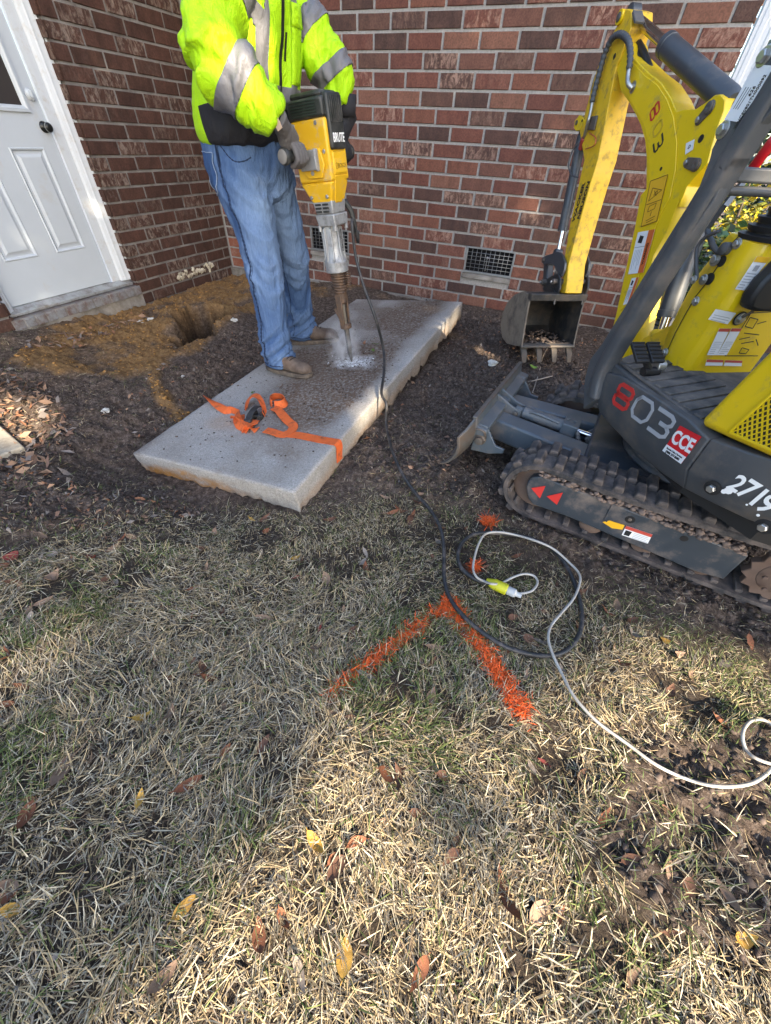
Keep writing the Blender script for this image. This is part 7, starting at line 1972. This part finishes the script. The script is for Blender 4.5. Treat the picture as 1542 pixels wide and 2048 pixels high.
def leaf_mesh(kind, L, W, curl, cup, seed, mat):
    r = random.Random(seed); n = 7; V = []; F = []
    for i in range(n + 1):
        t = i / n; w = W * (math.sin(math.pi * min(1, t * 1.02) ** .85)) ** .8 if kind == 'oval' else W * (.35 + .65 * abs(math.sin(t * 9.4))) * math.sin(math.pi * t) ** .6
        w = max(w, .0006); z = curl * (t - .5) ** 2 * L * 2 + r.uniform(-.0015, .0015)
        for s in (-1, 0, 1): V.append(((t - .5) * L + r.uniform(-.001, .001), s * w / 2, z + abs(s) * cup * w + (0 if s else 0)))
    for i in range(n):
        for s in (0, 1): a = i * 3 + s; F.append((a, a + 3, a + 4, a + 1))
    b = MB(); b.add(V, F)
    st = [(-L * .5, 0, V[1][2]), (-L * .62, .002, V[1][2] + .003)]
    b.tube(st, .0009, 4)
    me = b.mesh('fallen_leaf', mat, True); return me
LV = {}
def leaf_at(x, y, kind, size, az, label, group=None, shape='oval', tiltx=None, z=None, aspect=.45):
    key = (kind, round(size, 2), shape, round(aspect, 1), rnd.randrange(3))
    if key not in LV: LV[key] = leaf_mesh(shape, size, size * aspect, rnd.uniform(.1, .9), rnd.uniform(.05, .35), len(LV), LM[kind])
    o = bpy.data.objects.new('fallen_leaf', LV[key]); COL.objects.link(o)
    zz = float(ground_z(np.array([x]), np.array([y]))[0]) + .007 if z is None else z
    o.location = (x, y, zz); o.rotation_euler = (rnd.uniform(-.5, .5) if tiltx is None else tiltx, rnd.uniform(-.35, .35), az)
    return tag(o, label, 'leaf', group)
own = [  # px, py, kind, length, heading, label
    (778, 1552, 'rust', .075, 0.5, 'plump rust brown leaf lying in the sunlit grass below the orange chevron', .55),
    (690, 1912, 'yellow', .06, 1.9, 'bright yellow leaf lying in sunlit straw near the bottom edge', .55),
    (372, 1812, 'yellow', .055, 1.2, 'pale yellow leaf standing in dry grass at the sun line', .45),
    (1010, 1795, 'rust', .095, 2.2, 'long curled rust leaf in the sunlit lawn right of centre', .28),
    (1078, 1822, 'tan', .065, 0.9, 'broad tan leaf beside the long curled rust leaf', .55),
    (132, 1542, 'tan', .085, 2.1, 'large tan leaf lying in shaded grass at the left', .42),
    (1328, 1283, 'yellow', .04, .4, 'small yellow leaf on bare soil right of the black cord', .7),
    (386, 1568, 'rust', .07, .9, 'narrow rust leaf in the shaded lawn left of centre', .35),
    (290, 1440, 'yellow', .05, .9, 'dull ochre leaf in the shaded lawn at the left', .5),
    (106, 1160, 'tan', .06, 2.0, 'round tan leaf on the shaded soil near the left edge', .6),
    (35, 1112, 'red', .065, .7, 'bright red leaf at the far left edge of the lawn', .55),
    (187, 1119, 'red', .045, .2, 'small dark red leaf near the left edge', .6),
    (86, 1078, 'tan', .06, .1, 'ragged pale tan leaf on bare soil at the left', .5),
    (113, 1112, 'grey', .06, .2, 'bleached grey leaf between the two red leaves', .4),
    (862, 1395, 'tan', .055, 1.6, 'upright tan leaf between the chevron strokes', .55),
    (420, 1360, 'rust', .05, .3, 'rust leaf curled in the shaded middle lawn', .4),
    (30, 1820, 'yellow', .04, .3, 'small golden leaf at the lower left edge', .55),
    (1440, 1790, 'tan', .06, 2.2, 'thin tan leaf on the trampled soil at the lower right', .3),
    (890, 1555, 'brown', .06, .3, 'dark brown leaf in the shade right of the plump rust leaf', .4),
    (1250, 1720, 'brown', .05, .6, 'brown leaf on bare soil at the lower right', .4),
    (590, 1118, 'yellow', .045, 1.2, 'narrow yellow leaf in the grass below the slab', .35),
    (826, 1028, 'rust', .05, 1.6, 'orange brown leaf on soil right of the slab corner', .4),
    (520, 1870, 'rust', .055, 2.3, 'wide rust leaf half buried in sunlit straw', .5),
    (1375, 1160, 'grey', .06, .2, 'pale grey leaf beside the track', .5),
    (500, 1300, 'grey', .06, .1, 'pale grey leaf in the middle of the shaded lawn', .35),
    (60, 1225, 'tan', .055, 1.7, 'tan leaf at the left edge in the sun streak', .45),
]
for px, py, k, s, a, lb, asp in own:
    p = gz(px, py, .01); leaf_at(float(p[0]), float(p[1]), k, s, a, lb, 'fallen leaves', aspect=asp)
GEN = [('tan', 'tan', .28), ('brown', 'dark brown', .34), ('rust', 'rust', .22), ('grey', 'bleached grey', .10), ('yellow', 'yellowed', .03), ('red', 'dull red', .03)]
PLACES = [((60, 1180), 'at the left edge of the lawn'), ((320, 1090), 'on the worn lawn below the slab corner'), ((200, 1250), 'in the left sun streak'), ((480, 1180), 'on the open lawn under the slab front'), ((700, 1080), 'by the slab near corner'), ((760, 1180), 'between the slab and the chevron peak'), ((430, 1420), 'on the shaded lawn left of the chevron'), ((830, 1340), 'inside the orange chevron'), ((1010, 1120), 'inside the cord loop'), ((1260, 1220), 'between the cord loop and the track'), ((1100, 1400), 'right of the chevron tip'), ((1350, 1400), 'above the white cord bend'), ((150, 1480), 'in shaded straw at the left'), ((120, 1750), 'in pale straw at the lower left'), ((400, 1700), 'in shaded straw left of the sun line'), ((640, 1640), 'in the middle of the lower lawn'), ((930, 1650), 'in the lower shade patch'), ((1200, 1620), 'on trampled soil under the white cord'), ((1420, 1700), 'on trampled soil at the right edge'), ((300, 1950), 'in straw at the lower left corner'), ((600, 1960), 'in sunlit straw by the bottom edge'), ((880, 1900), 'in sunlit straw at the bottom middle'), ((1150, 1930), 'in sunlit grass at the lower right'), ((1430, 1950), 'in the lower right corner')]
PW = np.array([gz(*p)[:2] for p, _ in PLACES]); used_lb = {}
x, y = sample_lawn(1600); sd, md, lw = ground_fields(x, y)
ok = ~slab_mask(x, y) & (lw > .25) & in_frame(x, y, .02); x, y = x[ok][:240], y[ok][:240]
for xi, yi in zip(x, y):
    u = rnd.random(); acc = 0
    for k, cn, pz in GEN:
        acc += pz
        if u < acc: break
    sz = rnd.choice((.03, .04, .05, .06)); asp = rnd.choice((.3, .4, .5)); az = rnd.uniform(0, 6.28)
    where = PLACES[int(np.argmin(np.hypot(PW[:, 0] - xi, PW[:, 1] - yi)))][1]
    lb = f"{'small' if sz < .035 else 'large' if sz > .055 else 'mid-sized'} {'narrow ' if asp < .35 else 'broad ' if asp > .45 else ''}{cn} leaf {where}"
    if lb in used_lb: continue
    used_lb[lb] = 1
    leaf_at(float(xi), float(yi), k, sz, az, lb, 'fallen leaves', aspect=asp)
# leaf mulch by the door, along the wall and under the bucket: too many to count
def mulch(name, polys, n, cols, size):
    V = []; F = []; M = []; o = 0
    for poly, nn in zip(polys, n):
        P = np.array(poly); lo, hi = P.min(0), P.max(0); x = RG.uniform(lo[0], hi[0], nn * 3); y = RG.uniform(lo[1], hi[1], nn * 3)
        d = polydist(x, y, poly); ok = (d > -.02) & ~slab_mask(x, y); x, y = x[ok][:nn], y[ok][:nn]; z = ground_z(x, y)
        for i in range(len(x)):
            L = size * RG.uniform(.5, 1.5); w = L * RG.uniform(.18, .5); a = RG.uniform(0, 6.28); e = RG.normal(0, .35); r = RG.normal(0, .5)
            M3 = (Euler((r, e, a)).to_matrix()); q = [Vector((-L / 2, 0, 0)), Vector((-.1 * L, -w / 2, .12 * w)), Vector((L / 2, 0, .1 * L * RG.uniform(-1, 1))), Vector((.1 * L, w / 2, .12 * w))]
            V += [(M3 @ v + Vector((x[i], y[i], z[i] + RG.uniform(.004, .02))))[:] for v in q]; F.append((o, o + 1, o + 2, o + 3)); o += 4; M.append(int(RG.integers(len(cols))))
    b = MB(); b.v = V; b.f = F; b.mi = M
    return tag(b.build(name, cols, None, fix=False), kind='stuff')
def pg(pts): return [tuple(gz(a, c, .0)[:2]) for a, c in pts]
M_MULA = paint('mulch_tan', (.24, .145, .09), .85, var=.4); M_MULB = paint('mulch_brown', (.10, .06, .045), .9, var=.4); M_MULC = paint('mulch_rust', (.22, .10, .05), .85, var=.4); M_MULD = paint('mulch_grey', (.16, .135, .12), .9, var=.3)
mulch('leaf_mulch', [pg([(-120, 760), (0, 735), (90, 770), (140, 860), (120, 950), (40, 960), (-120, 940)]), pg([(60, 690), (170, 655), (280, 610), (290, 625), (180, 672), (60, 712)])], [700, 160], [M_MULA, M_MULA, M_MULB, M_MULC, M_MULD], .045)
mulch('leaf_litter', [pg([(905, 640), (1100, 655), (1200, 690), (1190, 800), (1060, 740), (960, 720), (880, 690)]), pg([(690, 600), (600, 560), (700, 560), (920, 600), (940, 625)]), pg([(700, 900), (860, 720), (930, 640), (1060, 740), (960, 880), (1000, 1000), (760, 960)]), pg([(-200, 1000), (0, 960), (300, 960), (400, 1000), (300, 1040), (0, 1080), (-200, 1090)]), pg([(330, 700), (520, 640), (560, 670), (330, 870), (200, 830)])], [480, 80, 520, 480, 300], [M_MULB, M_MULB, M_MULD, M_MULC, M_MULB, M_CRUMB, M_MULA], .024)
# dead twigs and roots by the blade, one small green sprig
M_TWIG = paint('pale_twig', (.30, .24, .19), .9, var=.3); M_SPRIG = LM['green']
for k, (pts, lb) in enumerate([([(1098, 690, .10), (1085, 715, .05), (1078, 745, .03), (1062, 795, .02)], 'pale root strand rising in front of the bucket teeth'), ([(1100, 740, .03), (1094, 770, .03), (1093, 800, .02), (1095, 815, .015)], 'short pale twig standing beside the far track'), ([(1052, 765, .03), (1085, 757, .06), (1105, 752, .05)], 'thin bowed twig behind the dozer blade')]):
    b = MB(); b.tube(catmull([gz(*p) for p in pts], 5), .004, 6); tag(b.build('twig', M_TWIG, None, smooth=True), lb, 'twig', 'twigs behind the blade')
for px, py, az, lb in ((1065, 735, .6, 'glossy green leaf left of the bucket teeth'), (1140, 705, 1.5, 'green leaf under the bucket'), (753, 690, .4, 'green leaf lying on the concrete slab beyond the chisel'), (746, 703, 2.0, 'pale green leaf lying on the slab nearest the chisel')):
    if px < 900: p = on_slab(px, py, .006); leaf_at(float(p[0]), float(p[1]), 'green', .055, az, lb, 'green leaves', z=float(p[2]) + .004)
    else: p = gz(px, py, .05); leaf_at(float(p[0]), float(p[1]), 'green', .07, az, lb, 'green leaves', z=.05)
for px, py, k, lb in ((505, 787, 'green', 'small green leaf on the slab left of the boot'), (563, 775, 'brown', 'brown leaf crumpled on the slab above the strap'), (728, 688, 'brown', 'brown leaf on the slab beside the green leaves')):
    p = on_slab(px, py, .006); leaf_at(float(p[0]), float(p[1]), k, .035, rnd.uniform(0, 6), lb, z=float(p[2]) + .003)
# pale stones in the dug sand
M_STONE = paint('pale_stone', (.50, .49, .45), .9, var=.3, bumpy=.6, dirt=(.2, .17, .12), dirt_amt=.3, dirt_scale=30)
for px, py, s, lb in ((282, 648, .045, 'white lump of mortar lying in the orange sand'), (302, 640, .03, 'smaller white lump beside the larger one in the sand'), (468, 642, .035, 'pale stone at the edge of the dug hole'), (212, 822, .024, 'white chip on the dark soil left of the slab'), (366, 753, .014, 'tiny white chip on the soil behind the slab'), (985, 728, .04, 'grey stone on the soil in front of the bucket')):
    p = gz(px, py, .0); z = float(ground_z(np.array([p[0]]), np.array([p[1]]))[0]); p = gz(px, py, z)
    bm = bmesh.new(); bmesh.ops.create_icosphere(bm, subdivisions=2, radius=s)
    for v in bm.verts: v.co *= rnd.uniform(.65, 1.15); v.co.z *= .55
    me = bpy.data.meshes.new('stone'); bm.to_mesh(me); bm.free(); me.materials.append(M_STONE); o = link('stone', me); o.location = (p[0], p[1], z + s * .15); tag(o, lb, 'stone')
# corner of a paving slab at the left edge
p0, p1, p2 = gz(0, 850, .05), gz(47, 892, .05), gz(0, 922, .05)
e1 = (p0 - p1) / np.linalg.norm(p0 - p1); e2 = (p2 - p1) / np.linalg.norm(p2 - p1); e2 = e2 - e1 * (e1 @ e2); e2 /= np.linalg.norm(e2)
b = MB(); b.prism([p1, p1 + e1 * .42, p1 + e1 * .42 + e2 * .42, p1 + e2 * .42], (0, 0, -.075)); tag(b.build('paving_slab', paint('paver_concrete', (.30, .27, .215), .9, var=.2, dirt=(.14, .11, .08), dirt_amt=.35, dirt_scale=12, bumpy=.4), None, bevel=.008), 'square concrete paver poking in at the left edge', 'paver')

# ------------------------------------------------------------------ cords
M_CORDB = paint('black_cord', (.016, .017, .019), .5, var=.3, dirt=(.12, .10, .09), dirt_amt=.25, dirt_scale=30)
M_CORDW = paint('white_cord', (.33, .32, .295), .55, var=.1, dirt=(.25, .21, .17), dirt_amt=.3, dirt_scale=25)
M_PLUGY = paint('yellow_plug', (.46, .45, .015), .45); M_PLUGC = paint('clear_plug', (.42, .42, .41), .25, var=.1)
def gp3(px, py, h=.024):
    p = gz(px, py, .01); z = float(ground_z(np.array([p[0]]), np.array([p[1]]))[0]) + h
    return V3(gz(px, py, z))
cordp = [CORD_START + Vector((0, 0, .05)), CORD_START, V3(gy(704, 440, -1.99)), V3(gy(711, 510, -2.0)), V3(gy(727, 570, -2.02)), V3(gy(752, 640, -2.04))]
cordp += [V3(on_slab(767, 700, .12)), V3(on_slab(768, 745, .06)), V3(on_slab(763, 790, .02)) + Vector((.0, 0, .01))]
E_ = V3(on_slab(766, 812, .0)); cordp += [E_ + Vector((.02, 0, .012)), gp3(772, 850, .05)]
cordp += [gp3(*q, .042) for q in [(784, 900), (803, 945), (830, 985), (862, 1022), (882, 1060)]] + [gp3(*q, .023) for q in [(888, 1105), (888, 1150), (895, 1185), (912, 1215), (940, 1245), (975, 1272), (1015, 1295), (1060, 1308), (1105, 1311), (1140, 1295), (1160, 1262), (1163, 1220), (1152, 1175), (1132, 1130), (1105, 1098), (1070, 1080), (1030, 1070), (985, 1066), (950, 1068), (925, 1085), (916, 1110), (922, 1135), (945, 1155), (968, 1164), (985, 1168)]]
cord = empty('power_cord', cordp[20], 'long black power cord from the jackhammer, looped on the lawn', 'cord')
cp_ = catmull(cordp, 6)
b = MB(); b.tube(cp_, .0078, 8); b.build('cable', M_CORDB, cord, smooth=True)
a_, c_ = gp3(983, 1166, .02), gp3(1010, 1178, .02); dd = (c_ - a_).normalized()
b = MB(); b.tube([a_ - dd * .02, a_, a_ + dd * .012, a_ + dd * .055, a_ + dd * .058], [.010, .017, .021, .021, .018], 14); b.build('socket_end', M_PLUGY, cord, smooth='auto')
c0 = a_ + dd * .058
wc = [c0 + dd * .03] + [gp3(*q) for q in [(1050, 1186), (1066, 1180), (1075, 1165), (1068, 1152), (1048, 1148), (1025, 1155), (1003, 1166)]] + [gp3(985, 1168, .048), gp3(966, 1166, .02)] + [gp3(*q) for q in [(952, 1158), (945, 1142), (948, 1118), (957, 1090), (970, 1072), (995, 1068), (1030, 1074), (1070, 1086), (1105, 1102), (1135, 1128), (1155, 1150), (1157, 1170), (1145, 1200), (1120, 1230), (1100, 1255), (1094, 1280), (1102, 1310), (1118, 1345), (1138, 1385), (1160, 1415), (1195, 1450), (1250, 1490), (1310, 1530), (1370, 1558), (1430, 1573), (1490, 1570), (1525, 1553), (1550, 1525), (1556, 1490), (1545, 1455), (1522, 1440), (1497, 1445), (1483, 1468), (1490, 1500), (1515, 1520), (1560, 1532), (1640, 1540), (1740, 1560)]]
wc = [p if i < 9 else p + Vector((0, 0, .012 if i < 32 else .004)) for i, p in enumerate(wc)]
ext = empty('extension_cord', wc[14], 'thin white extension cord winding over the lawn from the yellow connector', 'cord')
b = MB(); b.tube(catmull(wc, 6), .0044, 8); b.build('cable', M_CORDW, ext, smooth=True)
b = MB(); b.tube([c0, c0 + dd * .004, c0 + dd * .028, c0 + dd * .034, c0 + dd * .052], [.014, .0165, .0165, .010, .008], 14); b.build('plug', M_PLUGC, ext, smooth='auto')
# ------------------------------------------------------------------ shrubs around the yard, and added trees that shape the light
SH = np.array([SUN_DIR.x, SUN_DIR.y]) ; SZ = SUN_DIR.z
def shadow_xy(P):
    """where a point's shadow lands on level ground"""
    P = np.asarray(P, float); return P[..., :2] - SH * (P[..., 2:3] / SZ)
# openings shaped into the added crowns, so the sun reaches the lawn, the slab's edge and the worker's sleeve
def gpoly(pts): return [tuple(gz(a, b, .02)[:2]) for a, b in pts]
LIT = [gpoly([(640, 1425), (860, 1402), (1000, 1432), (1060, 1370), (1160, 1330), (1260, 1285), (1400, 1265), (1700, 1330), (2100, 1500), (2300, 2600), (1500, 3000), (500, 3000), (60, 2300), (230, 1960), (380, 1830), (500, 1690), (625, 1520)]),
       gpoly([(-40, 1340), (60, 1292), (150, 1232), (205, 1212), (160, 1246), (80, 1305), (-40, 1372)]),
       gpoly([(-160, 790), (60, 792), (105, 830), (100, 865), (60, 880), (-160, 850)]),
       gpoly([(940, 695), (1000, 690), (1060, 705), (1040, 718), (960, 712)])]
SHADE_IN = [gpoly([(770, 1545), (900, 1530), (1010, 1560), (1040, 1640), (960, 1720), (860, 1700), (800, 1620)]), gpoly([(1090, 1560), (1200, 1600), (1180, 1680), (1080, 1640)]), gpoly([(1330, 1640), (1480, 1690), (1600, 1760), (1400, 1760)]), gpoly([(700, 1900), (760, 1990), (700, 2048), (640, 1960)])]
def slab_lit(pts): return [tuple(shadow_xy(np.array(on_slab(a, b, -.03)))) for a, b in pts]
LIT.append(slab_lit([(705, 835), (730, 800), (770, 775), (775, 800), (740, 850), (715, 880)])); LIT.append(slab_lit([(868, 665), (925, 615), (925, 650), (880, 690)]))
def at_y(pts, y): return [tuple(shadow_xy(np.array(gy(a, b, y)))) for a, b in pts]
LIT.append(at_y([(430, 45), (470, 20), (510, 70), (512, 110), (540, 160), (552, 195), (540, 205), (515, 180), (480, 140), (460, 110), (430, 90)], -2.38))
LIT.append(at_y([(505, -20), (560, -20), (545, 60), (520, 90), (500, 40)], -2.15))
LIT.append([(4.86 - 1.05 + .75 * math.cos(t), .55 + .95 + .75 * math.sin(t)) for t in np.linspace(0, 6.28, 13)[:-1]])
def lit(x, y):
    j = (fbm(x * 5, y * 5, 3, 101) - .5) * .09; j2 = (fbm(x * 5, y * 5, 3, 102) - .5) * .09
    d = np.full(x.shape, -9.0)
    for k, p in enumerate(LIT):
        q = .35 if k > 0 else 1.0
        d = np.maximum(d, polydist(x + j * q, y + j2 * q, p))
    for p in SHADE_IN: d = np.minimum(d, -polydist(x + j, y + j2, p) + .0)
    return d
M_TREELEAF = paint('evergreen_leaf', (.035, .06, .018), .6, var=.5); M_BARK = paint('bark', (.09, .07, .055), .95, var=.4, bumpy=.8, bscale=20)
TREES = [(15.0, -11.2), (17.2, -9.0), (10.4, -15.4)]
def crowns():
    def layer(n, far, lo, hi):
        a = RG.uniform(-3.4, 6.4, n); c = RG.uniform(-5.6, 3.0, n); d = lit(a, c)
        ok = (d < -.40) if far else ((d < -.02) & (d > -.6) | (RG.random(n) < .005)); a, c = a[ok], c[ok]; m = len(a)
        return a, c, RG.uniform(lo, hi, m)
    a1, c1, s1 = layer(22000, True, .11, .19); a2, c2, s2_ = layer(150000, False, .03, .065)
    gx_ = np.concatenate([a1, a2]); gy_ = np.concatenate([c1, c2]); sz_ = np.concatenate([s1, s2_]); n = len(gx_)
    hd = RG.uniform(13.5, 17.5, n)                                     # metres towards the sun
    s2 = SH / np.linalg.norm(SH); P = np.stack([gx_ + s2[0] * hd, gy_ + s2[1] * hd, hd * SZ / np.linalg.norm(SH)], 1)
    T = np.array(TREES); own_ = np.argmin(np.hypot(P[:, None, 0] - T[None, :, 0], P[:, None, 1] - T[None, :, 1]), 1)
    for k, (tx, ty) in enumerate(TREES):
        root = empty('light_blocker_tree', (tx, ty, 0), ('unseen tree added behind the viewpoint, its crown shaped to shade the yard', 'unseen tree added far off to the right, crown shaped to shade the yard', 'unseen tree added south of the yard, crown shaped for the light on the lawn')[k], 'tree', 'added light-blocking trees')
        Q = P[own_ == k]; m = len(Q); s = sz_[own_ == k]
        a = RG.normal(size=(m, 3)); a /= np.linalg.norm(a, axis=1)[:, None]; b_ = np.cross(a, RG.normal(size=(m, 3))); b_ /= np.linalg.norm(b_, axis=1)[:, None]
        V = np.stack([Q - a * s[:, None], Q + b_ * s[:, None] * .55, Q + a * s[:, None], Q - b_ * s[:, None] * .55], 1).reshape(-1, 3)
        q = np.arange(m * 4).reshape(-1, 4)
        me = np_mesh('crown', V, q.ravel(), np.full(m, 4), [M_TREELEAF]); link('crown', me, root)
        b = MB(); b.tube([(tx, ty, -.2), (tx + .05, ty, 1.5), (tx, ty + .1, 5), (tx + .1, ty, 11)], [.26, .22, .17, .05], 10)
        for j in range(9):
            c = Q[RG.integers(m)]; h = c[2] * .72; b.tube(catmull([(tx, ty, h), ((tx + c[0]) / 2, (ty + c[1]) / 2, (h + c[2]) / 2 + .3), c], 3), [.022, .02, .018, .015, .012, .01, .008], 5)
        b.build('trunk', M_BARK, root, smooth=True)
crowns()
# shrubs beyond the house corner
def shrub(name, label, c, rad, n, size, cols, cat='shrub', stems=7, flat=.5):
    root = empty(name, (c[0], c[1], 0), label, cat)
    u = RG.normal(size=(n, 3)); u /= np.linalg.norm(u, axis=1)[:, None]; r = RG.random(n) ** .45
    nz = fbm(u[:, 0] * 3 + 5, u[:, 2] * 3 + u[:, 1] * 2, 3, 111); r = r * (.6 + .8 * nz)
    P = np.array(c) + u * r[:, None] * np.array(rad); P = P[P[:, 2] > .03]; m = len(P)
    s = RG.uniform(.6, 1.3, m) * size; a = RG.normal(size=(m, 3)); a[:, 2] *= flat; a /= np.linalg.norm(a, axis=1)[:, None]; b_ = np.cross(a, RG.normal(size=(m, 3))); b_ /= np.linalg.norm(b_, axis=1)[:, None]
    V = np.stack([P - a * s[:, None], P + b_ * s[:, None] * .4 + a * s[:, None] * .1, P + a * s[:, None], P - b_ * s[:, None] * .4 + a * s[:, None] * .1], 1).reshape(-1, 3)
    me = np_mesh('foliage', V, np.arange(m * 4), np.full(m, 4), cols, mi=RG.integers(0, len(cols), m)); link('foliage', me, root)
    b = MB()
    for k in range(stems):
        e = P[RG.integers(m)]; b.tube(catmull([(c[0] + RG.normal(0, .06), c[1] + RG.normal(0, .06), -.03), ((c[0] + e[0]) / 2, (c[1] + e[1]) / 2, e[2] * .55), e], 3), [.02, .018, .016, .013, .011, .009, .006], 5)
    b.build('stems', M_BARK, root, smooth=True)
M_YL = paint('yellow_leaf', (.40, .30, .015), .5, var=.3); M_YG = paint('lime_leaf', (.20, .22, .025), .5, var=.3); M_DG = paint('dark_glossy_leaf', (.018, .045, .016), .35, var=.4); M_MG = paint('mid_green_leaf', (.05, .085, .025), .5, var=.4); M_RL = paint('red_leaf', (.24, .045, .03), .5, var=.4); M_OL = paint('orange_leaf', (.34, .13, .04), .5, var=.4)
shrub('yellow_shrub', 'shrub with bright yellow autumn leaves seen past the roll bar', (4.86, .55, .80), (.33, .4, .46), 1500, .028, [M_YL, M_YL, M_YG])
shrub('evergreen_shrub', 'dark glossy evergreen shrub low behind the excavator console', (4.78, .05, .42), (.55, .35, .45), 2200, .045, [M_DG, M_DG, M_MG])
shrub('evergreen_shrub', 'tall dark green shrub at the right edge beyond the lever', (5.65, .9, .9), (.7, .7, 1.2), 4200, .045, [M_DG, M_MG, M_MG])
shrub('red_tree', 'small tree with red and orange leaves at the top right corner', (5.3, 1.3, 2.5), (.9, .8, 1.1), 5200, .04, [M_RL, M_OL, M_RL, M_DG], 'tree', 9)
shrub('wild_shrub', 'loose green shrub under the red tree', (6.3, 1.8, 1.0), (1.1, .9, 1.2), 4200, .05, [M_MG, M_DG, M_YG])
# low brick planter past the corner
pl_ = bpy.data.objects.new('brick_planter', None); COL.objects.link(pl_); tag(pl_, 'low brick planter wall past the corner of the house', 'planter')
b = MB(); b.box((4.85, -.42, .10), (.8, .10, .42)); b.build('mortar', M_MORTAR, pl_)
for k in range(5):
    for j in range(3):
        o = brick_obj(pl_, 'x', 4.46 + j * BW + (BW / 2 if k % 2 else 0) * .98, 4.46 + (j + 1) * BW + (BW / 2 if k % 2 else 0) * .98 if not (k % 2 and j == 2) else 5.24, .02 + (k - .5) * BH + .05, M_BRICK, 0); o.location.y = -.479
# unseen evergreens added to the east, blocking sky light from the door and side wall
shrub('light_blocker_tree', 'broad unseen evergreen added east of the yard to block sky light', (8.6, -.1, 3.0), (1.9, 1.7, 3.0), 5200, .16, [M_DG, M_MG], 'tree', 9, 1)
shrub('light_blocker_tree', 'second unseen evergreen added east of the yard to block sky light', (9.4, 3.6, 3.0), (1.9, 1.9, 3.2), 5200, .16, [M_DG, M_MG], 'tree', 9, 1)
# dark fence line far behind so the horizon closes with greenery
shrub('hedge', 'dense green hedge across the back of the neighbouring yard', (8.5, 6.5, 1.2), (5.5, 1.2, 1.9), 9000, .10, [M_MG, M_DG, M_YG], 'hedge', 12)
# dust thrown up at the chisel
def dust():
    bm = bmesh.new(); bmesh.ops.create_icosphere(bm, subdivisions=3, radius=1.0)
    me = bpy.data.meshes.new('dust'); bm.to_mesh(me); bm.free()
    m = bpy.data.materials.new('dust_puff'); m.use_nodes = True; nt = m.node_tree; nt.nodes.clear()
    o_ = nt.nodes.new('ShaderNodeOutputMaterial'); pv = nt.nodes.new('ShaderNodeVolumePrincipled'); pv.inputs['Color'].default_value = (.85, .86, .9, 1); nt.links.new(pv.outputs[0], o_.inputs['Volume'])
    v = ocoord(nt); g = nt.nodes.new('ShaderNodeTexGradient'); g.gradient_type = 'SPHERICAL'; nt.links.new(v, g.inputs[0])
    n = noise(nt, v, 2.2, 4, .6, .6); d = maths(nt, 'MULTIPLY', maths(nt, 'MULTIPLY', ramp(nt, n, [(.42, (0, 0, 0)), (.68, (1, 1, 1))]).outputs[0], g.outputs['Fac']), 26.0); nt.links.new(d, pv.inputs['Density'])
    me.materials.append(m); o = link('dust', me); o.location = HAM_TIP + Vector((-.055, -.0, .085)); o.scale = (.13, .11, .17); tag(o, kind='stuff')
dust()
